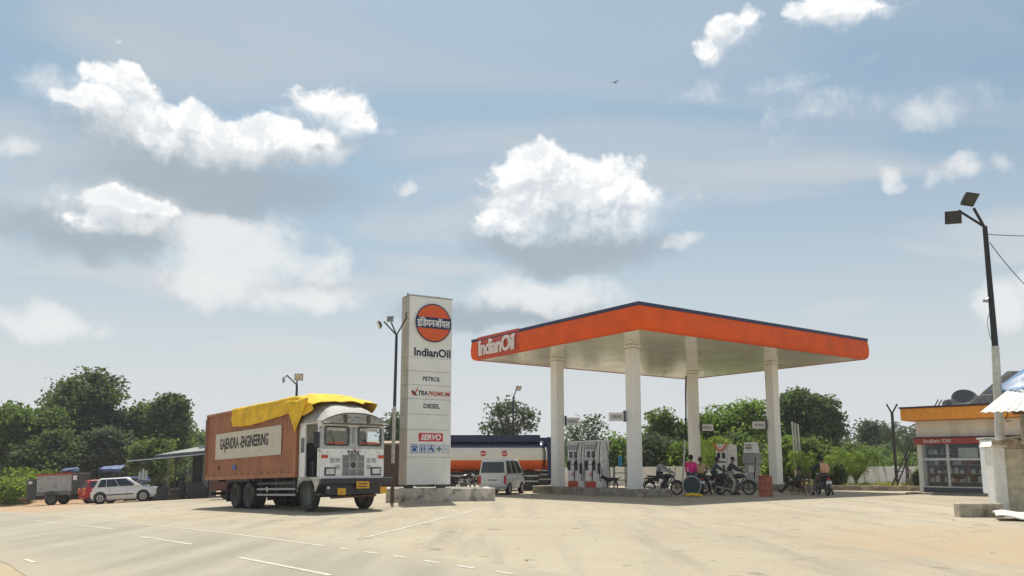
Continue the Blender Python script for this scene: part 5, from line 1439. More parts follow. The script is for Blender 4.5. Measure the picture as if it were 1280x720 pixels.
MB().tube([A_.lerp(B_, .16) + Vector((0, .12, -.04)), B_ + Vector((0, .12, -.04))], .045, 6).build('rusty_beam', rust, aw)
pp2 = sp_(1278, 513, 20.6) - aw.location
MB().bx(pp2.x - .06, pp2.x + .06, pp2.y - .06, pp2.y + .06, gz(sx_) + 1.9, pp2.z + .12).build('post', mat('weathered_post', (.30, .28, .22), .8), aw)
p = sp_(1238, 520, 19.8)
tag(MB().tube([sp_(1258, 513, 20.0), sp_(1260, 518, 20), sp_(1257, 523, 20), sp_(1259, 527, 20), sp_(1263, 526, 20)], .012, 5).build('hook', rust), 'thin bent wire hook hanging under the corrugated awning', 'hook')
# blue tarpaulin heap
vs = []; fs = []; nx, ny = 30, 14
for i in range(nx + 1):
    for j in range(ny + 1):
        a, b = i / nx, j / ny
        base = C_.lerp(D_, a) + aw.location
        h = .95 * math.sin(min(1, a * 2.2 + .04) * math.pi / 2) * math.sin(b * math.pi * .62)
        vs.append((base.x + .1 - .05 * b, base.y - .1 + b * 1.1, base.z - .04 + h + .03 * math.sin(a * 21 + b * 9) * (b > .05)))
for i in range(nx):
    for j in range(ny): fs.append((i * (ny + 1) + j, i * (ny + 1) + j + 1, (i + 1) * (ny + 1) + j + 1, (i + 1) * (ny + 1) + j))
m = MB(); m.v = vs; m.f = fs
o = m.build('blue_tarpaulin', mat('tarp_streaked', (.015, .10, .24), .5, var=.2, dirt=(.45, .55, .62), dirt_amt=.45, dirt_scale=2.5), smooth=True)
md = o.modifiers.new('thickness', 'SOLIDIFY'); md.thickness = .02
tag(o, 'blue tarpaulin with pale streaks rising behind the corrugated awning', 'tarpaulin')

# ------------------------------------------------------------------ boundary wall and kerb
bw = mat('boundary_white', (.80, .80, .78), .8, var=.05, scale=.8, dirt=(.36, .35, .30), dirt_amt=.3, dirt_scale=.9, streak=True)
def wall_run(pts, h, th, name, m_, label, cat, cap=None, group=None):
    t = empty(name, (pts[0][0], pts[0][1], 0), 0, label, cat, group)
    for (x0, y0), (x1, y1) in zip(pts[:-1], pts[1:]):
        L = math.hypot(x1 - x0, y1 - y0); a = math.atan2(y1 - y0, x1 - x0); n = max(1, round(L / 3.0))
        for i in range(n):
            q0, q1_ = i / n, (i + 1) / n
            xa, ya, xb, yb = x0 + (x1 - x0) * q0, y0 + (y1 - y0) * q0, x0 + (x1 - x0) * q1_, y0 + (y1 - y0) * q1_
            l = L / n; zz = min(gz(xa), gz(xb)); 
            M = Matrix.Translation((xa - pts[0][0], ya - pts[0][1], 0)) @ Matrix.Rotation(a, 4, 'Z')
            MB().bx(.006, l - .006, -th / 2, th / 2, zz - .3, zz + h, M).build('wall_panel', m_, t)
            MB().bx(-.12, .12, -th / 2 - .05, th / 2 + .05, zz - .3, zz + h + .04, M).build('pier', m_, t) if cap else None
    return t
wall_run([(-14, 62), (2, 56), (7, 53), (28, 52), (40, 52)], 1.22, .22, 'boundary_wall', bw, 'long white boundary wall behind the forecourt and the pumps', 'wall', cap=True)
kerb = MB(); k0_, k1_ = at(1008, 43), at(1156, 41)
n = 9
kt = empty('planter_kerb', (k0_.x, k0_.y, gz(k0_.x)), math.atan2(k1_.y - k0_.y, k1_.x - k0_.x), 'low weathered kerb edging the planting bed left of the shop', 'kerb')
Lk = math.hypot(k1_.x - k0_.x, k1_.y - k0_.y)
for i in range(n): MB().bx(i * Lk / n + .01, (i + 1) * Lk / n - .01, 0, .22, -.1, .26 + .01 * (i % 2)).build('kerb_stone', concrete, kt, bevel=.02)
o = MB().bx(0, Lk, .25, 8, -.1, .18).build('planting_bed', mat('bed_soil', (.22, .16, .09), .95, bump=.5)); o['kind'] = 'structure'
o.location = kt.location; o.rotation_euler = kt.rotation_euler
# second kerb running left behind the pumps
k2 = at(780, 50); k3 = at(1000, 44)
kt2 = empty('planter_kerb', (k2.x, k2.y, gz(k2.x)), math.atan2(k3.y - k2.y, k3.x - k2.x), 'pale kerb in front of the white wall seen between the canopy columns', 'kerb')
L2 = math.hypot(k3.x - k2.x, k3.y - k2.y)
for i in range(10): MB().bx(i * L2 / 10 + .01, (i + 1) * L2 / 10 - .01, 0, .2, -.1, .20).build('kerb_stone', lime, kt2, bevel=.02)

# pipes, forked pole, ladder
for (ua, va, ub, vb, k) in ((994.5, 588, 990, 527, 'leftmost'), (998, 590, 993.5, 529, 'middle'), (1002, 592, 997, 530, 'rightmost')):
    a = sp_(ua, va, 47.0); b = sp_(ub, vb, 47.4)
    d = (a - b).normalized(); a = a + d * ((a.z - .1) / max(.1, -d.z))
    tag(MB().tube([a, b], .055, 7).build('white_pipe', mat('pipe_white', (.55, .56, .52), .5), smooth=True), k + ' of three tall pale pipes standing before the dark round tree', 'pipe')
b = at(1121, 45.0); kz = gz(b.x)
t = empty('forked_pole', (b.x, b.y, kz), 0, 'dark forked pole standing in the planting bed left of the shop', 'pole')
def rel(u, v, Y=45.0): p = sp_(u, v, Y); return (p.x - b.x, p.y - b.y, p.z - kz)
MB().tube([(0, 0, 0), rel(1115, 516)], .08, 7).build('shaft', dark_metal, t)
MB().tube([rel(1115, 517), rel(1108, 505)], .05, 6).build('fork_arm', dark_metal, t)
MB().tube([rel(1115, 517), rel(1121.5, 505)], .05, 6).build('fork_arm', dark_metal, t)
b2 = at(1113, 43.5); t = empty('ladder', (b2.x, b2.y, gz(b2.x)), 0, 'dark ladder leaning up towards the left end of the shop roof', 'ladder')
la, lb = Vector((0, 0, .1)), sp_(1141, 548, 42.5) - b2; la2, lb2 = Vector((.22, -.1, .1)), sp_(1145.5, 548, 42.2) - b2
lb.z += 0; 
MB().tube([la, lb], .04, 6).build('rail', dark_metal, t); MB().tube([la2, lb2], .04, 6).build('rail', dark_metal, t)
for k in range(1, 12): MB().tube([la.lerp(lb, k / 12), la2.lerp(lb2, k / 12)], .02, 5).build('rung', dark_metal, t)
pt_ = at(1141, 44); t = empty('plant_pot', (pt_.x, pt_.y, gz(pt_.x) + .15), 0, 'pale flower pot with a few dry stems left of the shop', 'plant pot')
MB().lathe([(0, 0), (.22, 0), (.30, .42), (.27, .42), (.2, .1), (0, .1)], n=16).build('pot', concrete, t)
for k in range(5): MB().tube([(0, 0, .3), (.1 * math.cos(k * 2), .1 * math.sin(k * 2), .6), (.22 * math.cos(k * 2), .2 * math.sin(k * 2), .95)], .012, 4).build('stem', rust, t)

# ------------------------------------------------------------------ sheds on the left
def shed():
    Ya, Yb = 49.0, 48.0
    a = at(157, Ya); b = at(300, Yb); a.z = 0; b.z = 0
    t = empty('roadside_shed', (a.x, a.y, 0), math.atan2(b.y - a.y, b.x - a.x), 'long dark open-fronted shed with a flat sheet roof left of the truck', 'shed')
    L = math.hypot(b.x - a.x, b.y - a.y); z0 = gz(a.x); z1 = gz(b.x)
    ra, rb = zat(577, Ya), zat(563.5, Yb)
    def slab(name, m, x0, x1, y0, y1, lift0, lift1, th, over=0):
        f = lambda x: ra + (rb - ra) * x / L
        secs = [[(x, y0, f(x) + lift0), (x, y1, f(x) + lift1), (x, y1, f(x) + lift1 + th), (x, y0, f(x) + lift0 + th)] for x in (x0, x1)]
        return MB().loft(secs).build(name, m, t)
    # eave tarp, then the main sheet roof set back
    slab('eave_sheet', mat('pale_blue_sheet', (.50, .55, .62), .5, var=.1), 0, L, 0, 1.2, 0, .06, .05)
    slab('roof_edge', mat('navy_edge', (.05, .07, .12), .6), 1.6, L, .25, 1.0, .10, .12, .08)
    k = 14
    for i in range(k):
        x0 = 1.6 + (L - 1.6) * i / k; x1 = 1.6 + (L - 1.6) * (i + 1) / k - .02
        slab('roof_sheet', mat('grey_roof_sheet', (.27, .27, .24), .8, var=.2), x0, x1, .4, 5.2, .22, .80, .04)
    wx = (L) * (214 - 157) / (300 - 157)
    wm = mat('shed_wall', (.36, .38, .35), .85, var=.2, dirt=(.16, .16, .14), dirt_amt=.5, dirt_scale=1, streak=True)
    zz = min(z0, z1) - .4
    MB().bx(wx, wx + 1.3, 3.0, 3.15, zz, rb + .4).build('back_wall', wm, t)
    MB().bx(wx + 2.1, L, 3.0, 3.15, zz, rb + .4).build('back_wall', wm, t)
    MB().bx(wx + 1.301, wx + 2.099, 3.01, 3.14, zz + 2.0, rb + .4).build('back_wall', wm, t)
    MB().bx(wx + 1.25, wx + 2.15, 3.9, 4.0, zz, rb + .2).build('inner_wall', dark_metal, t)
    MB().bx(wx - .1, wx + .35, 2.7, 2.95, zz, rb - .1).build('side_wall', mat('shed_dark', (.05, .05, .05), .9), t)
    for u in (209, 234.5):
        x = L * (u - 157) / 143; MB().tube([(x, .1, zz), (x, .1, ra + (rb - ra) * x / L)], .035, 6).build('post', mat('post_grey', (.18, .17, .16), .7), t)
    for x in (1.7, 2.9, 4.0, 5.1): MB().tube([(x, 2.6, zz), (x, 2.6, ra + .3)], .06, 6).build('post', mat('post_wood', (.09, .07, .05), .9), t)
    return t, L, z0, z1
shed()
# goods hanging and standing under the shed
def lump(name, u, v0, v1, Y, w, m_, label, cat, seed=0, group=None):
    p = sp_(u, v1, Y); h = (v1 - v0) / FPX * Y; r = random.Random(seed); secs = []
    for i in range(7):
        q = i / 6; k = (1 - .55 * q ** 2) * (.85 + .3 * r.random())
        secs.append([(math.cos(a) * w / 2 * k * (.85 + .3 * r.random()), math.sin(a) * w / 2.6 * k * (.85 + .3 * r.random()), h * q) for a in [j * math.pi / 5 for j in range(10)]])
    o = MB().loft(secs).build(name, m_, smooth=True); o.location = (p.x, p.y, gz(p.x) if v1 > 600 else p.z)
    return tag(o, label, cat, group)
cloth_w = mat('cloth_white', (.55, .56, .54), .8)
for k, (u, v0, v1) in enumerate(((174.5, 589, 599), (178.5, 586, 600), (182.5, 588, 600))):
    o = lump('hanging_cloth', u, v0, v1, 50.5, .18, cloth_w, ('leftmost', 'middle', 'rightmost')[k] + ' of three pale cloths hanging under the left end of the shed roof', 'cloth', k, 'pale cloths hanging under the shed'); o.location.z = zat(v1, 50.5)
    MB().tube([(0, 0, (v1 - v0) / FPX * 50.5), (0, 0, (v1 - 577) / FPX * 50.5)], .012, 4).build('cord', dark_metal, o)
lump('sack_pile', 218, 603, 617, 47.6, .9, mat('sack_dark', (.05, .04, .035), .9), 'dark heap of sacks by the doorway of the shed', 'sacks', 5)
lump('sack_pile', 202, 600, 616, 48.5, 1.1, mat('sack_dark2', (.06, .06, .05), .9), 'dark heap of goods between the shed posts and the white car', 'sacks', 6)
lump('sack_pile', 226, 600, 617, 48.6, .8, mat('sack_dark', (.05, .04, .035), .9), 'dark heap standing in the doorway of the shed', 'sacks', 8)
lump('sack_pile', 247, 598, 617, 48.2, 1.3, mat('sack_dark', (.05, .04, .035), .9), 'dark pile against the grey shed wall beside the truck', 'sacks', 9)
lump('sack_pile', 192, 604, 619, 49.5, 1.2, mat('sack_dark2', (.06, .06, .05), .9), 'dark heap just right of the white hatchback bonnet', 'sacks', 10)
o = tag(MB().bx(-.8, .8, -.5, .5, 0, .14).bx(-.7, .7, -.4, .4, .141, .3).build('blue_box', mat('box_blue', (.06, .12, .42), .5), bevel=.03), 'flat blue box seen above the windscreen of the white hatchback', 'box')
p = sp_(169, 602, 51); o.location = (p.x, p.y, p.z)
MB().tube([(-.6, 0, 0), (-.6, 0, -1.3)], .04, 5).tube([(.6, 0, 0), (.6, 0, -1.3)], .04, 5).build('leg', dark_metal, o)
# blue tarpaulin booth
p = at(141, 56)
t = empty('tarpaulin_booth', (p.x, p.y, gz(p.x)), R(3), 'small booth roofed with blue tarpaulin behind the white hatchback', 'booth')
hh = zat(584, 56) - gz(p.x)
def wavy(x0, x1, y0, y1, z, drop):
    secs = []
    for i in range(13):
        q = i / 12; x = x0 + (x1 - x0) * q; w = .012 * math.sin(q * 15)
        secs.append([(x, y0 - .05, z - drop - .04 * math.sin(q * 9)), (x, y0, z - .12 + w), (x, (y0 + y1) / 2, z + .05 + w + .12 * q), (x, y1, z + w)])
    return MB().loft(secs, ring=False)
o = wavy(-.75, .75, -.6, .8, hh, .35).build('tarp_roof', mat('booth_tarp', (.08, .11, .24), .6, var=.4, scale=9), t, smooth=True); o.modifiers.new('thickness', 'SOLIDIFY').thickness = .02
for x in (-.7, .7):
    for y in (-.5, .6): MB().tube([(x, y, -.3), (x, y, hh - .1)], .035, 5).build('post', mat('post_wood', (.09, .07, .05), .9), t)
MB().bx(-.65, .65, -.45, .5, 0, .9).build('counter', mat('counter_dark', (.07, .065, .06), .8), t)
# brown-roofed shed glimpsed between the truck and the sign
p = at(489, 58); kz = gz(p.x)
t = empty('small_shed', (p.x, p.y, kz), R(2), 'brown roofed shed glimpsed between the truck and the totem sign', 'shed')
MB().bx(-2.2, 1.5, 0, 2.2, 0, zat(556, 58) - kz).build('wall', mat('shed_brown', (.08, .05, .035), .8), t)
MB().prism([(-.3, 0), (2.5, .25), (2.5, .35), (-.3, .12)], -2.4, 1.7, Matrix.Translation((0, 0, zat(556, 58) - kz)), plane='YZ').build('roof', mat('roof_rust', (.30, .20, .13), .7), t)

# red brown hut seen under the container behind the truck
p = at(283, 44); kz = gz(p.x)
t = empty('parked_cart', (p.x, p.y, kz), R(8), 'dull red-brown cart standing behind the rear wheels of the truck', 'cart')
MB().prism([(-.8, .5), (.9, .45), (1.0, 1.5), (-.5, 1.55)], -.5, .5).build('tub', mat('cart_brown', (.14, .05, .04), .7), t, bevel=.03)
for s in (-.4, .4): wheel(t, .1, s, .3, .3, .1, -1 if s < 0 else 1, dark_metal)
MB().tube([(.9, 0, .8), (1.6, 0, .9)], .03, 5).build('handle', dark_metal, t)

# ------------------------------------------------------------------ a circling bird (tiny dark speck in the sky)
q = sp_(769, 103, 60)
b_ = MB(); b_.tube([(-.18, 0, 0), (0, 0, .0), (.2, 0, 0)], [.01, .05, .015], 6)
b_.loft([[(-.06, 0, .02), (.08, 0, .02), (.07, 0, .03)], [(-.05, .3, .10), (.04, .3, .10), (0, .3, .105)]]); b_.loft([[(-.06, 0, .02), (.08, 0, .02), (.07, 0, .03)], [(-.05, -.3, .10), (.04, -.3, .10), (0, -.3, .105)]])
o = tag(b_.build('bird', black_rubber), 'tiny dark bird flying high in the open sky', 'bird'); o.location = q; o.rotation_euler = (0, 0, 1)
# ------------------------------------------------------------------ vegetation
G_DARK = leaf_mat('leaf_dark', (.038, .060, .030), (.140, .185, .085), .34)
G_MID = leaf_mat('leaf_mid', (.044, .072, .028), (.175, .23, .085), .38)
G_LIGHT = leaf_mat('leaf_light', (.050, .082, .024), (.22, .30, .085), .42)
G_BRIGHT = leaf_mat('leaf_bright', (.085, .130, .025), (.28, .35, .080), .42)
G_GREY = leaf_mat('leaf_grey', (.065, .085, .055), (.130, .160, .105), .3)
G_YELLOW = leaf_mat('leaf_yellow', (.20, .21, .03), (.36, .34, .06), .4)
bark = mat('bark', (.12, .095, .07), .9, var=.3, bump=.6, bscale=20)
bark_pale = mat('bark_pale', (.26, .24, .2), .9, var=.25, bump=.5)

def leaves(name, centres, size, m, parent, aspect=.55, jitter=.35, up=0.0):
    n = len(centres)
    a = rng.normal(size=(n, 3)); a[:, 2] *= .6; a /= np.linalg.norm(a, axis=1, keepdims=True)
    b = rng.normal(size=(n, 3)); b[:, 2] += up; b -= (a * b).sum(1, keepdims=True) * a; b /= np.linalg.norm(b, axis=1, keepdims=True)
    s = size * (1 + jitter * rng.uniform(-1, 1, size=(n, 1)))
    nn = np.cross(a, b) * s * .18
    v = np.stack([centres - a * s, centres + b * s * aspect + nn, centres + a * s, centres - b * s * aspect + nn], 1).reshape(-1, 3)
    me = bpy.data.meshes.new(name); me.vertices.add(4 * n); me.vertices.foreach_set('co', v.astype(np.float32).ravel())
    me.loops.add(4 * n); me.loops.foreach_set('vertex_index', np.arange(4 * n, dtype=np.int32))
    me.polygons.add(n); me.polygons.foreach_set('loop_start', np.arange(0, 4 * n, 4, dtype=np.int32))
    me.update(calc_edges=True); me.materials.append(m)
    o = bpy.data.objects.new(name, me); COL.objects.link(o)
    if parent is not None: o.parent = parent
    return o

def crown_points(ells, n, clump=.55, per=44, hollow=.55):
    """leaf positions in clumps spread through overlapping ellipsoids, thicker toward the outside"""
    vol = np.array([e[3] * e[4] * e[5] for e in ells]) ** (2 / 3); vol /= vol.sum()
    k = max(4, n // per); pts = []
    idx = rng.choice(len(ells), size=k, p=vol)
    d = rng.normal(size=(k, 3)); d /= np.linalg.norm(d, axis=1, keepdims=True)
    r = (hollow + (1 - hollow) * rng.uniform(0, 1, size=(k, 1)) ** .6) * (1 + .10 * np.clip(rng.normal(size=(k, 1)), -1.6, 1.2))
    E = np.array([e[:3] for e in ells])[idx]; Rr = np.array([e[3:6] for e in ells])[idx]
    c = E + d * r * Rr
    off = np.clip(rng.normal(size=(k, per, 3)), -1.7, 1.7) * clump * rng.uniform(.5, 1.25, size=(k, 1, 1)) * np.array([1, 1, .62])
    return (c[:, None, :] + off).reshape(-1, 3), c

def tree(name, u, vtop, vbase, Y, wpx, m, label, n=7000, leaf=.17, lobes=6, trunk_r=.22, seed=0, clump=.5, hollow=.5, sq=1.0, shape=None, bk=bark, limbs=9, group=None, cat='tree', xoff=0):
    global rng
    rng = np.random.default_rng(seed + 11); rr = random.Random(seed)
    p = at(u, Y); kz = gz(p.x); s = Y / FPX
    H = zat(vtop, Y) - kz; B = max(.15, zat(vbase, Y) - kz); W = wpx * s / 2
    t = empty(name, (p.x, p.y, kz), 0, label, cat, group)
    cz = (H + B) / 2; hz_ = (H - B) / 2
    ells = []
    if shape: 
        for (fx, fz, fr, fh) in shape: ells.append((fx * W, rr.uniform(-.3, .3) * W, B + fz * (H - B), fr * W, fr * W * .8, fh * (H - B)))
    else:
        ells.append((0, 0, cz, W * .62, W * .6, hz_ * .72))
        for i in range(lobes):
            a = 2 * math.pi * i / lobes + rr.uniform(-.4, .4)
            z = cz + rr.uniform(-.5, .62) * hz_; k = rr.uniform(.30, .46)
            ells.append((math.cos(a) * W * (1 - k) , math.sin(a) * W * (1 - k), z, W * k, W * k, hz_ * k * 1.1))
        ells.append((rr.uniform(-.2, .2) * W, 0, H - hz_ * .33, W * .42, W * .42, hz_ * .36))
    pts, cl = crown_points(ells, n, clump, hollow=hollow)
    pts[:, 2] = np.maximum(pts[:, 2], .1)
    leaves('crown', pts, leaf, m, t)
    # trunk and limbs reaching into the lobes
    mb = MB(); tz = B + (H - B) * .25
    bend = rr.uniform(-.3, .3)
    mb.tube([(0, 0, -.3), (bend * .3, 0, tz * .5), (bend, 0, tz), (bend * .8, 0, H * .72)], [trunk_r * 1.25, trunk_r, trunk_r * .75, trunk_r * .2], 9)
    tr = mb.build('trunk', bk, t, smooth=True)
    order = list(range(len(cl))); rr.shuffle(order)
    for j in order[:limbs]:
        e = Vector(cl[j]); a = Vector((bend * .9, 0, tz * rr.uniform(.7, 1.3)))
        mid = a.lerp(e, .5) + Vector((rr.uniform(-.2, .2), rr.uniform(-.2, .2), .25))
        MB().tube([a, mid, e], [trunk_r * .42, trunk_r * .25, trunk_r * .06], 6).build('limb', bk, t, smooth=True)
    return t

# left side
tree('broadleaf_tree', 96, 463, 596, 72, 110, G_DARK, 'tallest dark broadleaf tree at the far left with a broad rounded crown', 22000, .20, 8, .35, 1, clump=.55, hollow=.35,
     shape=[(0, .55, .75, .36), (-.45, .62, .45, .24), (.15, .82, .50, .20), (.55, .68, .36, .17), (.05, .25, .85, .22), (-.65, .35, .40, .22), (.78, .50, .22, .12), (.45, .30, .45, .2)])
tree('broadleaf_tree', 22, 507, 600, 66, 95, G_MID, 'paler spreading tree at the left edge in front of the tallest dark tree', 16000, .18, 7, .25, 2, clump=.5, hollow=.3)
tree('broadleaf_tree', 208, 494, 586, 70, 52, G_DARK, 'dark rounded tree rising above the left end of the shed roof', 11000, .18, 6, .25, 3, clump=.45, hollow=.45,
     shape=[(0, .7, .7, .28), (-.4, .85, .35, .12), (.5, .62, .4, .2), (0, .3, .7, .28), (.2, .9, .35, .1)])
tree('broadleaf_tree', 170, 506, 600, 74, 42, G_MID, 'mid green tree between the two dark trees on the left', 11000, .19, 6, .25, 4, clump=.5, hollow=.35)
tree('broadleaf_tree', 131, 535, 602, 66, 52, G_GREY, 'low hazy tree behind the generator trailer and the red car', 7500, .17, 6, .18, 5, clump=.5, hollow=.3)
tree('broadleaf_tree', 60, 540, 606, 64, 80, G_DARK, 'shaded low tree behind the bright bushes on the left', 9500, .18, 7, .2, 6, clump=.5, hollow=.2)
tree('broadleaf_tree', 240, 541, 590, 92, 50, G_MID, 'distant green tree above the shed roof next to the truck', 7000, .22, 6, .2, 7, clump=.6, hollow=.3)
tree('broadleaf_tree', 190, 548, 602, 62, 46, G_MID, 'small tree behind the posts at the open end of the shed', 6000, .16, 6, .18, 8, clump=.45, hollow=.25)
tree('bare_tree', 14, 485, 560, 85, 34, G_GREY, 'thin bare twigged tree showing pale over the left edge', 120, .08, 5, .12, 9, clump=1.0, limbs=34, bk=bark_pale)
# middle
tree('broadleaf_tree', 492, 515, 590, 80, 34, G_DARK, 'tree glimpsed between the truck cab and the totem sign', 5000, .2, 6, .2, 10)
tree('open_crowned_tree', 637, 499, 576, 62, 70, G_GREY, 'open crowned tree behind the tanker lorry and its lamp post', 2600, .14, 8, .2, 11, clump=.42, hollow=.45, limbs=34,
     shape=[(-.05, .55, .5, .3), (-.55, .5, .4, .22), (.5, .62, .42, .24), (.1, .88, .36, .12), (-.8, .2, .3, .16), (.75, .25, .35, .2), (-.35, .85, .25, .12)])
tree('sparse_tree', 733, 512, 585, 58, 62, G_GREY, 'nearly leafless twiggy tree behind the white dispensers', 1500, .12, 7, .12, 12, clump=.55, hollow=.3, limbs=46)
tree('broadleaf_tree', 775, 545, 590, 60, 34, G_LIGHT, 'small light green tree just left of the second canopy column', 5000, .15, 6, .14, 13)
tree('broadleaf_tree', 833, 518, 592, 60, 62, G_MID, 'mid green tree between the second and third canopy columns', 12500, .16, 8, .22, 14, clump=.42, hollow=.4)
tree('broadleaf_tree', 815, 548, 598, 56, 44, G_GREY, 'grey green bushy tree behind the rider in the grey shirt', 6000, .15, 6, .14, 15)
tree('broadleaf_tree', 848, 556, 596, 55, 34, G_LIGHT, 'light green bush behind the wall left of the third column', 4500, .14, 6, .12, 16)
tree('broadleaf_tree', 890, 509, 590, 60, 56, G_LIGHT, 'light leaved tree right of the third canopy column', 8500, .14, 8, .18, 17, clump=.42, hollow=.4, limbs=20)
tree('broadleaf_tree', 938, 501, 590, 58, 66, G_LIGHT, 'open light green tree with visible limbs left of the rightmost column', 8500, .14, 9, .18, 18, clump=.42, hollow=.4, limbs=26)
tree('broadleaf_tree', 918, 545, 598, 54, 56, G_MID, 'dense low tree behind the garlanded pump', 8000, .14, 7, .15, 19)
tree('broadleaf_tree', 1015, 488, 572, 62, 84, G_DARK, 'large dark domed tree right of the rightmost canopy column', 24000, .17, 8, .3, 20, clump=.42, hollow=.42,
     shape=[(0, .5, .8, .40), (-.35, .78, .45, .2), (.3, .75, .5, .2), (.72, .52, .28, .2), (-.7, .5, .3, .25), (.88, .38, .13, .10), (0, .25, .85, .2), (-.2, .9, .3, .1)])
tree('broadleaf_tree', 985, 548, 602, 50, 58, G_LIGHT, 'light green bush just right of the rightmost column behind the pipes', 9500, .13, 7, .14, 21, clump=.36)
tree('broadleaf_tree', 1018, 552, 602, 49, 54, G_MID, 'green bush behind the seated person', 8500, .13, 7, .14, 22, clump=.36)
tree('broadleaf_tree', 1092, 528, 592, 82, 38, G_GREY, 'grey distant tree left of the forked pole', 5500, .2, 6, .2, 23, clump=.5)
tree('broadleaf_tree', 1128, 556, 596, 74, 70, G_MID, 'distant green tree behind the ladder left of the shop', 7500, .19, 7, .2, 24, clump=.5, hollow=.3)
tree('broadleaf_tree', 1062, 560, 598, 66, 60, G_MID, 'green tree behind the feathery palms', 6500, .17, 6, .2, 25)
tree('broadleaf_tree', 690, 552, 600, 75, 40, G_GREY, 'low tree just visible behind the leftmost canopy column', 4000, .2, 6, .15, 26)

def palm(u, vtop, Y, wpx, m, label, nf=18, seed=0, trunk=True, group=None, dens=17):
    rr = random.Random(seed); p = at(u, Y); kz = gz(p.x); s = Y / FPX
    H = zat(vtop, Y) - kz; W = wpx * s / 2
    t = empty('palm', (p.x, p.y, kz), 0, label, 'palm', group)
    th = H * (.55 if trunk else .12)
    MB().tube([(0, 0, -.2), (.05, 0, th * .5), (0, 0, th)], [.13, .10, .09], 8).build('trunk', bark, t, smooth=True)
    for i in range(nf):
        a = 2 * math.pi * i / nf + rr.uniform(-.2, .2); el = rr.uniform(.25, 1.25); L = W * rr.uniform(.85, 1.15) * (1.15 if el < .8 else 1)
        rise = (H - th) * (.55 + .45 * el / 1.25)
        pts = []
        for k in range(9):
            q = k / 8; r = L * math.sin(q * 1.45) * (1.05 - .35 * el / 1.25)
            z = th + rise * math.sin(min(1, q * 1.5) * math.pi / 2) * .95 - max(0, q - .45) ** 1.6 * (1.6 + .6 * (1.25 - el)) * L
            pts.append(Vector((math.cos(a) * r, math.sin(a) * r, z)))
        mb = MB(); mb.tube(pts, [.03] * 3 + [.02] * 3 + [.01] * 3, 4)
        for k in range(dens):
            q = .15 + .85 * k / dens; f = q * 8; j = min(7, int(f)); c = pts[j].lerp(pts[j + 1], f - j)
            d = (pts[j + 1] - pts[j]).normalized(); sd = d.cross(Vector((0, 0, 1))).normalized()
            ll = W * .42 * math.sin(math.pi * (.12 + .80 * q)) + .08
            for sg in (-1, 1):
                e = c + (sd * sg * .8 + d * .5 + Vector((0, 0, -.25 - .5 * rr.random()))).normalized() * ll * rr.uniform(.8, 1.1)
                wv = d * .014
                b0 = len(mb.v); mb.v += [tuple(c - wv), tuple(c + wv), tuple(c.lerp(e, .6) + wv), tuple(e), ]; mb.f.append((b0, b0 + 1, b0 + 2, b0 + 3))
        mb.build('frond', m, t, recalc=False)
    return t
palm(1070, 550, 47, 66, G_LIGHT, 'big feathery bright green palm clump right of the parked scooter', 34, 1, trunk=False)
palm(1056, 556, 46, 62, G_BRIGHT, 'smaller yellow-green feathery palm clump left of the big one', 26, 2, trunk=False)
palm(893, 536, 50, 56, G_BRIGHT, 'bright yellow-green palm behind the riders under the canopy', 30, 3, trunk=False)
palm(1120, 523, 56, 32, G_GREY, 'pale palm head around the forked pole', 20, 4)
palm(1134, 541, 52, 40, G_GREY, 'pale drooping palm right of the forked pole and ladder', 20, 5)
palm(1003, 556, 47, 40, G_BRIGHT, 'yellow-green palm fronds behind the seated person', 22, 6, trunk=False)

def round_bush(u, v0, v1, Y, wpx, m, label, n=4500, leaf=.07, name='clipped_bush', cat='bush', clump=.10, flat=False):
    global rng
    rng = np.random.default_rng(int(u)); p = at(u, Y); kz = gz(p.x); s = Y / FPX
    H = zat(v0, Y) - kz; B = max(.02, zat(v1, Y) - kz); W = wpx * s / 2
    t = empty(name, (p.x, p.y, kz), 0, label, cat)
    pts, _ = crown_points([(0, 0, (H + B) / 2, W, W, (H - B) / 2)], n, clump, hollow=.82, per=18)
    pts[:, 2] = np.maximum(pts[:, 2], .05)
    leaves('foliage', pts, leaf, m, t)
    MB().tube([(0, 0, -.1), (0, 0, (H + B) / 2)], .06, 6).build('stem', bark, t)
round_bush(1047, 580, 606, 44.5, 17, G_MID, 'clipped oval bush on the planting bed just right of the scooter')
round_bush(1151, 588, 608, 42.5, 13, G_DARK, 'clipped dark oval bush beside the left end of the shop')
# loose bright thicket along the left verge
def thicket(name, boxes, n, leaf, m, label, clump=.25, cat='bushes', kind='stuff'):
    global rng
    rng = np.random.default_rng(n); pts = []
    for (x, y, rx, ry, h) in boxes:
        q, _ = crown_points([(x, y, gz(x) + h * .45, rx, ry, h * .55)], n // len(boxes), clump, hollow=.4, per=20)
        q[:, 2] = np.maximum(q[:, 2], gz(x)); pts.append(q)
    o = leaves(name, np.concatenate(pts), leaf, m, None)
    tag(o, label, cat, kind=kind)
    return o
bx = []
for k, (u, v) in enumerate(((4, 590), (18, 586), (32, 584), (48, 586), (62, 590), (-14, 588), (-30, 586), (10, 598), (26, 596))):
    Y = 61 if k < 7 else 58; p = at(u, Y); bx.append((p.x, p.y, 1.1, 1.0, zat(v, Y) - gz(p.x)))
thicket('bush_thicket', bx, 16000, .11, G_BRIGHT, 'bright yellow-green thicket of bushes on the bank at the left edge')
bx = []
for i in range(26):
    u = -60 + i * 13; Y = 82 + random.uniform(-4, 6); p = at(u, Y); bx.append((p.x, p.y, 2.6, 2, zat(random.uniform(556, 572), Y) - gz(p.x)))
thicket('undergrowth', bx, 30000, .24, G_DARK, 'dark undergrowth filling the gaps under the trees on the left', .7)
bx = []
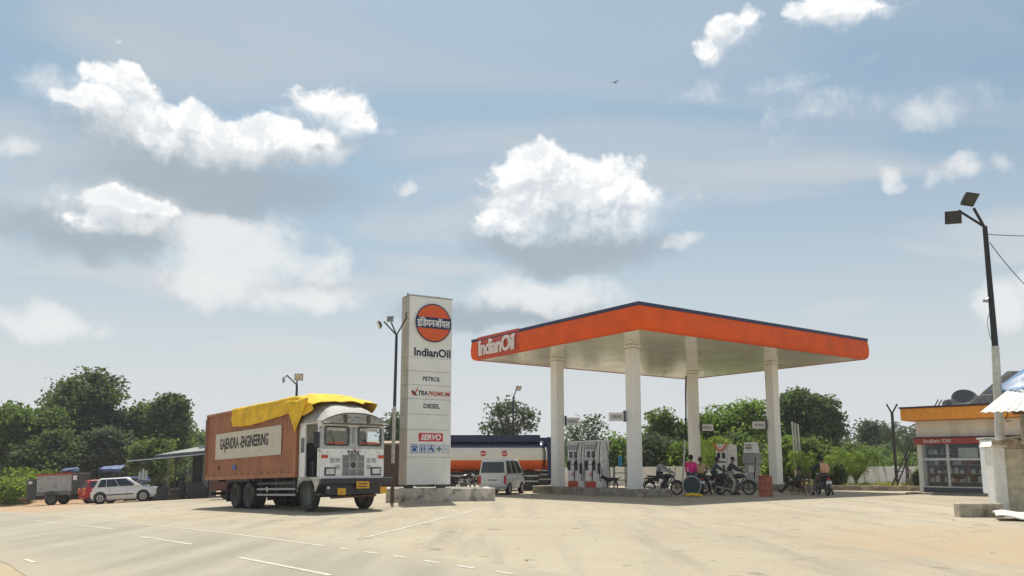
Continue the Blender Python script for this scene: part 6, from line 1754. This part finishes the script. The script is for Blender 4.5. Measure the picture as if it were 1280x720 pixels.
for i in range(44):
    u = 730 + i * 11; Y = 66 + random.uniform(-3, 8); p = at(u, Y); bx.append((p.x, p.y, 2.0, 1.6, zat(random.uniform(563, 578), Y) - gz(p.x)))
thicket('undergrowth', bx, 42000, .18, G_MID, 'green undergrowth growing behind the white boundary wall', .55)
bx = []
for i in range(30):
    u = 1006 + i * 4.9; Y = 44.0 + random.uniform(-.6, 1.5); p = at(u, Y); bx.append((p.x, p.y, .35, .3, random.uniform(.15, .42)))
thicket('bedding_plants', bx, 9000, .05, G_YELLOW, 'yellow-green bedding plants and weeds along the kerb by the white wall', .12, 'plants')
# far tree line closing the horizon all round the scene
def far_line(name, pts, n, leaf, m, label):
    bx = []
    for (x, y, h, r) in pts: bx.append((x, y, r, r * .7, h))
    thicket(name, bx, n, leaf, m, label, 1.1, 'woodland')
far = []
for i in range(90):
    a = R(-62 + i * 1.4); d = random.uniform(120, 150); far.append((math.sin(a) * d, math.cos(a) * d, random.uniform(5, 8.0) - (0 if abs(i - 45) > 8 else 2.5), random.uniform(4, 7)))
far_line('far_woodland', far, 110000, .30, G_GREY, 'hazy far woodland along the horizon behind everything')
# weeds: tufts on the left bank
sp = []
for i in range(26):
    u = -10 + i * 3.0
# reddish bank under the thicket
def bank():
    vs = []; fs = []; nx, ny = 44, 8
    for i in range(nx + 1):
        u = -60 + 190 * i / nx
        for j in range(ny + 1):
            Y = 56.5 + j * 1.2; p = at(u, Y); e = min(1, max(0, (118 - u) / 70)) * min(1, j / 3)
            vs.append((p.x, p.y, p.z + .006 + e * (.42 + .14 * math.sin(i * 1.3 + j) + .1 * math.sin(i * .5))))
    for i in range(nx):
        for j in range(ny): fs.append((i * (ny + 1) + j, (i + 1) * (ny + 1) + j, (i + 1) * (ny + 1) + j + 1, i * (ny + 1) + j + 1))
    m = MB(); m.v = vs; m.f = fs
    o = m.build('soil_bank', mat('red_soil', (.40, .24, .13), .95, var=.2, bump=.5, bscale=6), smooth=True); o['kind'] = 'structure'
bank()
# ------------------------------------------------------------------ motorcycles
def motorcycle(label, paint, cat='motorcycle', name='motorcycle', group='two-wheelers at the station'):
    t = empty(name, (0, 0, 0), 0, label, cat, group)
    r = .30
    for x in (-.64, .66):
        w = MB().lathe([(r - .06, -.045), (r - .01, -.05), (r + .01, 0), (r - .01, .05), (r - .06, .045)], (x, 0, r + .01), axis='Y', n=26, closed=True).build('wheel', black_rubber, t, smooth=True)
        MB().ring((x, 0, r + .01), r - .07, .014, 'Y', 24, 6).build('rim', grey_metal, w)
        m = MB()
        for k in range(6): a = k * math.pi / 3; m.tube([(x, 0, r + .01), (x + math.cos(a) * (r - .07), 0, r + .01 + math.sin(a) * (r - .07))], .014, 5)
        m.lathe([(0, -.05), (.045, -.05), (.045, .05), (0, .05)], (x, 0, r + .01), axis='Y', n=12); m.build('spokes', mat('engine_grey', (.10, .10, .105), .5), w)
        MB().ring((x, 0, r + .01), r + .045, .035, 'Y', 14, 5, arc=(R(20) if x > 0 else R(40), R(140) if x > 0 else R(175))).build('mudguard', paint, t, smooth=True)
    m = MB()
    for s in (-.07, .07): m.tube([(.66, s, .31), (.50, s, .92)], .022, 6)
    m.build('fork', mat('engine_grey', (.10, .10, .105), .5), t)
    MB().tube([(.50, 0, .88), (.05, 0, .78), (-.5, 0, .74)], .03, 6).tube([(.48, 0, .80), (.22, 0, .35), (-.2, 0, .30), (-.3, 0, .72)], .025, 6).tube([(-.64, .09, .31), (-.2, .09, .36)], .025, 6).tube([(-.64, -.09, .31), (-.2, -.09, .36)], .025, 6).build('frame', dark_metal, t)
    MB().box((.06, 0, .42), (.34, .24, .26)).box((.14, 0, .60), (.16, .18, .16), rot=(0, .3, 0)).build('engine', mat('engine_grey', (.10, .10, .105), .5), t, bevel=.04)
    MB().loft([[(x, w * math.cos(a), z + h * math.sin(a)) for a in [k * math.pi / 5 for k in range(10)]] for x, w, h, z in ((-.12, .07, .06, .80), (0, .12, .10, .82), (.22, .14, .13, .85), (.40, .10, .09, .86), (.47, .04, .05, .86))]).build('fuel_tank', paint, t, smooth=True)
    MB().loft([[(x, -w, z - .04), (x, w, z - .04), (x, w * .9, z + .04), (x, -w * .9, z + .04)] for x, w, z in ((-.75, .07, .86), (-.5, .12, .84), (-.15, .12, .80), (-.02, .08, .81))]).build('seat', black_rubber, t, bevel=.02)
    MB().loft([[(x, -w, z - h), (x, w, z - h), (x, w, z + h), (x, -w, z + h)] for x, w, z, h in ((-.82, .04, .76, .03), (-.6, .10, .72, .07), (-.2, .10, .68, .08))]).build('side_cover', paint, t, bevel=.02)
    MB().tube([(.48, -.36, .98), (.46, -.15, 1.03), (.50, 0, 1.0), (.46, .15, 1.03), (.48, .36, .98)], .014, 6).build('handlebar', dark_metal, t)
    for s in (-1, 1):
        m = MB(); m.tube([(.46, s * .28, 1.02), (.50, s * .34, 1.16)], .008, 4); m.lathe([(0, -.01), (.055, -.008), (.055, .008), (0, .01)], (.50, s * .36, 1.19), axis='X', n=10); m.build('mirror', black_gloss, t)
    MB().lathe([(.04, .48), (.09, .54), (.085, .60), (0, .61)], (0, 0, .90), axis='X', n=14).build('headlight', mat('head_lens', (.62, .64, .64), .12), t, smooth=True)
    MB().box((-.86, 0, .74), (.05, .12, .07)).build('tail_light', mat('tail_red', (.45, .02, .02), .2), t)
    MB().box((-.90, 0, .58), (.015, .22, .14)).build('number_plate', clean_white, t)
    MB().tube([(.12, -.13, .32), (-.2, -.16, .27), (-.75, -.18, .36)], [.025, .04, .045], 8).build('exhaust', grey_metal, t, smooth=True)
    MB().tube([(-.1, .12, .28), (-.15, .28, .02)], .012, 5).build('side_stand', dark_metal, t)
    return t
blk = mat('bike_black', (.015, .015, .018), .25)
bikeA = motorcycle('black motorcycle under the rider in the grey shirt by the second column', blk)
def place_bike(o, u, v, Y, rz): p = at(u, Y, v); seat(o, p.x, p.y, rz); return o
place_bike(bikeA, 829, 618, 37.2, R(-30))
def bike_copy(label, u, v, Y, rz):
    o = copy_tree(bikeA); o['label'] = label; return place_bike(o, u, v, Y, rz)
bikeC = bike_copy('black motorcycle seen from behind beside the person in the pink shirt', 877, 618, 36.9, R(80))
bikeD = bike_copy('dark motorcycle standing side-on between the pink shirt and the khaki trousers', 898, 618, 37.6, R(-8))
bikeE = bike_copy('black motorcycle under the rider in khaki trousers before the garlanded pump', 918, 618, 36.4, R(-28))
bikeG = bike_copy('black two-wheeler seen from behind under the rider with the peach backpack', 1029, 618, 36.0, R(86))
bikeH = bike_copy('black motorcycle parked between the totem sign and the tanker lorry', 578, 610, 41.0, R(20))

# ------------------------------------------------------------------ people
skin_m = mat('skin_brown', (.17, .085, .05), .55, var=.05)
hair_m = mat('hair_black', (.012, .010, .009), .7, var=0)
def skinned(name, V, E, rad, m, parent, sub=1, root=0):
    me = bpy.data.meshes.new(name); names = list(V); ix = {k: i for i, k in enumerate(names)}
    me.from_pydata([tuple(V[k]) for k in names], [(ix[a], ix[b]) for a, b in E], [])
    o = bpy.data.objects.new(name, me); COL.objects.link(o)
    sk = o.modifiers.new('skin', 'SKIN'); sk.use_smooth_shade = True; sk.branch_smoothing = .4
    if not me.skin_vertices: bpy.context.view_layer.objects.active = o
    lay = me.skin_vertices[0].data if me.skin_vertices else None
    if lay is None:
        bm = bmesh.new(); bm.from_mesh(me); bm.verts.layers.skin.verify(); bm.to_mesh(me); bm.free(); lay = me.skin_vertices[0].data
    for k in names:
        r = rad[k]; lay[ix[k]].radius = r if isinstance(r, tuple) else (r, r); lay[ix[k]].use_root = (ix[k] == root)
    sb = o.modifiers.new('sub', 'SUBSURF'); sb.levels = sub; sb.render_levels = sub
    dg = bpy.context.evaluated_depsgraph_get(); nm = bpy.data.meshes.new_from_object(o.evaluated_get(dg))
    bpy.data.objects.remove(o); bpy.data.meshes.remove(me)
    nm.materials.clear(); nm.materials.append(m); nm.name = name
    q = bpy.data.objects.new(name, nm); COL.objects.link(q); q.parent = parent
    return q

def joints(pose):
    L = {}
    if pose == 'stand':
        L = dict(pelvis=(0, 0, .95), waist=(.01, 0, 1.08), chest=(0, 0, 1.28), neck=(0, 0, 1.47), head=(.02, 0, 1.60), crown=(.01, 0, 1.68),
                 shl=(0, .18, 1.40), ell=(-.03, .21, 1.13), hal=(.10, .19, .90), shr=(0, -.18, 1.40), elr=(-.02, -.21, 1.14), har=(.14, -.16, .93),
                 hil=(0, .09, .90), knl=(.03, .11, .50), anl=(-.02, .11, .09), tol=(.13, .13, .04), hir=(0, -.09, .90), knr=(.03, -.11, .50), anr=(-.02, -.11, .09), tor=(.13, -.13, .04))
    elif pose in ('ride', 'ridefoot'):
        L = dict(pelvis=(-.20, 0, .95), waist=(-.20, 0, 1.06), chest=(-.13, 0, 1.26), neck=(-.05, 0, 1.44), head=(.0, 0, 1.57), crown=(.0, 0, 1.65),
                 shl=(-.08, .18, 1.37), ell=(.14, .29, 1.16), hal=(.42, .30, 1.03), shr=(-.08, -.18, 1.37), elr=(.14, -.29, 1.16), har=(.42, -.30, 1.03),
                 hil=(-.14, .10, .92), knl=(.20, .22, .72), anl=(.02, .20, .36), tol=(.17, .21, .31), hir=(-.14, -.10, .92), knr=(.20, -.22, .72), anr=(.02, -.20, .36), tor=(.17, -.21, .31))
        if pose == 'ridefoot':
            L.update(knl=(.12, .30, .56), anl=(-.02, .42, .09), tol=(.13, .45, .04), knr=(.12, -.30, .56), anr=(-.02, -.42, .09), tor=(.13, -.45, .04))
    elif pose == 'sit':
        L = dict(pelvis=(0, 0, .50), waist=(-.04, 0, .62), chest=(-.10, 0, .82), neck=(-.10, 0, 1.0), head=(-.06, 0, 1.13), crown=(-.07, 0, 1.21),
                 shl=(-.10, .18, .93), ell=(.06, .25, .70), hal=(.30, .16, .62), shr=(-.10, -.18, .93), elr=(.06, -.25, .70), har=(.30, -.16, .62),
                 hil=(.04, .10, .49), knl=(.45, .13, .50), anl=(.74, .13, .14), tol=(.87, .14, .20), hir=(.04, -.10, .49), knr=(.43, -.13, .52), anr=(.70, -.13, .12), tor=(.83, -.14, .17))
    return {k: Vector(v) for k, v in L.items()}

def person(label, pose, u, v, Y, rz, shirt, trousers, scale=1.0, head_wrap=None, shoes=black_rubber, xy=None, parent_scale=None, dz=0):
    t = empty('person', (0, 0, 0), 0, label, 'person')
    J = joints(pose)
    V = dict(J); rad = dict(pelvis=(.13, .15), waist=(.11, .13), chest=(.12, .15), neck=.055, head=(.085, .078), crown=(.075, .07))
    E = [('pelvis', 'waist'), ('waist', 'chest'), ('chest', 'neck'), ('neck', 'head'), ('head', 'crown')]
    for s in 'lr':
        rad.update({'sh' + s: .055, 'el' + s: .042, 'ha' + s: .028, 'hi' + s: .085, 'kn' + s: .058, 'an' + s: .04, 'to' + s: .032})
        E += [('chest', 'sh' + s), ('sh' + s, 'el' + s), ('el' + s, 'ha' + s), ('pelvis', 'hi' + s), ('hi' + s, 'kn' + s), ('kn' + s, 'an' + s), ('an' + s, 'to' + s)]
        d = (J['ha' + s] - J['el' + s]).normalized(); side = Vector((0, 1 if s == 'l' else -1, 0)); side = (side - d * side.dot(d)).normalized(); up = d.cross(side)
        pk = 'pa' + s; V[pk] = J['ha' + s] + d * .07; rad[pk] = (.040, .022); E.append(('ha' + s, pk))
        for f in range(4):
            k1, k2 = f'f{f}{s}', f'g{f}{s}'; ln = (.040, .047, .044, .034)[f]; o_ = side * (.028 - .019 * f)
            V[k1] = V[pk] + d * ln + o_; V[k2] = V[k1] + (d * .6 - up * .55).normalized() * ln * .9; rad[k1] = .0095; rad[k2] = .0075; E += [(pk, k1), (k1, k2)]
        V['t1' + s] = J['ha' + s] + d * .045 - side * .045; V['t2' + s] = V['t1' + s] + d * .035 - side * .012; rad['t1' + s] = .012; rad['t2' + s] = .009; E += [('ha' + s, 't1' + s), ('t1' + s, 't2' + s)]
    f_ = Vector((1, 0, 0))
    V['nose'] = J['head'] + f_ * .105 + Vector((0, 0, -.005)); rad['nose'] = .012; E.append(('head', 'nose'))
    V['chin'] = J['head'] + f_ * .06 + Vector((0, 0, -.085)); rad['chin'] = .03; E.append(('head', 'chin'))
    for s, k in (('l', 1), ('r', -1)): V['ear' + s] = J['head'] + Vector((-.01, .092 * k, -.01)); rad['ear' + s] = (.012, .022); E.append(('head', 'ear' + s))
    body = skinned('body', V, E, rad, skin_m, t, 2)
    # clothes follow the same joints, a little larger
    k = ['pelvis', 'waist', 'chest', 'shl', 'ell', 'shr', 'elr', 'neck']
    cv = {a: J[a] for a in k}; cv['neck'] = J['chest'].lerp(J['neck'], .72); cv['pelvis'] = J['pelvis'] - Vector((0, 0, .03))
    cv['wl'] = J['ell'].lerp(J['hal'], .72); cv['wr'] = J['elr'].lerp(J['har'], .72)
    rr_ = dict(pelvis=(.145, .17), waist=(.135, .16), chest=(.145, .175), shl=.075, shr=.075, ell=.06, elr=.06, wl=.05, wr=.05, neck=.07)
    skinned('shirt', cv, [('pelvis', 'waist'), ('waist', 'chest'), ('chest', 'neck'), ('chest', 'shl'), ('shl', 'ell'), ('ell', 'wl'), ('chest', 'shr'), ('shr', 'elr'), ('elr', 'wr')], rr_, shirt, t, 2)
    cv = {a: J[a] for a in ('pelvis', 'hil', 'knl', 'anl', 'hir', 'knr', 'anr')}
    for s in 'lr': cv['an' + s] = J['kn' + s].lerp(J['an' + s], .93)
    rr_ = dict(pelvis=(.14, .165), hil=.10, hir=.10, knl=.078, knr=.078, anl=.06, anr=.06)
    skinned('trousers', cv, [('pelvis', 'hil'), ('hil', 'knl'), ('knl', 'anl'), ('pelvis', 'hir'), ('hir', 'knr'), ('knr', 'anr')], rr_, trousers, t, 2)
    for s in 'lr':
        a, b = J['an' + s], J['to' + s]
        MB().tube([a - (b - a) * .25 + Vector((0, 0, -.03)), a.lerp(b, .5) + Vector((0, 0, .0)), b + (b - a) * .2], [.045, .052, .032], 8).build('shoe', shoes, t, smooth=True)
    c = J['head'].lerp(J['crown'], .62); hm = head_wrap or hair_m
    m = MB(); m.lathe([(.0, .105), (.05, .097), (.085, .06), (.10, .01), (.098, -.035), (.085, -.06)] if True else [], n=16, M=Matrix.Translation(c - Vector((.014, 0, 0))) @ Matrix.Rotation(R(-14), 4, 'Y')); m.build('hair' if not head_wrap else 'head_cover', hm, t, smooth=True)
    for s in (-1, 1):
        MB().lathe([(0, .0), (.009, .004), (.009, .008), (0, .012)], J['head'] + Vector((.078, .03 * s, .015)), axis='X', n=8).build('eye', mat('eye_dark', (.02, .015, .012), .3, var=0), body)
    MB().box(J['head'] + Vector((.082, 0, -.052)), (.012, .045, .010)).build('mouth', mat('lip', (.16, .05, .04), .5, var=0), body)
    if xy: x, y = xy
    else: p = at(u, Y, v); x, y = p.x, p.y
    seat(t, x, y, rz, dz, tilt=False); t.scale = (scale,) * 3
    return t, J
def on_bike(bike, label, shirt, trousers, pose='ride', **kw):
    b = bike.location
    t, J = person(label, pose, 0, 0, 0, 0, shirt, trousers, xy=(b.x, b.y), **kw)
    t.rotation_euler = bike.rotation_euler; t.location = bike.location
    return t
def cloth(name, c, **k): return mat(name, c, .8, bump=.3, bscale=12, **k)
on_bike(bikeA, 'rider in a light grey shirt with black straps on a motorcycle by the second column', cloth('grey_shirt', (.40, .40, .41)), cloth('dark_trousers', (.05, .05, .055)), pose='ride')
t, J = person('person in a bright pink shirt standing with their back turned at the third column', 'stand', 865, 620, 35.9, R(75), cloth('pink_shirt', (.75, .015, .22)), cloth('teal_trousers', (.02, .045, .05)), 1.04)
MB().ring(J['neck'] + Vector((0, 0, -.02)), .075, .03, 'Z', 14, 6).build('collar', cloth('peach_scarf', (.62, .36, .18)), t)
on_bike(bikeC, 'person in a beige shirt seated on a motorcycle beside the pink shirt', cloth('beige_shirt', (.48, .30, .18)), cloth('dark_trousers', (.05, .05, .055)), pose='ridefoot')
on_bike(bikeD, 'rider in dark clothes on the side-on motorcycle in the shade', cloth('blue_grey_shirt', (.07, .10, .12)), cloth('dark_trousers', (.05, .05, .055)), pose='ridefoot')
on_bike(bikeE, 'rider in a dark shirt and light khaki trousers before the garlanded pump', cloth('black_shirt', (.03, .035, .035)), cloth('khaki_trousers', (.33, .34, .26)), pose='ridefoot')
tG = on_bike(bikeG, 'rider in a navy top with a peach backpack seen from behind', cloth('navy_top', (.015, .022, .07)), cloth('brown_trousers', (.14, .11, .08)), pose='ridefoot')
bk_ = MB().loft([[(-.44, -.17, .98), (-.44, .17, .98), (-.28, .17, .98), (-.28, -.17, .98)], [(-.47, -.20, 1.2), (-.47, .20, 1.2), (-.27, .19, 1.2), (-.27, -.19, 1.2)], [(-.40, -.17, 1.42), (-.40, .17, 1.42), (-.24, .16, 1.42), (-.24, -.16, 1.42)]]).build('backpack', cloth('peach_bag', (.62, .35, .20)), None, bevel=.05, segs=2, smooth=True)
tag(bk_, 'peach coloured backpack worn by the rider on the right', 'backpack'); bk_.location = tG.location; bk_.rotation_euler = tG.rotation_euler
MB().box((-.47, 0, 1.12), (.05, .26, .20)).build('pocket', bpy.data.materials['peach_bag'], bk_, bevel=.015)
# seated person and plastic chair
chair_m = mat('chair_brown', (.15, .055, .03), .45)
def chair(u, Y, rz, label):
    p = at(u, Y); t = empty('plastic_chair', (p.x, p.y, gz(p.x)), rz, label, 'chair')
    MB().bx(-.22, .22, -.22, .22, .40, .435).build('seat', chair_m, t, bevel=.015)
    for k in range(5): MB().box((-.25 - .02, -.18 + k * .09, .66), (.02, .05, .44), rot=(0, -.15, 0)).build('back_slat', chair_m, t)
    MB().box((-.305, 0, .89), (.03, .46, .07)).build('back_rail', chair_m, t, bevel=.01)
    for sx in (-1, 1):
        for sy in (-1, 1): MB().tube([(sx * .2, sy * .2, .40), (sx * .26, sy * .25, 0)], [.028, .02], 6).build('leg', chair_m, t)
    for s in (-1, 1): MB().tube([(-.27, s * .24, .62), (.1, s * .25, .64), (.2, s * .24, .60), (.21, s * .22, .40)], .02, 6).build('armrest', chair_m, t)
    return t
ch = chair(997.5, 36.6, R(172), 'brown plastic chair under the seated person left of the scooter')
chair(1004.5, 37.6, R(150), 'empty brown plastic chair just behind the seated person')
person('person in dark clothes sitting on a plastic chair with legs stretched to the left', 'sit', 0, 0, 0, R(172), cloth('dark_green_shirt', (.045, .055, .05)), cloth('black_trousers', (.015, .015, .017)), xy=(ch.location.x, ch.location.y))
bt = at(1012, 39.5); o = tag(MB().bx(-.45, .45, -.25, .25, .50, .54).bx(-.4, -.36, -.2, -.16, 0, .5).bx(.36, .4, -.2, -.16, 0, .5).bx(-.4, -.36, .16, .2, 0, .5).bx(.36, .4, .16, .2, 0, .5).build('small_table', chair_m), 'small low brown table between the seated person and the scooter', 'table'); o.location = bt

# the round rimmed board by the pink-shirted person
p = at(865, 34.9, 620)
t = empty('round_rimmed_board', (p.x, p.y, gz(p.x)), R(4), 'round dark board with a pale rim standing at the feet of the pink-shirted person', 'board')
MB().ring((0, 0, .48), .40, .035, 'Y', 32, 7).build('rim', grey_metal, t, smooth=True)
MB().lathe([(0, .02), (.385, .02), (.385, -.02), (0, -.02)], (0, 0, .48), axis='Y', n=32).build('dark_face', mat('board_green', (.010, .030, .032), .5), t)
MB().tube([(-.2, .1, .16), (-.28, .25, 0)], .02, 5).tube([(.2, .1, .16), (.28, .25, 0)], .02, 5).build('foot', dark_metal, t)
yb = at(865, 34.4, 622)
m = MB()
for i, (x, z, r) in enumerate(((-.14, .10, .15), (.02, .12, .15), (.15, .09, .12), (.36, .07, .11))): m.lathe([(0, -.05), (r, -.035), (r * 1.1, .02), (r * .6, .06), (0, .07)], (x, .03 * (i % 2), z), n=12)
o = tag(m.build('yellow_bundle', mat('bright_yellow', (.80, .52, .01), .6, bump=.4), smooth=True), 'bright yellow plastic bundle on the ground under the round board', 'bundle'); o.location = (yb.x, yb.y, gz(yb.x))
# the white stick leaning beside the third column and the dark hose on it
a = sp_(853, 603, 44.5); b = sp_(856.5, 550, 45.3)
tag(MB().tube([(a.x, a.y, .1), a, b], .05, 7).build('white_pipe', bpy.data.materials['pipe_white']), 'white pipe leaning upright against the third canopy column', 'pipe')
tag(MB().tube([sp_(856.5, 550, 45.2), sp_(857.5, 520, 45.3), sp_(857, 490, 45.3), sp_(857.6, 470, 45.3)], .045, 6).build('drain_pipe', black_rubber), 'black pipe running up the left side of the third canopy column', 'pipe')

# black dog on the island beside the rack
px, py = loc(2.55, 4.6)
t = empty('dog', (px, py, gz(px) + .34), R(178), 'small black dog standing on the island left of the second canopy column', 'dog')
V = dict(hip=(-.24, 0, .40), belly=(-.05, 0, .40), chest=(.18, 0, .39), neck=(.30, 0, .47), head=(.38, 0, .52), muzzle=(.50, 0, .47), t1=(-.34, 0, .44), t2=(-.46, 0, .52))
E = [('hip', 'belly'), ('belly', 'chest'), ('chest', 'neck'), ('neck', 'head'), ('head', 'muzzle'), ('hip', 't1'), ('t1', 't2')]
rad = dict(hip=(.085, .10), belly=(.085, .095), chest=(.10, .13), neck=.065, head=.065, muzzle=.03, t1=.025, t2=.012)
for s, k in (('l', 1), ('r', -1)):
    V.update({'s' + s: (.18, .07 * k, .28), 'w' + s: (.17, .075 * k, .14), 'p' + s: (.19, .075 * k, .02), 'k' + s: (-.20, .075 * k, .27), 'h' + s: (-.31, .08 * k, .16), 'q' + s: (-.27, .08 * k, .02), 'e' + s: (.36, .05 * k, .60)})
    rad.update({'s' + s: .045, 'w' + s: .025, 'p' + s: .024, 'k' + s: .055, 'h' + s: .024, 'q' + s: .024, 'e' + s: .014})
    E += [('chest', 's' + s), ('s' + s, 'w' + s), ('w' + s, 'p' + s), ('hip', 'k' + s), ('k' + s, 'h' + s), ('h' + s, 'q' + s), ('head', 'e' + s)]
skinned('body', {k: Vector(v) for k, v in V.items()}, E, rad, mat('dog_black', (.02, .018, .016), .8), t, 2)
# ------------------------------------------------------------------ thin air between here and the far trees
hz_m = bpy.data.materials.new('air'); hz_m.use_nodes = True
_t = hz_m.node_tree; _t.nodes.clear()
_o = _t.nodes.new('ShaderNodeOutputMaterial'); _v = _t.nodes.new('ShaderNodeVolumePrincipled')
_v.inputs['Color'].default_value = (.93, .95, 1, 1); _v.inputs['Density'].default_value = 0.0005; _v.inputs['Anisotropy'].default_value = 0.2
_t.links.new(_v.outputs[0], _o.inputs['Volume'])
hz_o = MB().bx(-260, 260, -30, 260, -5.6, 16).build('haze', hz_m)
tag(hz_o, 'thin pale haze in the air over the whole place', 'haze', kind='stuff')
